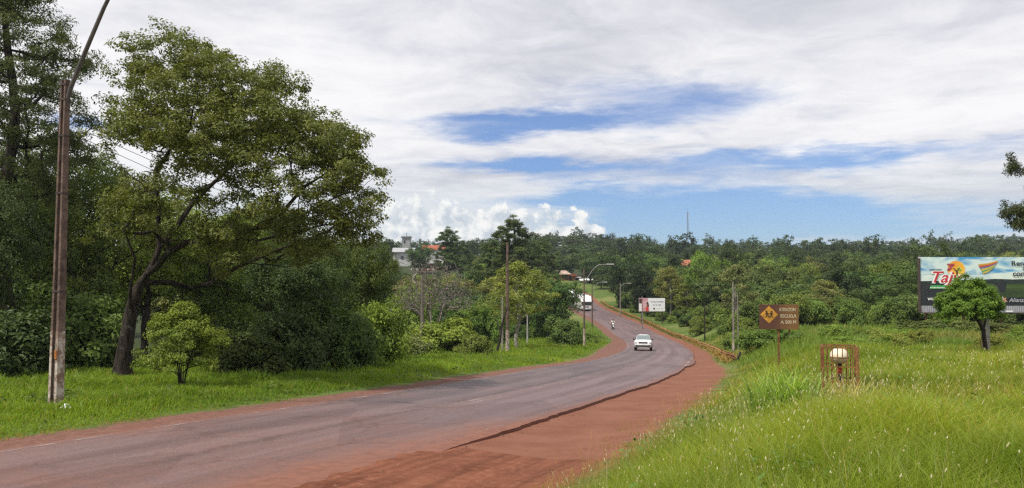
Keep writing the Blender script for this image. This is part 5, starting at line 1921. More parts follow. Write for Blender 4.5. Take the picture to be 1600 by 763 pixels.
# ------------------------------------------------------------------ school warning sign
def school_sign():
    x, y, z = at(1215.5, 31.0)
    t = thing('road_sign', 'rusty brown school warning sign with yellow diamond and cream lettering', 'road sign', (x, y, z), math.radians(-4))
    k = 31.0 / F
    zb, zt = up_to(514.5, 31.0) - z, up_to(476, 31.0) - z
    x0, x1 = (1186 - 1215.5) * k, (1246 - 1215.5) * k
    RB, nt, out = material('rust_brown_panel')
    pos = nt.n('ShaderNodeTexCoord').outputs['Object']
    a = nt.noise(pos, 2.2, 7, 0.65).outputs[0]
    b = nt.noise(pos, 14.0, 5, 0.7).outputs[0]
    sp = nt.n('ShaderNodeSeparateXYZ')
    nt.put(sp.inputs[0], pos)
    c = nt.mix(nt.ramp(nt.m('ADD', sp.outputs[0], nt.m('MULTIPLY', a, 0.6)), 0.1, 0.75), (0.085, 0.030, 0.016), (0.165, 0.080, 0.022))
    c = nt.mix(nt.ramp(b, 0.55, 0.7), c, (0.05, 0.018, 0.012))
    bs = nt.n('ShaderNodeBsdfPrincipled')
    nt.put(bs.inputs['Base Color'], c)
    bs.inputs['Roughness'].default_value = 0.7
    nt.put(out.inputs[0], bs.outputs[0])
    m = MB()
    m.box(((x0 + x1) / 2, 0, (zb + zt) / 2), (x1 - x0, 0.03, zt - zb))
    m.obj('panel', RB, t, bevel=0.008)
    m = MB()
    m.box((0, 0.05, zt * 0.5 - 0.15), (0.06, 0.06, zt + 0.1))
    m.obj('post', RUST, t)
    m = MB()
    m.box((16.5 * k, 0.05, (zb + zt) / 2 - 0.1), (0.05, 0.05, zt - zb + 0.1))
    m.obj('back_strut', RUST, t)
    YEL = plain('faded_yellow_paint', (0.55, 0.27, 0.035), 0.7, 0.22, 7.0)
    cx_, cz_, r = (1200.6 - 1215.5) * k, up_to(491.7, 31.0) - z, 13.6 * k
    m = MB()
    m.prism([(cx_ - r, cz_), (cx_, cz_ - r), (cx_ + r, cz_), (cx_, cz_ + r)], -0.022, -0.016)
    di = m.obj('diamond', YEL, t)
    INK = plain('black_sign_paint', (0.03, 0.016, 0.013), 0.7, 0.2)
    for s, ox in ((1, -0.082), (-1, 0.092)):
        m = MB()
        bx_, bz_ = cx_ + ox, cz_ + 0.01
        m.lathe([(0.0, -0.0285), (0.032, -0.0285), (0.032, -0.0235), (0.0, -0.0235)], (bx_ - 0.012 * s, 0, bz_ + 0.112), 12, 'Y')
        m.prism([(bx_ - 0.03, bz_ + 0.075), (bx_ - 0.025, bz_ - 0.02), (bx_ + 0.03, bz_ - 0.02), (bx_ + 0.03, bz_ + 0.075)], -0.0285, -0.0235)
        m.prism([(bx_ + 0.022 * s, bz_ + 0.065), (bx_ + 0.025 * s, bz_ + 0.035), (bx_ + 0.095 * s, bz_ - 0.008), (bx_ + 0.10 * s, bz_ + 0.018)][::s], -0.0290, -0.0240)
        m.prism([(bx_ - 0.022 * s, bz_ + 0.065), (bx_ - 0.072 * s, bz_ + 0.015), (bx_ - 0.052 * s, bz_ + 0.0), (bx_ - 0.022 * s, bz_ + 0.035)][::-s], -0.0290, -0.0240)
        m.prism([(bx_ - 0.022, bz_ - 0.015), (bx_ - 0.04 * s - 0.012, bz_ - 0.125), (bx_ - 0.04 * s + 0.015, bz_ - 0.125), (bx_ + 0.008, bz_ - 0.015)], -0.0295, -0.0245)
        m.prism([(bx_ - 0.006, bz_ - 0.016), (bx_ + 0.05 * s - 0.012, bz_ - 0.07), (bx_ + 0.07 * s, bz_ - 0.115), (bx_ + 0.09 * s, bz_ - 0.105), (bx_ + 0.06 * s + 0.012, bz_ - 0.055), (bx_ + 0.026, bz_ - 0.016)], -0.0300, -0.0250)
        m.obj('child_figure', INK, di)
    CREAM = plain('faded_cream_lettering', (0.56, 0.47, 0.32), 0.7, 0.25, 16.0)
    for body, px0, px1, py in (('ATENCION', 1216.0, 1241.2, 486.2), ('ESCUELA', 1218.0, 1242.2, 496.2), ('A 500 M', 1218.4, 1242.0, 505.6)):
        o = text_obj('lettering', body, 0.175, CREAM, t, ((px0 - 1215.5) * k, -0.0185, up_to(py, 31.0) - z), offset=0.0035)
        w_ = max(v.co.x for v in o.data.vertices) - min(v.co.x for v in o.data.vertices)
        o.scale = ((px1 - px0) * k / w_, 1, 1)


school_sign()

# ------------------------------------------------------------------ caged globe lamp in the meadow
def caged_lamp():
    x, y, z = at(1309, 12.5)
    top = up_to(541, 12.5) - z
    CAGE = plain('ochre_rust_bar', (0.25, 0.125, 0.038), 0.85, 0.3, 14.0)
    a = 0.245
    t = thing('lamp_cage', 'rusty square cage of thin bars standing in the tall meadow grass', 'cage', (x, y, z), math.radians(-20))
    for sx in (-1, 1):
        for sy in (-1, 1):
            m = MB()
            m.box((sx * a, sy * a, top / 2 - 0.05), (0.045, 0.045, top + 0.1))
            m.obj('corner_post', RUST if sx < 0 else CAGE, t)
    for zz, th in ((top, 0.028), (top - 0.29, 0.014), (top - 0.51, 0.016), (0.06, 0.02)):
        m = MB()
        for s in (-1, 1):
            m.box((0, s * a, zz), (2 * a, 0.012, th))
            m.box((s * a, 0, zz + 0.001), (0.012, 2 * a, th))
        m.obj('cross_bar', CAGE, t)
    for i in range(1, 7):
        u = -a + 2 * a * i / 7
        for s in (-1, 1):
            m = MB()
            m.tube([(u, s * (a + 0.012), 0.0), (u + 0.006 * math.sin(i * 3), s * (a + 0.012), top * 0.5), (u, s * (a + 0.012), top)], 0.008, 5)
            m.obj('bar', CAGE, t)
            m = MB()
            m.tube([(s * (a + 0.012), u, 0.0), (s * (a + 0.012), u, top)], 0.008, 5)
            m.obj('bar', CAGE, t)
    g = thing('globe_lamp', 'cream globe lamp on a short red and dark stem inside the rusty cage', 'lamp', (x, y, z), 0.0)
    zc = up_to(556.5, 12.5) - z
    m = MB()
    prof = [(0.001, 0.137)] + [(0.14 * math.sin(q), 0.137 * math.cos(q)) for q in np.linspace(0.15, 1.75, 12)] + [(0.105, -0.075), (0.07, -0.10), (0.001, -0.10)]
    m.lathe(prof, (0, 0, zc), 24)
    m.obj('globe', plain('cream_glass', (0.72, 0.66, 0.50), 0.35, 0.1, 9.0), g, smooth=True)
    m = MB()
    m.lathe([(0.143, -0.02), (0.143, 0.0)], (0, 0, zc), 24)
    m.obj('rim_ring', CAGE, g, smooth=True)
    for nm, z0, z1, r, mt in (('collar', zc - 0.16, zc - 0.09, 0.035, BLACK), ('red_stem', zc - 0.27, zc - 0.16, 0.034, plain('red_paint', (0.38, 0.045, 0.022), 0.6, 0.2, 9.0)), ('dark_stem', zc - 0.37, zc - 0.27, 0.032, BLACK), ('base_stem', -0.15, zc - 0.37, 0.040, RUST)):
        m = MB()
        m.lathe([(r, z0), (r, z1)], (0, 0, 0), 14)
        m.obj(nm, mt, g, smooth=True)
    m = MB()
    m.tube([(0.045, -0.02, 0.1), (0.043, -0.02, zc - 0.25)], 0.009, 6)
    m.obj('white_conduit', plain('white_conduit', (0.6, 0.6, 0.58), 0.5, 0.1), g, smooth=True)


caged_lamp()

# concrete post with a bent pipe beside the round-topped tree
x, y, z = at(1537, 31.5)
t = thing('concrete_post', 'stout concrete post with a bent pipe behind the round-topped tree', 'post', (x, y, z))
m = MB()
m.box((0, 0, 0.75), (0.26, 0.2, 1.7), 0.2, 0.92)
m.obj('post_body', plain('pale_concrete', (0.36, 0.34, 0.31), 0.9, 0.2, 5.0, bump=0.4), t, bevel=0.02)
m = MB()
m.tube([(-0.2, -0.1, 0.2), (-0.2, -0.12, 1.55), (-0.17, -0.13, 1.72), (-0.08, -0.13, 1.80), (0.03, -0.13, 1.78)], 0.022, 7)
m.obj('bent_pipe', plain('ochre_pipe', (0.40, 0.27, 0.12), 0.7, 0.2), t, smooth=True)

# ------------------------------------------------------------------ hoardings
def flat_print(name, c, c2=None, scale=0.6, lo=0.35, hi=0.65, dist=0.5, sq=(1, 1, 1)):
    """printed vinyl with soft colour clouds"""
    m, nt, out = material(name)
    pos = nt.n('ShaderNodeTexCoord').outputs['Object']
    mp = nt.n('ShaderNodeMapping')
    nt.put(mp.inputs[0], pos)
    mp.inputs['Scale'].default_value = sq
    a = nt.noise(mp.outputs[0], scale, 6, 0.55, dist).outputs[0]
    bs = nt.n('ShaderNodeBsdfPrincipled')
    nt.put(bs.inputs['Base Color'], nt.mix(nt.ramp(a, lo, hi), c, c2 or c))
    bs.inputs['Roughness'].default_value = 0.45
    nt.put(out.inputs[0], bs.outputs[0])
    return m


def large_hoarding():
    Y = 74.0
    k = Y / F
    x0 = (1437 - 800) * k
    z0, z1 = up_to(477.5, Y), up_to(402, Y)
    W_, H_ = 14.0, z1 - z0
    g = gz(x0 + 4, Y + 0.5)
    t = thing('hoarding', 'large roadside hoarding with painted sky, red script logo and dark field', 'hoarding', (x0, Y, z0), math.radians(-1.0))
    u_, v_ = (lambda x: (x - 62) / 7.265 * k), (lambda y: (598 - y) / 7.265 * k)
    lay = [0]

    def pol(name, pts, mat, parent=None, d=None):
        """flat printed shape given in enlarged-photograph pixels"""
        if d is None:
            lay[0] += 1
            d = lay[0]
        m = MB()
        m.prism([(u_(a), v_(b)) for a, b in pts], -0.03 - 0.004 * d, -0.03 - 0.004 * d + 0.003)
        return m.obj(name, mat, parent or t)
    m = MB()
    m.box((W_ / 2, 0.06, H_ / 2), (W_, 0.12, H_ + 0.02))
    m.obj('backing_board', plain('hoarding_backing', (0.03, 0.035, 0.05), 0.6, 0.2), t)
    m = MB()
    m.prism([(0.03, v_(330)), (W_ - 0.03, v_(330)), (W_ - 0.03, H_), (0.03, H_)], -0.03, 0.0)
    m.obj('printed_sky', flat_print('printed_sky', (0.05, 0.28, 0.55), (0.60, 0.72, 0.70), 0.42, 0.36, 0.58, 0.8, (0.9, 1, 1.8)), t)
    pol('printed_haze', [(62, 335), (62, 255), (300, 245), (700, 250), (1100, 220), (1750, 200), (1750, 335)], flat_print('printed_haze', (0.52, 0.64, 0.66), (0.70, 0.76, 0.70), 0.5))
    pol('printed_field', [(62, 598), (62, 322), (1750, 300), (1750, 598)], flat_print('printed_dark_field', (0.012, 0.015, 0.022), (0.022, 0.026, 0.030), 0.8))
    pol('printed_treeline', [(62, 366), (62, 322), (240, 330), (520, 308), (740, 306), (900, 296), (1100, 302), (1300, 296), (1750, 300), (1750, 350), (700, 352)], flat_print('printed_treeline', (0.010, 0.020, 0.018), (0.022, 0.035, 0.030), 2.0))
    pol('printed_crop', [(560, 480), (760, 352), (1750, 348), (1750, 520), (1000, 500)], flat_print('printed_crop', (0.020, 0.040, 0.010), (0.055, 0.095, 0.018), 0.5, 0.35, 0.65, 0.3, (0.4, 1, 3)))
    pol('printed_machine', [(850, 326), (940, 340), (985, 305), (1015, 330), (1030, 360), (1010, 450), (950, 440), (925, 385)], flat_print('printed_machine', (0.014, 0.016, 0.022)))

    def ell(cx_, cy_, a_, b_, n=26, t0=0.0, t1=2 * math.pi):
        return [(cx_ + a_ * math.cos(t0 + (t1 - t0) * i / n), cy_ - b_ * math.sin(t0 + (t1 - t0) * i / n)) for i in range(n if t1 - t0 > 6.2 else n + 1)]
    lg = pol('logo_sun', ell(468, 190, 98, 98), flat_print('logo_orange', (0.75, 0.30, 0.02), (0.85, 0.48, 0.05), 1.2))
    R = random.Random(4)
    reds, yels, brn = flat_print('logo_red_leaf', (0.42, 0.05, 0.07)), flat_print('logo_yellow_leaf', (0.62, 0.55, 0.05), (0.42, 0.50, 0.06), 4.0), flat_print('logo_brown', (0.10, 0.035, 0.02))
    base_d = lay[0]
    for i in range(26):
        a, r = R.uniform(1.2, 4.2), R.uniform(0.2, 1)
        pol('logo_blossom', ell(425 + 62 * r * math.cos(a), 165 - 52 * r * math.sin(a), R.uniform(8, 20), R.uniform(5, 12), 8), reds, lg, base_d + 1 + (i % 3) * 0.3)
    for i in range(28):
        a, r = R.uniform(-1.7, 1.6), R.uniform(0.1, 1)
        pol('logo_blossom', ell(478 + 72 * r * math.cos(a), 205 - 50 * r * math.sin(a), R.uniform(8, 18), R.uniform(5, 11), 8), yels, lg, base_d + 2 + (i % 3) * 0.3)
    pol('logo_trunk', [(470, 280), (462, 215), (430, 175), (440, 172), (470, 200), (500, 175), (508, 180), (482, 215), (490, 280)], brn, lg, base_d + 3)
    lay[0] = base_d + 4
    SCRIPT_R, SCRIPT_W = flat_print('logo_red_script', (0.50, 0.015, 0.03)), flat_print('logo_white_edge', (0.82, 0.80, 0.78))

    def words(name, body, x_a, x_b, base, h_px, mat, offset=0.0, shear=0.0, d=None):
        lay[0] += 1
        o = text_obj(name, body, 1.0, mat, t, (u_(x_a), -0.034 - 0.004 * lay[0], v_(base)), offset=offset, extrude=0.0015, shear=shear)
        xs = [q.co.x for q in o.data.vertices]
        ys = [q.co.y for q in o.data.vertices]
        hh = h_px / 7.265 * k / (max(q for q in ys) - 0.0)
        ww = (u_(x_b) - u_(x_a)) / (max(xs) - min(xs))
        o.scale = (ww, hh, 1)
        return o
    words('logo_script', 'Tajy', 152, 500, 338, 132, SCRIPT_W, 0.055, 0.35)
    words('logo_script', 'Tajy', 160, 492, 336, 124, SCRIPT_R, 0.012, 0.35)
    gs = pol('green_strip', [(162, 408), (175, 368), (470, 368), (455, 408)], flat_print('green_strip', (0.04, 0.30, 0.08)))
    for i in range(15):
        pol('strip_mark', [(168 + i * 15, 402), (170 + i * 15, 388), (178 + i * 15, 388), (176 + i * 15, 402)], SCRIPT_W, gs, lay[0] + 1)
        if i < 10:
            pol('small_print', [(166 + i * 14, 200), (167 + i * 14, 184), (175 + i * 14, 184), (174 + i * 14, 200)], flat_print('printed_navy', (0.03, 0.05, 0.10)) if i == 0 else bpy.data.materials['printed_navy'], lg, base_d + 1)
    lay[0] += 2
    kt = thing_kite = None
    cols_ = [(0.55, 0.30, 0.03), (0.50, 0.06, 0.04), (0.10, 0.14, 0.30), (0.60, 0.45, 0.05), (0.12, 0.32, 0.10), (0.60, 0.40, 0.04)]
    A, B, C_, D_ = (712, 132), (940, 88), (875, 178), (770, 240)
    for i, c in enumerate(cols_):
        f0, f1 = i / 6, (i + 1) / 6
        L_ = lambda P_, Q_, f: (P_[0] + (Q_[0] - P_[0]) * f, P_[1] + (Q_[1] - P_[1]) * f)
        mid = lambda f: (L_(L_(A, D_, f), L_(B, C_, f), 0.5)[0], L_(L_(A, D_, f), L_(B, C_, f), 0.5)[1] + 9)
        pol('printed_flag_stripe', [L_(A, D_, f0), mid(f0), L_(B, C_, f0), L_(B, C_, f1), mid(f1), L_(A, D_, f1)], flat_print('flag_stripe', c), None, lay[0])
    NAVY = flat_print('headline_navy', (0.015, 0.022, 0.05))
    words('headline', 'Renu', 1082, 1262, 145, 52, NAVY, 0.02)
    words('headline', 'Tu', 1196, 1262, 205, 46, NAVY, -0.004)
    words('headline', 'con', 1096, 1226, 266, 42, NAVY, 0.02)
    words('web_address', 'www', 136, 250, 538, 28, SCRIPT_W, 0.012)
    words('partner_name', 'Alianza', 1046, 1232, 556, 42, flat_print('pale_grey_print', (0.50, 0.52, 0.56)), 0.0, 0.25)
    pc = (985, 540)
    for i in range(6):
        a = i * math.pi / 3 + 0.3
        pts = [pc, (pc[0] + 26 * math.cos(a - 0.5), pc[1] + 28 * math.sin(a - 0.5)), (pc[0] + 46 * math.cos(a), pc[1] + 50 * math.sin(a)), (pc[0] + 24 * math.cos(a + 0.35), pc[1] + 24 * math.sin(a + 0.35))]
        pol('pinwheel_blade', pts[::-1], flat_print('pinwheel', [(0.62, 0.30, 0.22), (0.66, 0.62, 0.58), (0.55, 0.16, 0.10), (0.40, 0.42, 0.36), (0.62, 0.55, 0.50), (0.60, 0.25, 0.12)][i]), None, lay[0] + i * 0.1)
    CORR = plain('galvanised_sheet', (0.34, 0.34, 0.37), 0.55, 0.15, 2.0, metal=0.1)
    nsh = 14
    for i in range(nsh):
        xa, xb = W_ * i / nsh, W_ * (i + 1) / nsh
        m = MB()
        poly = []
        for q in range(13):
            poly.append((xa + (xb - xa) * q / 12 * 0.995, -0.05 + 0.02 * math.cos(q * math.pi)))
        vs = [(a, b, -0.02) for a, b in poly] + [(a, b, -0.62) for a, b in poly]
        m.add(vs, [(q, q + 1, 14 + q, 13 + q) for q in range(12)])
        m.obj('skirt_sheet', CORR, t)
    m = MB()
    m.box((W_ / 2, -0.35, -0.66), (W_, 0.6, 0.06))
    m.obj('catwalk', plain('dark_rusty_steel', (0.07, 0.05, 0.045), 0.8, 0.2), t)
    for u in (2.07, 7.6):
        m = MB()
        m.box((u, -0.75, -0.50), (0.52, 0.22, 0.12))
        m.obj('floodlight', plain('white_lamp_case', (0.75, 0.75, 0.74), 0.4, 0.05), t, bevel=0.03)
    for u in (0.6, 4.0, 7.4, 10.6, 13.4):
        m = MB()
        m.box((u, 0.25, (H_ + (g - z0 - 0.3)) / 2 - 0.1), (0.16, 0.16, H_ - (g - z0 - 0.3) - 0.2))
        m.obj('support_post', plain('rusted_support', (0.16, 0.08, 0.045), 0.8, 0.25), t)
    m = MB()
    m.box((-0.07, 0.04, H_ / 2 - 0.3), (0.10, 0.34, H_ + 0.75))
    m.obj('side_frame', plain('dark_side_frame', (0.07, 0.045, 0.04), 0.7, 0.25), t)
    m = MB()
    m.box((-0.08, -0.14, H_ - 0.05), (0.2, 0.06, 0.14))
    m.obj('corner_cap', plain('white_corner_cap', (0.6, 0.6, 0.6), 0.5, 0.1), t)


large_hoarding()


def small_hoarding():
    Y = 150.0
    k = Y / F
    x0, x1 = (998 - 800) * k, (1038.5 - 800) * k
    z0, z1 = up_to(486.5, Y), up_to(466, Y)
    g = gz(x0 + 2, Y)
    t = thing('hoarding', 'small white hoarding with a pink photograph and grey lettering among the trees', 'hoarding', (x0, Y, z0))
    W_, H_ = x1 - x0, z1 - z0
    m = MB()
    m.box((W_ / 2, 0.05, H_ / 2), (W_, 0.10, H_))
    m.obj('white_board', plain('white_board_print', (0.78, 0.78, 0.80), 0.5, 0.03), t)
    m = MB()
    m.prism([(0.02, 0.02), (W_ * 0.40, 0.02), (W_ * 0.34, H_ - 0.02), (0.02, H_ - 0.02)], -0.012, -0.004)
    ph = m.obj('photograph', flat_print('pink_photo', (0.62, 0.42, 0.44), (0.50, 0.22, 0.26), 1.1), t)
    m = MB()
    m.prism([(0.02, 0.02), (W_ * 0.13, 0.02), (W_ * 0.13, H_ * 0.45), (W_ * 0.10, H_ * 0.6), (0.02, H_ * 0.6)], -0.020, -0.016)
    m.obj('printed_figure', flat_print('pale_blouse', (0.75, 0.70, 0.70)), ph)
    m = MB()
    m.prism([(0.02, H_ * 0.6), (W_ * 0.09, H_ * 0.58), (W_ * 0.14, H_ * 0.75), (W_ * 0.10, H_ * 0.97), (0.02, H_ * 0.97)], -0.024, -0.021)
    m.obj('printed_figure', flat_print('dark_hair', (0.09, 0.02, 0.02)), ph)
    m = MB()
    m.prism([(W_ * 0.26, 0.02), (W_ * 0.36, 0.02), (W_ * 0.36, H_ * 0.30), (W_ * 0.30, H_ * 0.40), (W_ * 0.26, H_ * 0.25)], -0.020, -0.016)
    m.obj('printed_figure', flat_print('red_dress', (0.55, 0.05, 0.04)), ph)
    m = MB()
    m.prism([(W_ * 0.27, H_ * 0.50), (W_ * 0.33, H_ * 0.36), (W_ * 0.39, H_ * 0.35), (W_ * 0.36, H_ * 0.68), (W_ * 0.30, H_ * 0.72)], -0.024, -0.021)
    m.obj('printed_figure', flat_print('dark_hair_two', (0.05, 0.02, 0.015)), ph)
    m = MB()
    m.prism([(W_ * 0.27, H_ * 0.42), (W_ * 0.31, H_ * 0.37), (W_ * 0.32, H_ * 0.55), (W_ * 0.28, H_ * 0.60)], -0.028, -0.025)
    m.obj('printed_figure', flat_print('face_tone', (0.48, 0.24, 0.17)), ph)
    GREYT = flat_print('grey_lettering', (0.16, 0.17, 0.20))
    for body, a, b, zz, hh in (('Comprometidos', 0.44, 0.95, 0.68, 0.42), ('con la vida', 0.52, 0.84, 0.44, 0.40)):
        o = text_obj('lettering', body, hh, GREYT, t, (W_ * a, -0.010, H_ * zz), extrude=0.002, offset=0.004)
        w_ = max(v.co.x for v in o.data.vertices) - min(v.co.x for v in o.data.vertices)
        o.scale = (W_ * (b - a) / w_, 1, 1)
    m = MB()
    m.lathe([(0.10, -0.012), (0.19, -0.012), (0.19, -0.004), (0.10, -0.004), (0.10, -0.012)], (W_ * 0.58, 0, H_ * 0.20), 14, 'Y')
    m.obj('emblem', GREYT, t)
    m = MB()
    for i in range(5):
        m.box((W_ * (0.68 + 0.055 * i), -0.008, H_ * 0.20), (W_ * 0.035, 0.008, 0.10))
    m.obj('small_print', flat_print('pale_small_print', (0.45, 0.46, 0.50)), t)
    for u in (0.5, W_ - 0.5):
        m = MB()
        m.box((u, 0.18, (g - z0 + H_) / 2 - 0.1), (0.16, 0.16, H_ - (g - z0) + 0.1))
        m.obj('support_post', BARK, t)


small_hoarding()

# ------------------------------------------------------------------ vehicles
def on_lane(t, n):
    p = on_road(np.array([float(t)]), np.array([float(n)]))[0]
    mm = float(np.interp(t, TY, TM))
    slope = float(road_z(np.array([t + 2.0]))[0] - road_z(np.array([t - 2.0]))[0]) / (4 * math.sqrt(1 + mm * mm))
    return Vector(p) + Vector((0, 0, 0.004)), (math.atan(slope), 0.0, -math.atan(mm))


def wheel(parent, x, y, r, wd_, rim_mat=None):
    m = MB()
    m.lathe([(r * 0.62, -wd_ / 2), (r * 0.92, -wd_ / 2), (r, -wd_ * 0.3), (r, wd_ * 0.3), (r * 0.92, wd_ / 2), (r * 0.62, wd_ / 2)], (0, 0, 0), 22, 'X')
    me = m.mesh('tyre', RUBBER, True)
    w_ = link('wheel', me, parent, (x, y, r))
    m = MB()
    m.lathe([(0.02, wd_ * 0.30), (r * 0.25, wd_ * 0.34), (r * 0.62, wd_ * 0.42), (r * 0.62, -wd_ * 0.42), (0.02, -wd_ * 0.34)], (0, 0, 0), 16, 'X')
    m.obj('rim', rim_mat or STEEL, w_, True)
    return w_


def suv(t_, n_):
    p, rot = on_lane(t_, n_)
    c = thing('car', 'white sport utility car with black grille driving round the bend', 'car', p)
    c.rotation_euler = rot

    def sec(y, w_, zb, zs, crown_=0.03):
        half = [(w_ * 0.86, zb), (w_ * 0.98, zb + 0.10), (w_, zb + (zs - zb) * 0.55), (w_ * 0.985, zs - 0.09), (w_ * 0.90, zs - 0.01), (w_ * 0.5, zs + crown_)]
        return [(a, y, b) for a, b in half] + [(-a, y, b) for a, b in half[::-1]]
    m = MB()
    m.loft([sec(-2.17, 0.66, 0.50, 0.86), sec(-2.14, 0.80, 0.42, 0.95), sec(-2.02, 0.87, 0.36, 1.02), sec(-1.75, 0.905, 0.34, 1.07), sec(-1.0, 0.91, 0.34, 1.12), sec(0.0, 0.905, 0.34, 1.10), sec(1.4, 0.905, 0.34, 1.12), sec(1.95, 0.88, 0.38, 1.10), sec(2.14, 0.80, 0.45, 1.02), sec(2.17, 0.66, 0.52, 0.95)])
    m.obj('body', WHITE_PAINT, c, True)

    def cab(y, wb, wt, z0, z1):
        half = [(wb, z0), (wb * 0.985, z0 + (z1 - z0) * 0.3), (wt * 1.03, z1 - 0.10), (wt * 0.93, z1 - 0.02), (wt * 0.5, z1 + 0.015)]
        return [(a, y, b) for a, b in half] + [(-a, y, b) for a, b in half[::-1]]
    m = MB()
    m.loft([cab(-1.02, 0.80, 0.76, 1.02, 1.13), cab(-0.30, 0.83, 0.66, 1.02, 1.60), cab(0.15, 0.83, 0.655, 1.02, 1.655), cab(1.2, 0.83, 0.65, 1.02, 1.64), cab(1.75, 0.82, 0.63, 1.02, 1.58), cab(2.08, 0.80, 0.72, 1.02, 1.14)])
    m.obj('cabin', WHITE_PAINT, c, True)
    m = MB()
    def pane(pts, d):
        d = Vector(d)
        vs = [Vector(q) + d for q in pts] + [Vector(q) - d * 0.5 for q in pts]
        return MB().add(vs, [(0, 1, 2, 3), (7, 6, 5, 4), (0, 4, 5, 1), (1, 5, 6, 2), (2, 6, 7, 3), (3, 7, 4, 0)])
    pane([(-0.72, -0.99, 1.13), (0.72, -0.99, 1.13), (0.60, -0.33, 1.585), (-0.60, -0.33, 1.585)], (0, -0.02, 0.03)).obj('windscreen', plain('windscreen_glass', (0.16, 0.19, 0.20), 0.06, 0.1, spec=0.7), c)
    pane([(-0.68, 2.07, 1.17), (0.68, 2.07, 1.17), (0.56, 1.78, 1.53), (-0.56, 1.78, 1.53)], (0, 0.03, 0.02)).obj('rear_window', GLASS_DARK, c)
    for s in (-1, 1):
        for ya, yb, yc, yd in ((-0.75, 0.12, 0.12, -0.22), (0.2, 1.05, 1.05, 0.2), (1.12, 1.75, 1.62, 1.12)):
            pane([(s * 0.828, ya, 1.14), (s * 0.828, yb, 1.14), (s * 0.70, yc, 1.54), (s * 0.70, yd, 1.54)], (s * 0.022, 0, 0.01)).obj('side_window', GLASS_DARK, c)
        m = MB()
        m.box((s * 0.98, -0.62, 1.17), (0.20, 0.12, 0.15))
        m.obj('wing_mirror', BLACK, c, bevel=0.04)
        m = MB()
        m.box((s * 0.64, -2.10, 0.88), (0.36, 0.16, 0.15), s * -0.35)
        m.obj('headlight', LENS, c, bevel=0.03)
        m = MB()
        m.box((s * 0.70, -2.14, 0.55), (0.20, 0.10, 0.12))
        m.obj('fog_light', BLACK, c, bevel=0.02)
        m = MB()
        m.box((s * 0.80, 2.10, 0.92), (0.16, 0.10, 0.30))
        m.obj('tail_light', plain('red_tail_lens', (0.35, 0.02, 0.02), 0.2, 0.05), c, bevel=0.02)
        m = MB()
        m.tube([(s * 0.60, -0.15, 1.66), (s * 0.60, -0.05, 1.72), (s * 0.60, 1.4, 1.70), (s * 0.60, 1.5, 1.63)], 0.022, 6)
        m.obj('roof_rail', BLACK, c, True)
        m = MB()
        m.box((s * 0.895, 0.0, 0.42), (0.06, 2.0, 0.18))
        m.obj('side_cladding', BLACK, c, bevel=0.02)
        for yy in (-1.34, 1.33):
            m = MB()
            m.lathe([(0.42, s * 0.86), (0.42, s * 0.925), (0.34, s * 0.927), (0.34, s * 0.86)], (0, yy, 0.36), 22, 'X')
            m.obj('wheel_arch', BLACK, c, True)
            wheel(c, s * 0.80, yy, 0.345, 0.22)
    m = MB()
    m.box((0, -2.165, 0.86), (0.92, 0.06, 0.17))
    gr = m.obj('grille', BLACK, c, bevel=0.02)
    for zz in (0.82, 0.90):
        m = MB()
        m.box((0, -2.20, zz), (0.84, 0.015, 0.018))
        m.obj('grille_bar', CHROME, gr)
    m = MB()
    m.box((0, -2.14, 0.50), (1.36, 0.14, 0.18))
    m.obj('air_intake', BLACK, c, bevel=0.03)
    m = MB()
    m.box((0, -2.13, 0.37), (1.0, 0.12, 0.07))
    m.obj('skid_plate', CHROME, c, bevel=0.02)
    m = MB()
    m.box((0, -2.225, 0.66), (0.42, 0.012, 0.13))
    m.obj('number_plate', plain('plate_white', (0.72, 0.72, 0.70), 0.5, 0.05), c)


suv(86.5, -1.55)


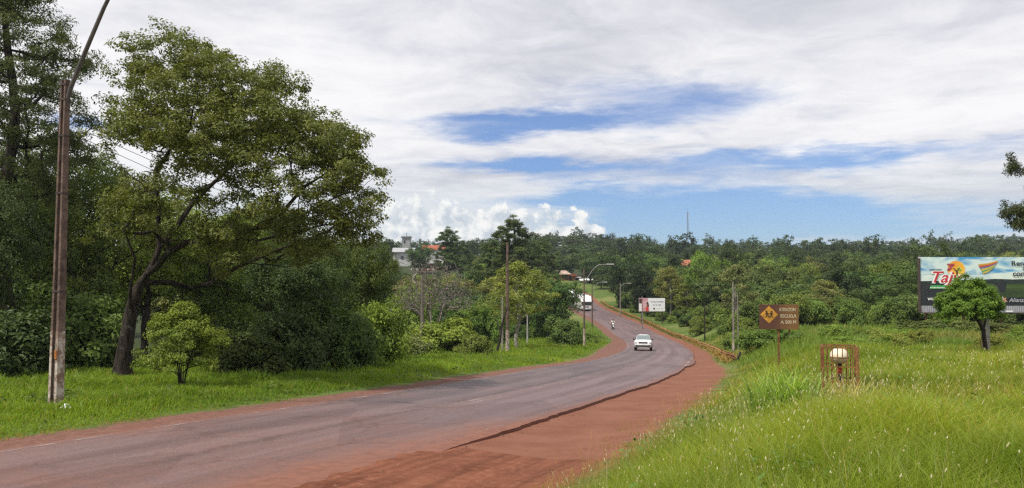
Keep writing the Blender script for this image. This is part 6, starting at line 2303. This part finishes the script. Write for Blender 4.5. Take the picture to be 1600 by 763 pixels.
def coach(t_, n_, L, W_, H_, label, name, cat, wheel_r, ws, body_mat):
    p, rot = on_lane(t_, n_)
    c = thing(name, label, cat, p)
    c.rotation_euler = rot
    zf = wheel_r * 0.75

    def sec(y, k, top, rnd):
        w_ = W_ / 2 * k
        half = [(w_ * 0.96, zf), (w_, zf + 0.15), (w_, top * 0.55), (w_ * 0.97, top - rnd), (w_ * 0.90, top - rnd * 0.3), (w_ * 0.6, top)]
        return [(a, y, b) for a, b in half] + [(-a, y, b) for a, b in half[::-1]]
    m = MB()
    m.loft([sec(-0.06, 0.90, H_ * 0.62, 0.15), sec(0.0, 0.97, H_ * 0.70, 0.2), sec(ws * 0.5, 1.0, H_ * 0.93, 0.25), sec(ws, 1.0, H_, 0.25), sec(L - 0.3, 1.0, H_, 0.25), sec(L, 0.95, H_ * 0.96, 0.25)])
    m.obj('body', body_mat, c, True)
    m = MB()
    hw = W_ / 2
    vs = [(-hw * 0.9, -0.075, H_ * 0.38), (hw * 0.9, -0.075, H_ * 0.38), (hw * 0.95, -0.06, H_ * 0.62), (hw * 0.84, ws * 0.5 - 0.06, H_ * 0.90), (-hw * 0.84, ws * 0.5 - 0.06, H_ * 0.90), (-hw * 0.95, -0.06, H_ * 0.62)]
    vb = [(a, b + 0.08, c_) for a, b, c_ in vs]
    m.add(vs + vb, [(0, 1, 2, 5), (5, 2, 3, 4), (6, 11, 8, 7), (11, 10, 9, 8)] + [(i, (i + 1) % 6 + 0, (i + 1) % 6 + 6, i + 6) for i in range(6)])
    m.obj('windscreen', GLASS_DARK, c)
    npan = max(2, int(L / 1.5) - 1)
    for s in (-1, 1):
        for i in range(npan):
            y0 = 0.9 + (L - 1.5) * i / npan
            y1 = 0.9 + (L - 1.5) * (i + 1) / npan - 0.08
            m = MB()
            m.box((s * (hw + 0.004), (y0 + y1) / 2, H_ * 0.66), (0.03, y1 - y0, H_ * 0.27))
            m.obj('side_window', GLASS_DARK, c, bevel=0.01)
        m = MB()
        m.box((s * hw * 0.74, -0.07, H_ * 0.24), (W_ * 0.14, 0.10, 0.16))
        m.obj('headlight', LENS, c, bevel=0.03)
        m = MB()
        m.box((s * (hw + 0.18), -0.12, H_ * 0.66), (0.16, 0.10, 0.36))
        m.box((s * (hw + 0.08), -0.06, H_ * 0.82), (0.20, 0.04, 0.04))
        m.obj('mirror', BLACK, c)
        for yy in (L * 0.22, L * 0.76):
            wheel(c, s * (hw - 0.17), yy, wheel_r, 0.28)
    m = MB()
    m.box((0, -0.05, zf + 0.12), (W_ * 0.94, 0.16, 0.26))
    m.obj('bumper', plain('grey_bumper', (0.30, 0.30, 0.31), 0.5, 0.1) if L > 6 else WHITE_PAINT, c, bevel=0.04)
    m = MB()
    m.box((0, -0.14, zf + 0.15), (0.42, 0.012, 0.12))
    m.obj('number_plate', plain('plate_white', (0.72, 0.72, 0.70), 0.5, 0.05), c)
    m = MB()
    m.box((0, -0.10, H_ * 0.30), (W_ * 0.36, 0.06, 0.14))
    m.obj('grille', BLACK, c, bevel=0.02)


coach(180, -1.6, 11.0, 2.5, 3.35, 'white bus with dark windscreen coming down behind the trees', 'bus', 'bus', 0.48, 1.2, WHITE_PAINT)
coach(212, -1.5, 4.9, 1.85, 2.05, 'small white van following the bus down the hill', 'van', 'van', 0.33, 1.9, WHITE_PAINT)


# ------------------------------------------------------------------ motorcycle and rider
def motorcycle(t_, n_):
    p, rot = on_lane(t_, n_)
    c = thing('motorcycle', 'white motorcycle with round headlight riding close to the road edge', 'motorcycle', p)
    c.rotation_euler = rot
    for yy in (-0.64, 0.62):
        m = MB()
        m.lathe([(0.23, -0.045), (0.29, -0.045), (0.30, 0.0), (0.29, 0.045), (0.23, 0.045)], (0, 0, 0), 22, 'X')
        w_ = link('wheel', m.mesh('tyre', RUBBER, True), c, (0, yy, 0.30))
        m = MB()
        m.lathe([(0.21, -0.03), (0.235, -0.03), (0.235, 0.03), (0.21, 0.03)], (0, 0, 0), 18, 'X')
        m.lathe([(0.02, -0.05), (0.045, -0.05), (0.045, 0.05), (0.02, 0.05)], (0, 0, 0), 10, 'X')
        for i in range(6):
            a = i * math.pi / 3
            m.tube([(0, 0.04 * math.cos(a), 0.04 * math.sin(a)), (0, 0.22 * math.cos(a), 0.22 * math.sin(a))], 0.008, 4)
        m.obj('rim', STEEL, w_)
    m = MB()
    m.tube([(0, -0.38, 0.82), (0, -0.1, 0.42), (0, 0.25, 0.36), (0, 0.40, 0.62), (0, -0.30, 0.74)], 0.028, 6)
    m.tube([(0.07, 0.3, 0.38), (0.07, 0.62, 0.30)], 0.022, 6)
    m.tube([(-0.07, 0.3, 0.38), (-0.07, 0.62, 0.30)], 0.022, 6)
    m.obj('frame', BLACK, c, True)
    m = MB()
    for s in (-1, 1):
        m.tube([(s * 0.08, -0.64, 0.30), (s * 0.08, -0.42, 0.86)], 0.022, 6)
    m.obj('fork', CHROME, c, True)
    m = MB()
    m.lathe([(0.05, -0.17), (0.12, -0.14), (0.13, 0.0), (0.12, 0.14), (0.05, 0.17)], (0, 0.08, 0.45), 10, 'X')
    m.obj('engine', STEEL, c, True)
    m = MB()
    m.loft([[(w_ * math.cos(a), y, z0 + h_ * math.sin(a)) for a in np.linspace(0, 2 * math.pi, 11)[:-1]] for y, w_, z0, h_ in ((-0.34, 0.06, 0.82, 0.06), (-0.2, 0.14, 0.82, 0.10), (0.02, 0.13, 0.80, 0.09), (0.14, 0.07, 0.77, 0.05))])
    m.obj('tank', WHITE_PAINT, c, True)
    m = MB()
    m.loft([[(w_ * math.cos(a), y, z0 + h_ * math.sin(a)) for a in np.linspace(0, 2 * math.pi, 11)[:-1]] for y, w_, z0, h_ in ((-0.58, 0.10, 0.88, 0.12), (-0.50, 0.17, 0.90, 0.18), (-0.38, 0.15, 0.92, 0.17))])
    fa = m.obj('fairing', WHITE_PAINT, c, True)
    m = MB()
    m.lathe([(0.02, -0.66), (0.08, -0.63), (0.085, -0.57)], (0, 0, 0.88), 14, 'Y')
    m.obj('headlight', LENS, fa, True)
    m = MB()
    m.loft([[(w_ * math.cos(a), y, 0.78 + 0.04 * math.sin(a)) for a in np.linspace(0, 2 * math.pi, 9)[:-1]] for y, w_ in ((0.10, 0.08), (0.25, 0.14), (0.6, 0.12), (0.75, 0.06))])
    m.obj('seat', BLACK, c, True)
    m = MB()
    m.tube([(-0.36, -0.24, 1.02), (-0.18, -0.38, 1.0), (0.18, -0.38, 1.0), (0.36, -0.24, 1.02)], 0.014, 6)
    m.obj('handlebar', BLACK, c, True)
    for s in (-1, 1):
        m = MB()
        m.tube([(s * 0.22, -0.36, 1.0), (s * 0.30, -0.38, 1.14)], 0.008, 5)
        m.box((s * 0.31, -0.38, 1.17), (0.10, 0.03, 0.07))
        m.obj('mirror', BLACK, c)
    m = MB()
    for yy, r_ in ((-0.64, 0.33), (0.62, 0.34)):
        arc = [(yy + r_ * math.cos(a), 0.30 + r_ * math.sin(a)) for a in np.linspace(0.5, 2.6, 9)]
        m.loft([[(-0.06, a, b), (0.06, a, b), (0.06, a, b + 0.015), (-0.06, a, b + 0.015)] for a, b in arc])
    m.obj('mudguard', WHITE_PAINT, c)
    m = MB()
    m.tube([(0.12, -0.05, 0.32), (0.14, 0.3, 0.30), (0.15, 0.7, 0.36)], [0.02, 0.035, 0.045], 8)
    m.obj('exhaust', CHROME, c, True)
    # rider: one skinned body
    r = thing('person', 'rider in a pale shirt and dark trousers astride the white motorcycle', 'person', p)
    r.rotation_euler = rot
    joints = [(0, 0.28, 0.88), (0, 0.24, 1.05), (0, 0.18, 1.25), (0, 0.13, 1.40), (0, 0.10, 1.50), (0, 0.07, 1.58)]
    rad = [0.15, 0.145, 0.165, 0.12, 0.058, 0.075]
    edges = [(0, 1), (1, 2), (2, 3), (3, 4), (4, 5)]
    mats_ = ['t', 's', 's', 's', 'k', 'k']
    for s in (-1, 1):
        b = len(joints)
        joints += [(s * 0.19, 0.13, 1.38), (s * 0.33, -0.02, 1.20), (s * 0.35, -0.20, 1.06)]
        rad += [0.068, 0.052, 0.040]
        edges += [(3, b), (b, b + 1), (b + 1, b + 2)]
        for q, (dx_, dy_, dz_) in enumerate(((0.05, -0.07, 0.01), (0.02, -0.09, 0.012), (-0.015, -0.09, 0.012), (-0.045, -0.075, 0.008), (-0.05, 0.0, -0.05))):
            i0 = len(joints)
            joints += [(s * 0.35 + dx_ * 0.8, -0.20 + dy_ * 0.5, 1.055 + dz_), (s * 0.35 + dx_, -0.20 + dy_, 1.04 + dz_ - 0.02), (s * 0.35 + dx_, -0.20 + dy_ * 0.85, 1.0 + dz_ * 0.5)]
            rad += [0.012, 0.010, 0.008]
            edges += [(b + 2, i0), (i0, i0 + 1), (i0 + 1, i0 + 2)]
        b = len(joints)
        joints += [(s * 0.10, 0.25, 0.86), (s * 0.20, -0.14, 0.80), (s * 0.17, 0.06, 0.40), (s * 0.17, 0.02, 0.34), (s * 0.18, -0.14, 0.32)]
        rad += [0.095, 0.072, 0.05, 0.045, 0.035]
        edges += [(0, b), (b, b + 1), (b + 1, b + 2), (b + 2, b + 3), (b + 3, b + 4)]
    me = bpy.data.meshes.new('rider')
    me.from_pydata(joints, edges, [])
    o = link('rider_tmp', me)
    md = o.modifiers.new('skin', 'SKIN')
    for i, v in enumerate(me.skin_vertices[0].data):
        v.radius = (rad[i], rad[i])
        v.use_root = i == 0
    sb = o.modifiers.new('sub', 'SUBSURF')
    sb.levels = sb.render_levels = 2
    bpy.context.view_layer.update()
    body = bpy.data.meshes.new_from_object(o.evaluated_get(bpy.context.evaluated_depsgraph_get()))
    bpy.data.objects.remove(o)
    body.materials.clear()
    SKIN = plain('skin', (0.36, 0.19, 0.12), 0.55, 0.08)
    for mm in (plain('pale_shirt', (0.70, 0.66, 0.64), 0.9, 0.08), plain('dark_trousers', (0.035, 0.04, 0.06), 0.9, 0.15), SKIN):
        body.materials.append(mm)
    for f in body.polygons:
        cz, cy_, cx_ = f.center.z, f.center.y, abs(f.center.x)
        f.material_index = 1 if cz < 0.95 else (2 if cz > 1.46 or (cy_ < -0.10 and cz < 1.16) else 0)
        f.use_smooth = True
    link('body', body, r)
    m = MB()
    m.lathe([(0.001, 0.15)] + [(0.138 * math.sin(q), 0.15 * math.cos(q)) for q in np.linspace(0.2, 2.3, 10)], (0, 0.06, 1.63), 18)
    he = m.obj('helmet', plain('dark_helmet', (0.10, 0.07, 0.08), 0.3, 0.1), r, True)
    m = MB()
    m.loft([[(0.139 * math.cos(a), 0.06 + 0.142 * math.sin(a), z_) for a in np.linspace(math.pi * 1.12, math.pi * 1.88, 9)] for z_ in (1.60, 1.69)], close=False)
    m.obj('visor', GLASS_DARK, he, True)
    m = MB()
    m.lathe([(0.001, -0.12), (0.055, -0.10), (0.085, -0.03), (0.08, 0.06), (0.001, 0.10)], (0, -0.02, 1.60), 14)
    hd = m.obj('face', SKIN, r, True)
    m = MB()
    m.prism([(-0.014, 1.575), (0.014, 1.575), (0.0, 1.615)], -0.128, -0.09)
    m.obj('nose', SKIN, hd)
    m = MB()
    m.box((0, -0.098, 1.545), (0.045, 0.012, 0.010))
    m.obj('mouth', plain('lips', (0.25, 0.09, 0.07), 0.5, 0.05), hd)


motorcycle(140, -2.75)

# ------------------------------------------------------------------ houses on the slopes
WALL_W, WALL_B, WALL_O = plain('white_render', (0.46, 0.46, 0.45), 0.85, 0.1, 0.8), plain('beige_render', (0.42, 0.36, 0.28), 0.9, 0.15, 0.8), plain('orange_brick_render', (0.42, 0.17, 0.085), 0.9, 0.2, 1.2)
ROOF_R, ROOF_G, ROOF_W = plain('red_roof_tile', (0.36, 0.10, 0.055), 0.85, 0.25, 2.5), plain('grey_sheet_roof', (0.34, 0.34, 0.35), 0.6, 0.12, 0.8), plain('white_sheet_roof', (0.66, 0.66, 0.66), 0.5, 0.1, 0.6)
FRAME = plain('window_frame_brown', (0.10, 0.06, 0.04), 0.7, 0.1)


def house(name, label, px, Y, width, depth, wall_top, roof_top, wall, roof, style='gable', rz=0.0, windows=2, door=True, cat='house'):
    x, y, z = at(px, Y)
    z -= 0.3
    t = thing(name, label, cat, (x, y, z), rz)
    hw_, hd_ = width / 2, depth / 2
    H_, R_ = up_to(wall_top, Y) - z, up_to(roof_top, Y) - z
    m = MB()
    if style == 'gable_front':
        m.prism([(-hw_, 0), (hw_, 0), (hw_, H_), (0, R_ - 0.15), (-hw_, H_)], -hd_, hd_)
    else:
        m.box((0, 0, H_ / 2), (width, depth, H_))
    m.obj('wall', wall, t)
    m = MB()
    o = 0.45
    if style == 'gable':
        m.add([(-hw_ - o, -hd_ - o, H_ - 0.1), (hw_ + o, -hd_ - o, H_ - 0.1), (hw_ + o, 0, R_), (-hw_ - o, 0, R_), (-hw_ - o, hd_ + o, H_ - 0.1), (hw_ + o, hd_ + o, H_ - 0.1),
               (-hw_ - o, -hd_ - o, H_ - 0.25), (hw_ + o, -hd_ - o, H_ - 0.25), (hw_ + o, 0, R_ - 0.2), (-hw_ - o, 0, R_ - 0.2), (-hw_ - o, hd_ + o, H_ - 0.25), (hw_ + o, hd_ + o, H_ - 0.25)],
              [(0, 1, 2, 3), (3, 2, 5, 4), (6, 9, 8, 7), (9, 10, 11, 8), (0, 6, 7, 1), (4, 5, 11, 10), (0, 3, 9, 6), (3, 4, 10, 9), (1, 7, 8, 2), (2, 8, 11, 5)])
    elif style == 'gable_front':
        for s in (-1, 1):
            m.add([(0, -hd_ - o, R_), (s * (hw_ + o), -hd_ - o, H_ - 0.3), (s * (hw_ + o), hd_ + o, H_ - 0.3), (0, hd_ + o, R_), (0, -hd_ - o, R_ - 0.18), (s * (hw_ + o), -hd_ - o, H_ - 0.48), (s * (hw_ + o), hd_ + o, H_ - 0.48), (0, hd_ + o, R_ - 0.18)],
                  [(0, 1, 2, 3), (7, 6, 5, 4), (0, 4, 5, 1), (1, 5, 6, 2), (2, 6, 7, 3)])
    elif style == 'arch':
        pts = [(-hw_ - o + (width + 2 * o) * i / 14, H_ + (R_ - H_) * math.sin(math.pi * i / 14) ** 0.8) for i in range(15)]
        m.prism(pts[::-1] + [(-hw_ - o, H_ - 0.15), (hw_ + o, H_ - 0.15)], -hd_ - o, hd_ + o)
    elif style == 'flat':
        m.box((0, 0, (H_ + R_) / 2 + 0.05), (width + 2 * o, depth + 2 * o, max(0.25, R_ - H_)))
    elif style == 'shed':
        m.add([(-hw_ - o, -hd_ - 2 * o, H_ - 0.2), (hw_ + o, -hd_ - 2 * o, H_ - 0.2), (hw_ + o, hd_ + o, R_), (-hw_ - o, hd_ + o, R_), (-hw_ - o, -hd_ - 2 * o, H_ - 0.4), (hw_ + o, -hd_ - 2 * o, H_ - 0.4), (hw_ + o, hd_ + o, R_ - 0.2), (-hw_ - o, hd_ + o, R_ - 0.2)],
              [(0, 1, 2, 3), (7, 6, 5, 4), (0, 4, 5, 1), (1, 5, 6, 2), (2, 6, 7, 3), (3, 7, 4, 0)])
    m.obj('roof', roof, t)
    for i in range(windows):
        u = -hw_ + width * (i + 0.7) / (windows + 0.6)
        m = MB()
        m.box((u, -hd_ - 0.01, H_ * 0.60), (1.0, 0.10, 1.15))
        wn = m.obj('window', GLASS_DARK, t)
        m = MB()
        m.box((u, -hd_ - 0.06, H_ * 0.60), (0.06, 0.05, 1.15))
        m.box((u, -hd_ - 0.065, H_ * 0.60), (1.1, 0.05, 0.06))
        m.box((u, -hd_ - 0.08, H_ * 0.60 - 0.62), (1.25, 0.16, 0.08))
        m.obj('frame', FRAME, wn)
    if door:
        m = MB()
        m.box((hw_ * 0.72, -hd_ - 0.01, 1.35), (0.95, 0.08, 2.1))
        m.obj('door', FRAME, t)
    return t


house('white_house', 'white rendered block with grey sheet roof on the hill above the bare tree', 631, 330, 8.5, 7, 393.5, 387, WALL_W, ROOF_G, 'shed', 0.1, 1, False)
house('tiled_house', 'pale house with a low red tiled roof between pines on the hill', 678, 356, 9.5, 7, 390.5, 383.5, plain('grey_render', (0.42, 0.41, 0.40), 0.85, 0.15, 0.8), ROOF_R, 'gable', 0.05, 2)
house('round_roofed_hall', 'small hall with a white arched roof and brown posts just above the bare tree', 681, 300, 8.6, 6, 411.5, 405, plain('brown_timber_wall', (0.20, 0.11, 0.07), 0.85, 0.2, 1.5), ROOF_W, 'arch', 0.0, 3, False, 'hall')
house('low_house', 'low beige house half hidden on the hill beside the spreading tree crown', 590, 305, 8, 6, 410, 405, WALL_B, plain('dark_blue_sheet', (0.05, 0.055, 0.10), 0.5, 0.1), 'flat', 0.0, 2)
house('brick_house', 'orange brick house with pale lean-to roof beside the far end of the road', 874, 266, 5.2, 5, 427.5, 423, WALL_O, plain('pale_orange_roof', (0.50, 0.36, 0.28), 0.8, 0.15, 1.0), 'shed', 0.2, 2)
house('brick_annex', 'low orange annex next to the orange brick house', 890, 268, 3.0, 4, 432, 428.5, WALL_O, ROOF_R, 'flat', 0.1, 1, False)
house('kiosk', 'dark blue kiosk with thin white roof edge between annex and shop', 901, 270, 1.9, 2, 434.5, 433, plain('dark_blue_board', (0.03, 0.035, 0.07), 0.6, 0.15), ROOF_W, 'flat', 0.0, 0, False, 'kiosk')
house('roadside_shop', 'roadside shop with white sheet awning at the top of the road', 919.5, 266, 5.0, 5, 441, 435.5, plain('reddish_shop_wall', (0.26, 0.10, 0.075), 0.85, 0.2, 1.5), ROOF_W, 'shed', 0.0, 2, True, 'shop')
house('hill_house', 'dark red house with an orange gable roof buried among the trees beyond guard rail', 1077, 236, 3.6, 6, 413, 406, plain('dark_red_wall', (0.17, 0.035, 0.03), 0.85, 0.2, 1.0), plain('orange_roof', (0.33, 0.11, 0.055), 0.8, 0.2, 1.2), 'gable_front', 0.2, 2)

# water tower / belfry on the ridge
x, y, z = at(635, 430)
t = thing('bell_tower', 'square grey tower with flat overhanging top and finial on the skyline', 'tower', (x, y, z - 0.3))
Ht = up_to(371, 430) - z
m = MB()
m.box((0, 0, Ht / 2), (4.1, 4.1, Ht))
m.obj('shaft', plain('grey_tower_wall', (0.30, 0.30, 0.31), 0.85, 0.12, 0.6), t)
m = MB()
m.box((0, 0, Ht + 0.35), (5.2, 5.2, 0.7))
m.obj('cap_slab', plain('dark_tower_cap', (0.16, 0.16, 0.17), 0.85, 0.1), t)
m = MB()
m.tube([(0, 0, Ht + 0.7), (0, 0, Ht + 2.8)], 0.09, 6)
m.box((0, 0, Ht + 2.2), (0.9, 0.12, 0.14))
m.obj('finial', BLACK, t)
m = MB()
m.box((-0.7, -2.06, Ht - 2.2), (0.9, 0.08, 1.5))
m.obj('opening', BLACK, t)

# lattice radio mast on the ridge
x, y, z = at(1075, 610)
t = thing('radio_mast', 'thin lattice radio mast rising above the wooded skyline', 'mast', (x, y, z))
Hm = up_to(331, 610) - z
MASTM = plain('grey_mast_steel', (0.16, 0.17, 0.19), 0.6, 0.1)
for k in range(3):
    a = k * 2.094
    m = MB()
    m.tube([(0.85 * math.cos(a), 0.85 * math.sin(a), 0), (0.42 * math.cos(a), 0.42 * math.sin(a), Hm)], 0.09, 5)
    m.obj('leg', MASTM, t)
m = MB()
for i in range(22):
    z0, z1 = Hm * i / 22, Hm * (i + 1) / 22
    r0, r1 = 0.85 - 0.43 * i / 22, 0.85 - 0.43 * (i + 1) / 22
    for k in range(3):
        a, b = k * 2.094, (k + 1) * 2.094
        m.tube([(r0 * math.cos(a), r0 * math.sin(a), z0), (r1 * math.cos(b), r1 * math.sin(b), z1)], 0.05, 4)
m.obj('bracing', MASTM, t)
m = MB()
for zz in (0.86, 0.93):
    m.box((0.6, -0.3, Hm * zz), (0.35, 0.3, 1.6))
m.obj('antenna_panel', plain('pale_antenna', (0.55, 0.55, 0.56), 0.5, 0.05), t)
m = MB()
m.tube([(0, 0, Hm), (0, 0, Hm + 3)], 0.05, 5)
m.obj('whip_antenna', MASTM, t)

# ------------------------------------------------------------------ small things by the roadside
def litter(px, Y, w_, d_, label, mat, seed, name='litter', lift=0.0, puff=0.03):
    x, y, z = at(px, Y)
    tt_, nn_ = road_sn(np.array([x]), np.array([y]))
    if abs(nn_[0]) < 3.4:
        z = float(road_z(tt_)[0])
    R = np.random.RandomState(seed)
    m = MB()
    n = 12
    top = [(x, y, z + lift + puff)]
    ring = [(x + w_ / 2 * math.cos(a) * (0.7 + 0.4 * R.rand()), y + d_ / 2 * math.sin(a) * (0.7 + 0.4 * R.rand()), z + lift + 0.006 + 0.012 * R.rand()) for a in np.linspace(0, 2 * math.pi, n + 1)[:-1]]
    mid = [(x + (p[0] - x) * 0.55, y + (p[1] - y) * 0.55, z + lift + puff * (0.6 + 0.5 * R.rand())) for p in ring]
    m.add(ring + mid + top, [(i, (i + 1) % n, n + (i + 1) % n, n + i) for i in range(n)] + [(n + i, n + (i + 1) % n, 2 * n) for i in range(n)] + [tuple(range(n))[::-1]])
    return tag(m.obj(name, mat), label, 'litter')


PAPER = plain('dirty_pale_paper', (0.52, 0.38, 0.30), 0.8, 0.15, 30.0)
litter(514, 10.6, 0.30, 0.16, 'crumpled pale wrapper on the dusty road edge, longer of two', PAPER, 1)
litter(531, 11.0, 0.22, 0.12, 'smaller pale wrapper just beyond the longer one on the road edge', PAPER, 2)
litter(848, 11.2, 0.16, 0.09, 'scrap of pale litter on the red earth near the dry grass', PAPER, 3)
litter(108, 20.2, 0.26, 0.2, 'white plastic bag in the grass at the foot of the concrete lamp post', plain('white_plastic_bag', (0.75, 0.78, 0.78), 0.4, 0.05), 4, 'plastic_bag', 0.10, 0.12)
for i, px in enumerate((66, 70, 74.5, 79)):
    x, y, z = at(px, 33 + 0.2 * i)
    m = MB()
    m.box((x, y, z + 0.28), (0.07, 0.06, 0.75), 0.2, 0.8, Matrix.Rotation(math.radians((-5, 3, -2, 6)[i]), 3, 'Y'))
    tag(m.obj('fence_stake', plain('pale_stake', (0.42, 0.42, 0.40), 0.9, 0.15)), 'pale little stake in the grass behind the concrete lamp post', 'stake', 'stakes behind the concrete lamp post')

# loose stones and crumbs of asphalt on the red shoulder
R = np.random.RandomState(9)
V, Q = [], []
oct_v = np.array([(1, 0, 0), (-1, 0, 0), (0, 1, 0), (0, -1, 0), (0, 0, 1), (0, 0, -1)], float)
oct_f = np.array([(0, 2, 4), (2, 1, 4), (1, 3, 4), (3, 0, 4), (2, 0, 5), (1, 2, 5), (3, 1, 5), (0, 3, 5)])
ns = 900
ts = 8 + 55 * R.rand(ns) ** 1.6
nn_ = np.where(R.rand(ns) < 0.45, 3.55 + np.abs(R.randn(ns)) * 0.25, 3.6 + R.rand(ns) * 4.0)
sp = on_road(ts, nn_)
sp[:, 2] = ground_z(sp[:, 0], sp[:, 1])
sz = (0.008 + 0.022 * R.rand(ns) ** 3) * (1 + 0.6 * (nn_ < 3.8))
VV = sp[:, None] + oct_v[None] * (sz[:, None, None] * (0.6 + 0.8 * R.rand(ns, 6, 1))) * np.array([1.2, 1.0, 0.7])
QQ = (np.arange(ns)[:, None, None] * 6 + oct_f[None]).reshape(-1, 3)
st = link('gravel', mesh_np('gravel', VV.reshape(-1, 3), [QQ], plain('dusty_stone', (0.20, 0.085, 0.055), 0.9, 0.3, 20.0)))
tag(st, 'loose stones and crumbs of asphalt on the red shoulder', kind='stuff')


# ------------------------------------------------------------------ tall arching grass by the cage
def arching_clump(name, label, px, Y, n, h, spread, col, seed, wd_=0.011, droop=0.75):
    R = np.random.RandomState(seed)
    x, y, z = at(px, Y)
    V, F4, tint = [], [], []
    S = 7
    for i in range(n):
        a = R.rand() * 6.283
        r0 = R.rand() ** 0.5 * spread * 0.45
        b = np.array([math.cos(R.rand() * 6.283) * r0, math.sin(R.rand() * 6.283) * r0, -0.05])
        d = np.array([math.cos(a), math.sin(a), 0])
        sd = np.array([-d[1], d[0], 0])
        L = h * (0.6 + 0.55 * R.rand())
        reach = spread * (0.25 + 0.75 * R.rand()) * 0.75
        k0 = len(V)
        ti = R.rand()
        bend = droop * (0.4 + 0.9 * R.rand())
        for s in range(S + 1):
            f = s / S
            p = b + d * reach * f ** 1.7 + np.array([0, 0, L * (f * 1.15 - 0.55 * bend * f ** 3)])
            w_ = wd_ * (1 - f ** 2.2) + 0.001
            V += [p - sd * w_ / 2, p + sd * w_ / 2]
            tint += [ti, ti]
        for s in range(S):
            F4.append((k0 + 2 * s, k0 + 2 * s + 1, k0 + 2 * s + 3, k0 + 2 * s + 2))
    o = link(name, mesh_np(name, np.array(V), [np.array(F4)], BLADE, attrs={'tint': tint}), None, (x, y, z))
    o.color = (*col, 1)
    return tag(o, label, 'grass clump')


arching_clump('grass_clump', 'big clump of long arching bright grass next to the rusty cage', 1228, 12.0, 480, 1.02, 1.0, (0.24, 0.36, 0.075), 1, 0.018, 1.0)
arching_clump('grass_clump', 'smaller arching grass clump on the shoulder side of the big one', 1188, 13.0, 220, 0.78, 0.75, (0.24, 0.35, 0.075), 2, 0.017)
arching_clump('grass_clump', 'bleached straw grass tangled round the foot of the rusty cage', 1318, 11.9, 260, 0.62, 0.75, (0.42, 0.36, 0.18), 3, 0.009)
arching_clump('grass_clump', 'bleached drooping grass tuft alone in the green meadow', 1358, 6.6, 90, 0.42, 0.35, (0.40, 0.33, 0.17), 4, 0.006, 1.1)
arching_clump('grass_clump', 'dark green weedy clump beside the straw tangle of the cage', 1385, 13.6, 260, 0.42, 0.9, (0.07, 0.10, 0.03), 5, 0.012)  # blades a much darker green than the other clumps

# ------------------------------------------------------------------ thin summer haze in the air of the valley
m, nt, out = material('haze')
pv = nt.n('ShaderNodeVolumePrincipled')
pv.inputs['Color'].default_value = (0.80, 0.88, 1.0, 1)
pv.inputs['Density'].default_value = 0.00016
pv.inputs['Anisotropy'].default_value = 0.2
nt.put(out.inputs['Volume'], pv.outputs[0])
hz = MB()
hz.box((0, 718, 29), (2640, 1570, 90))
tag(hz.obj('haze', m), 'thin bluish summer haze filling the valley', kind='stuff')
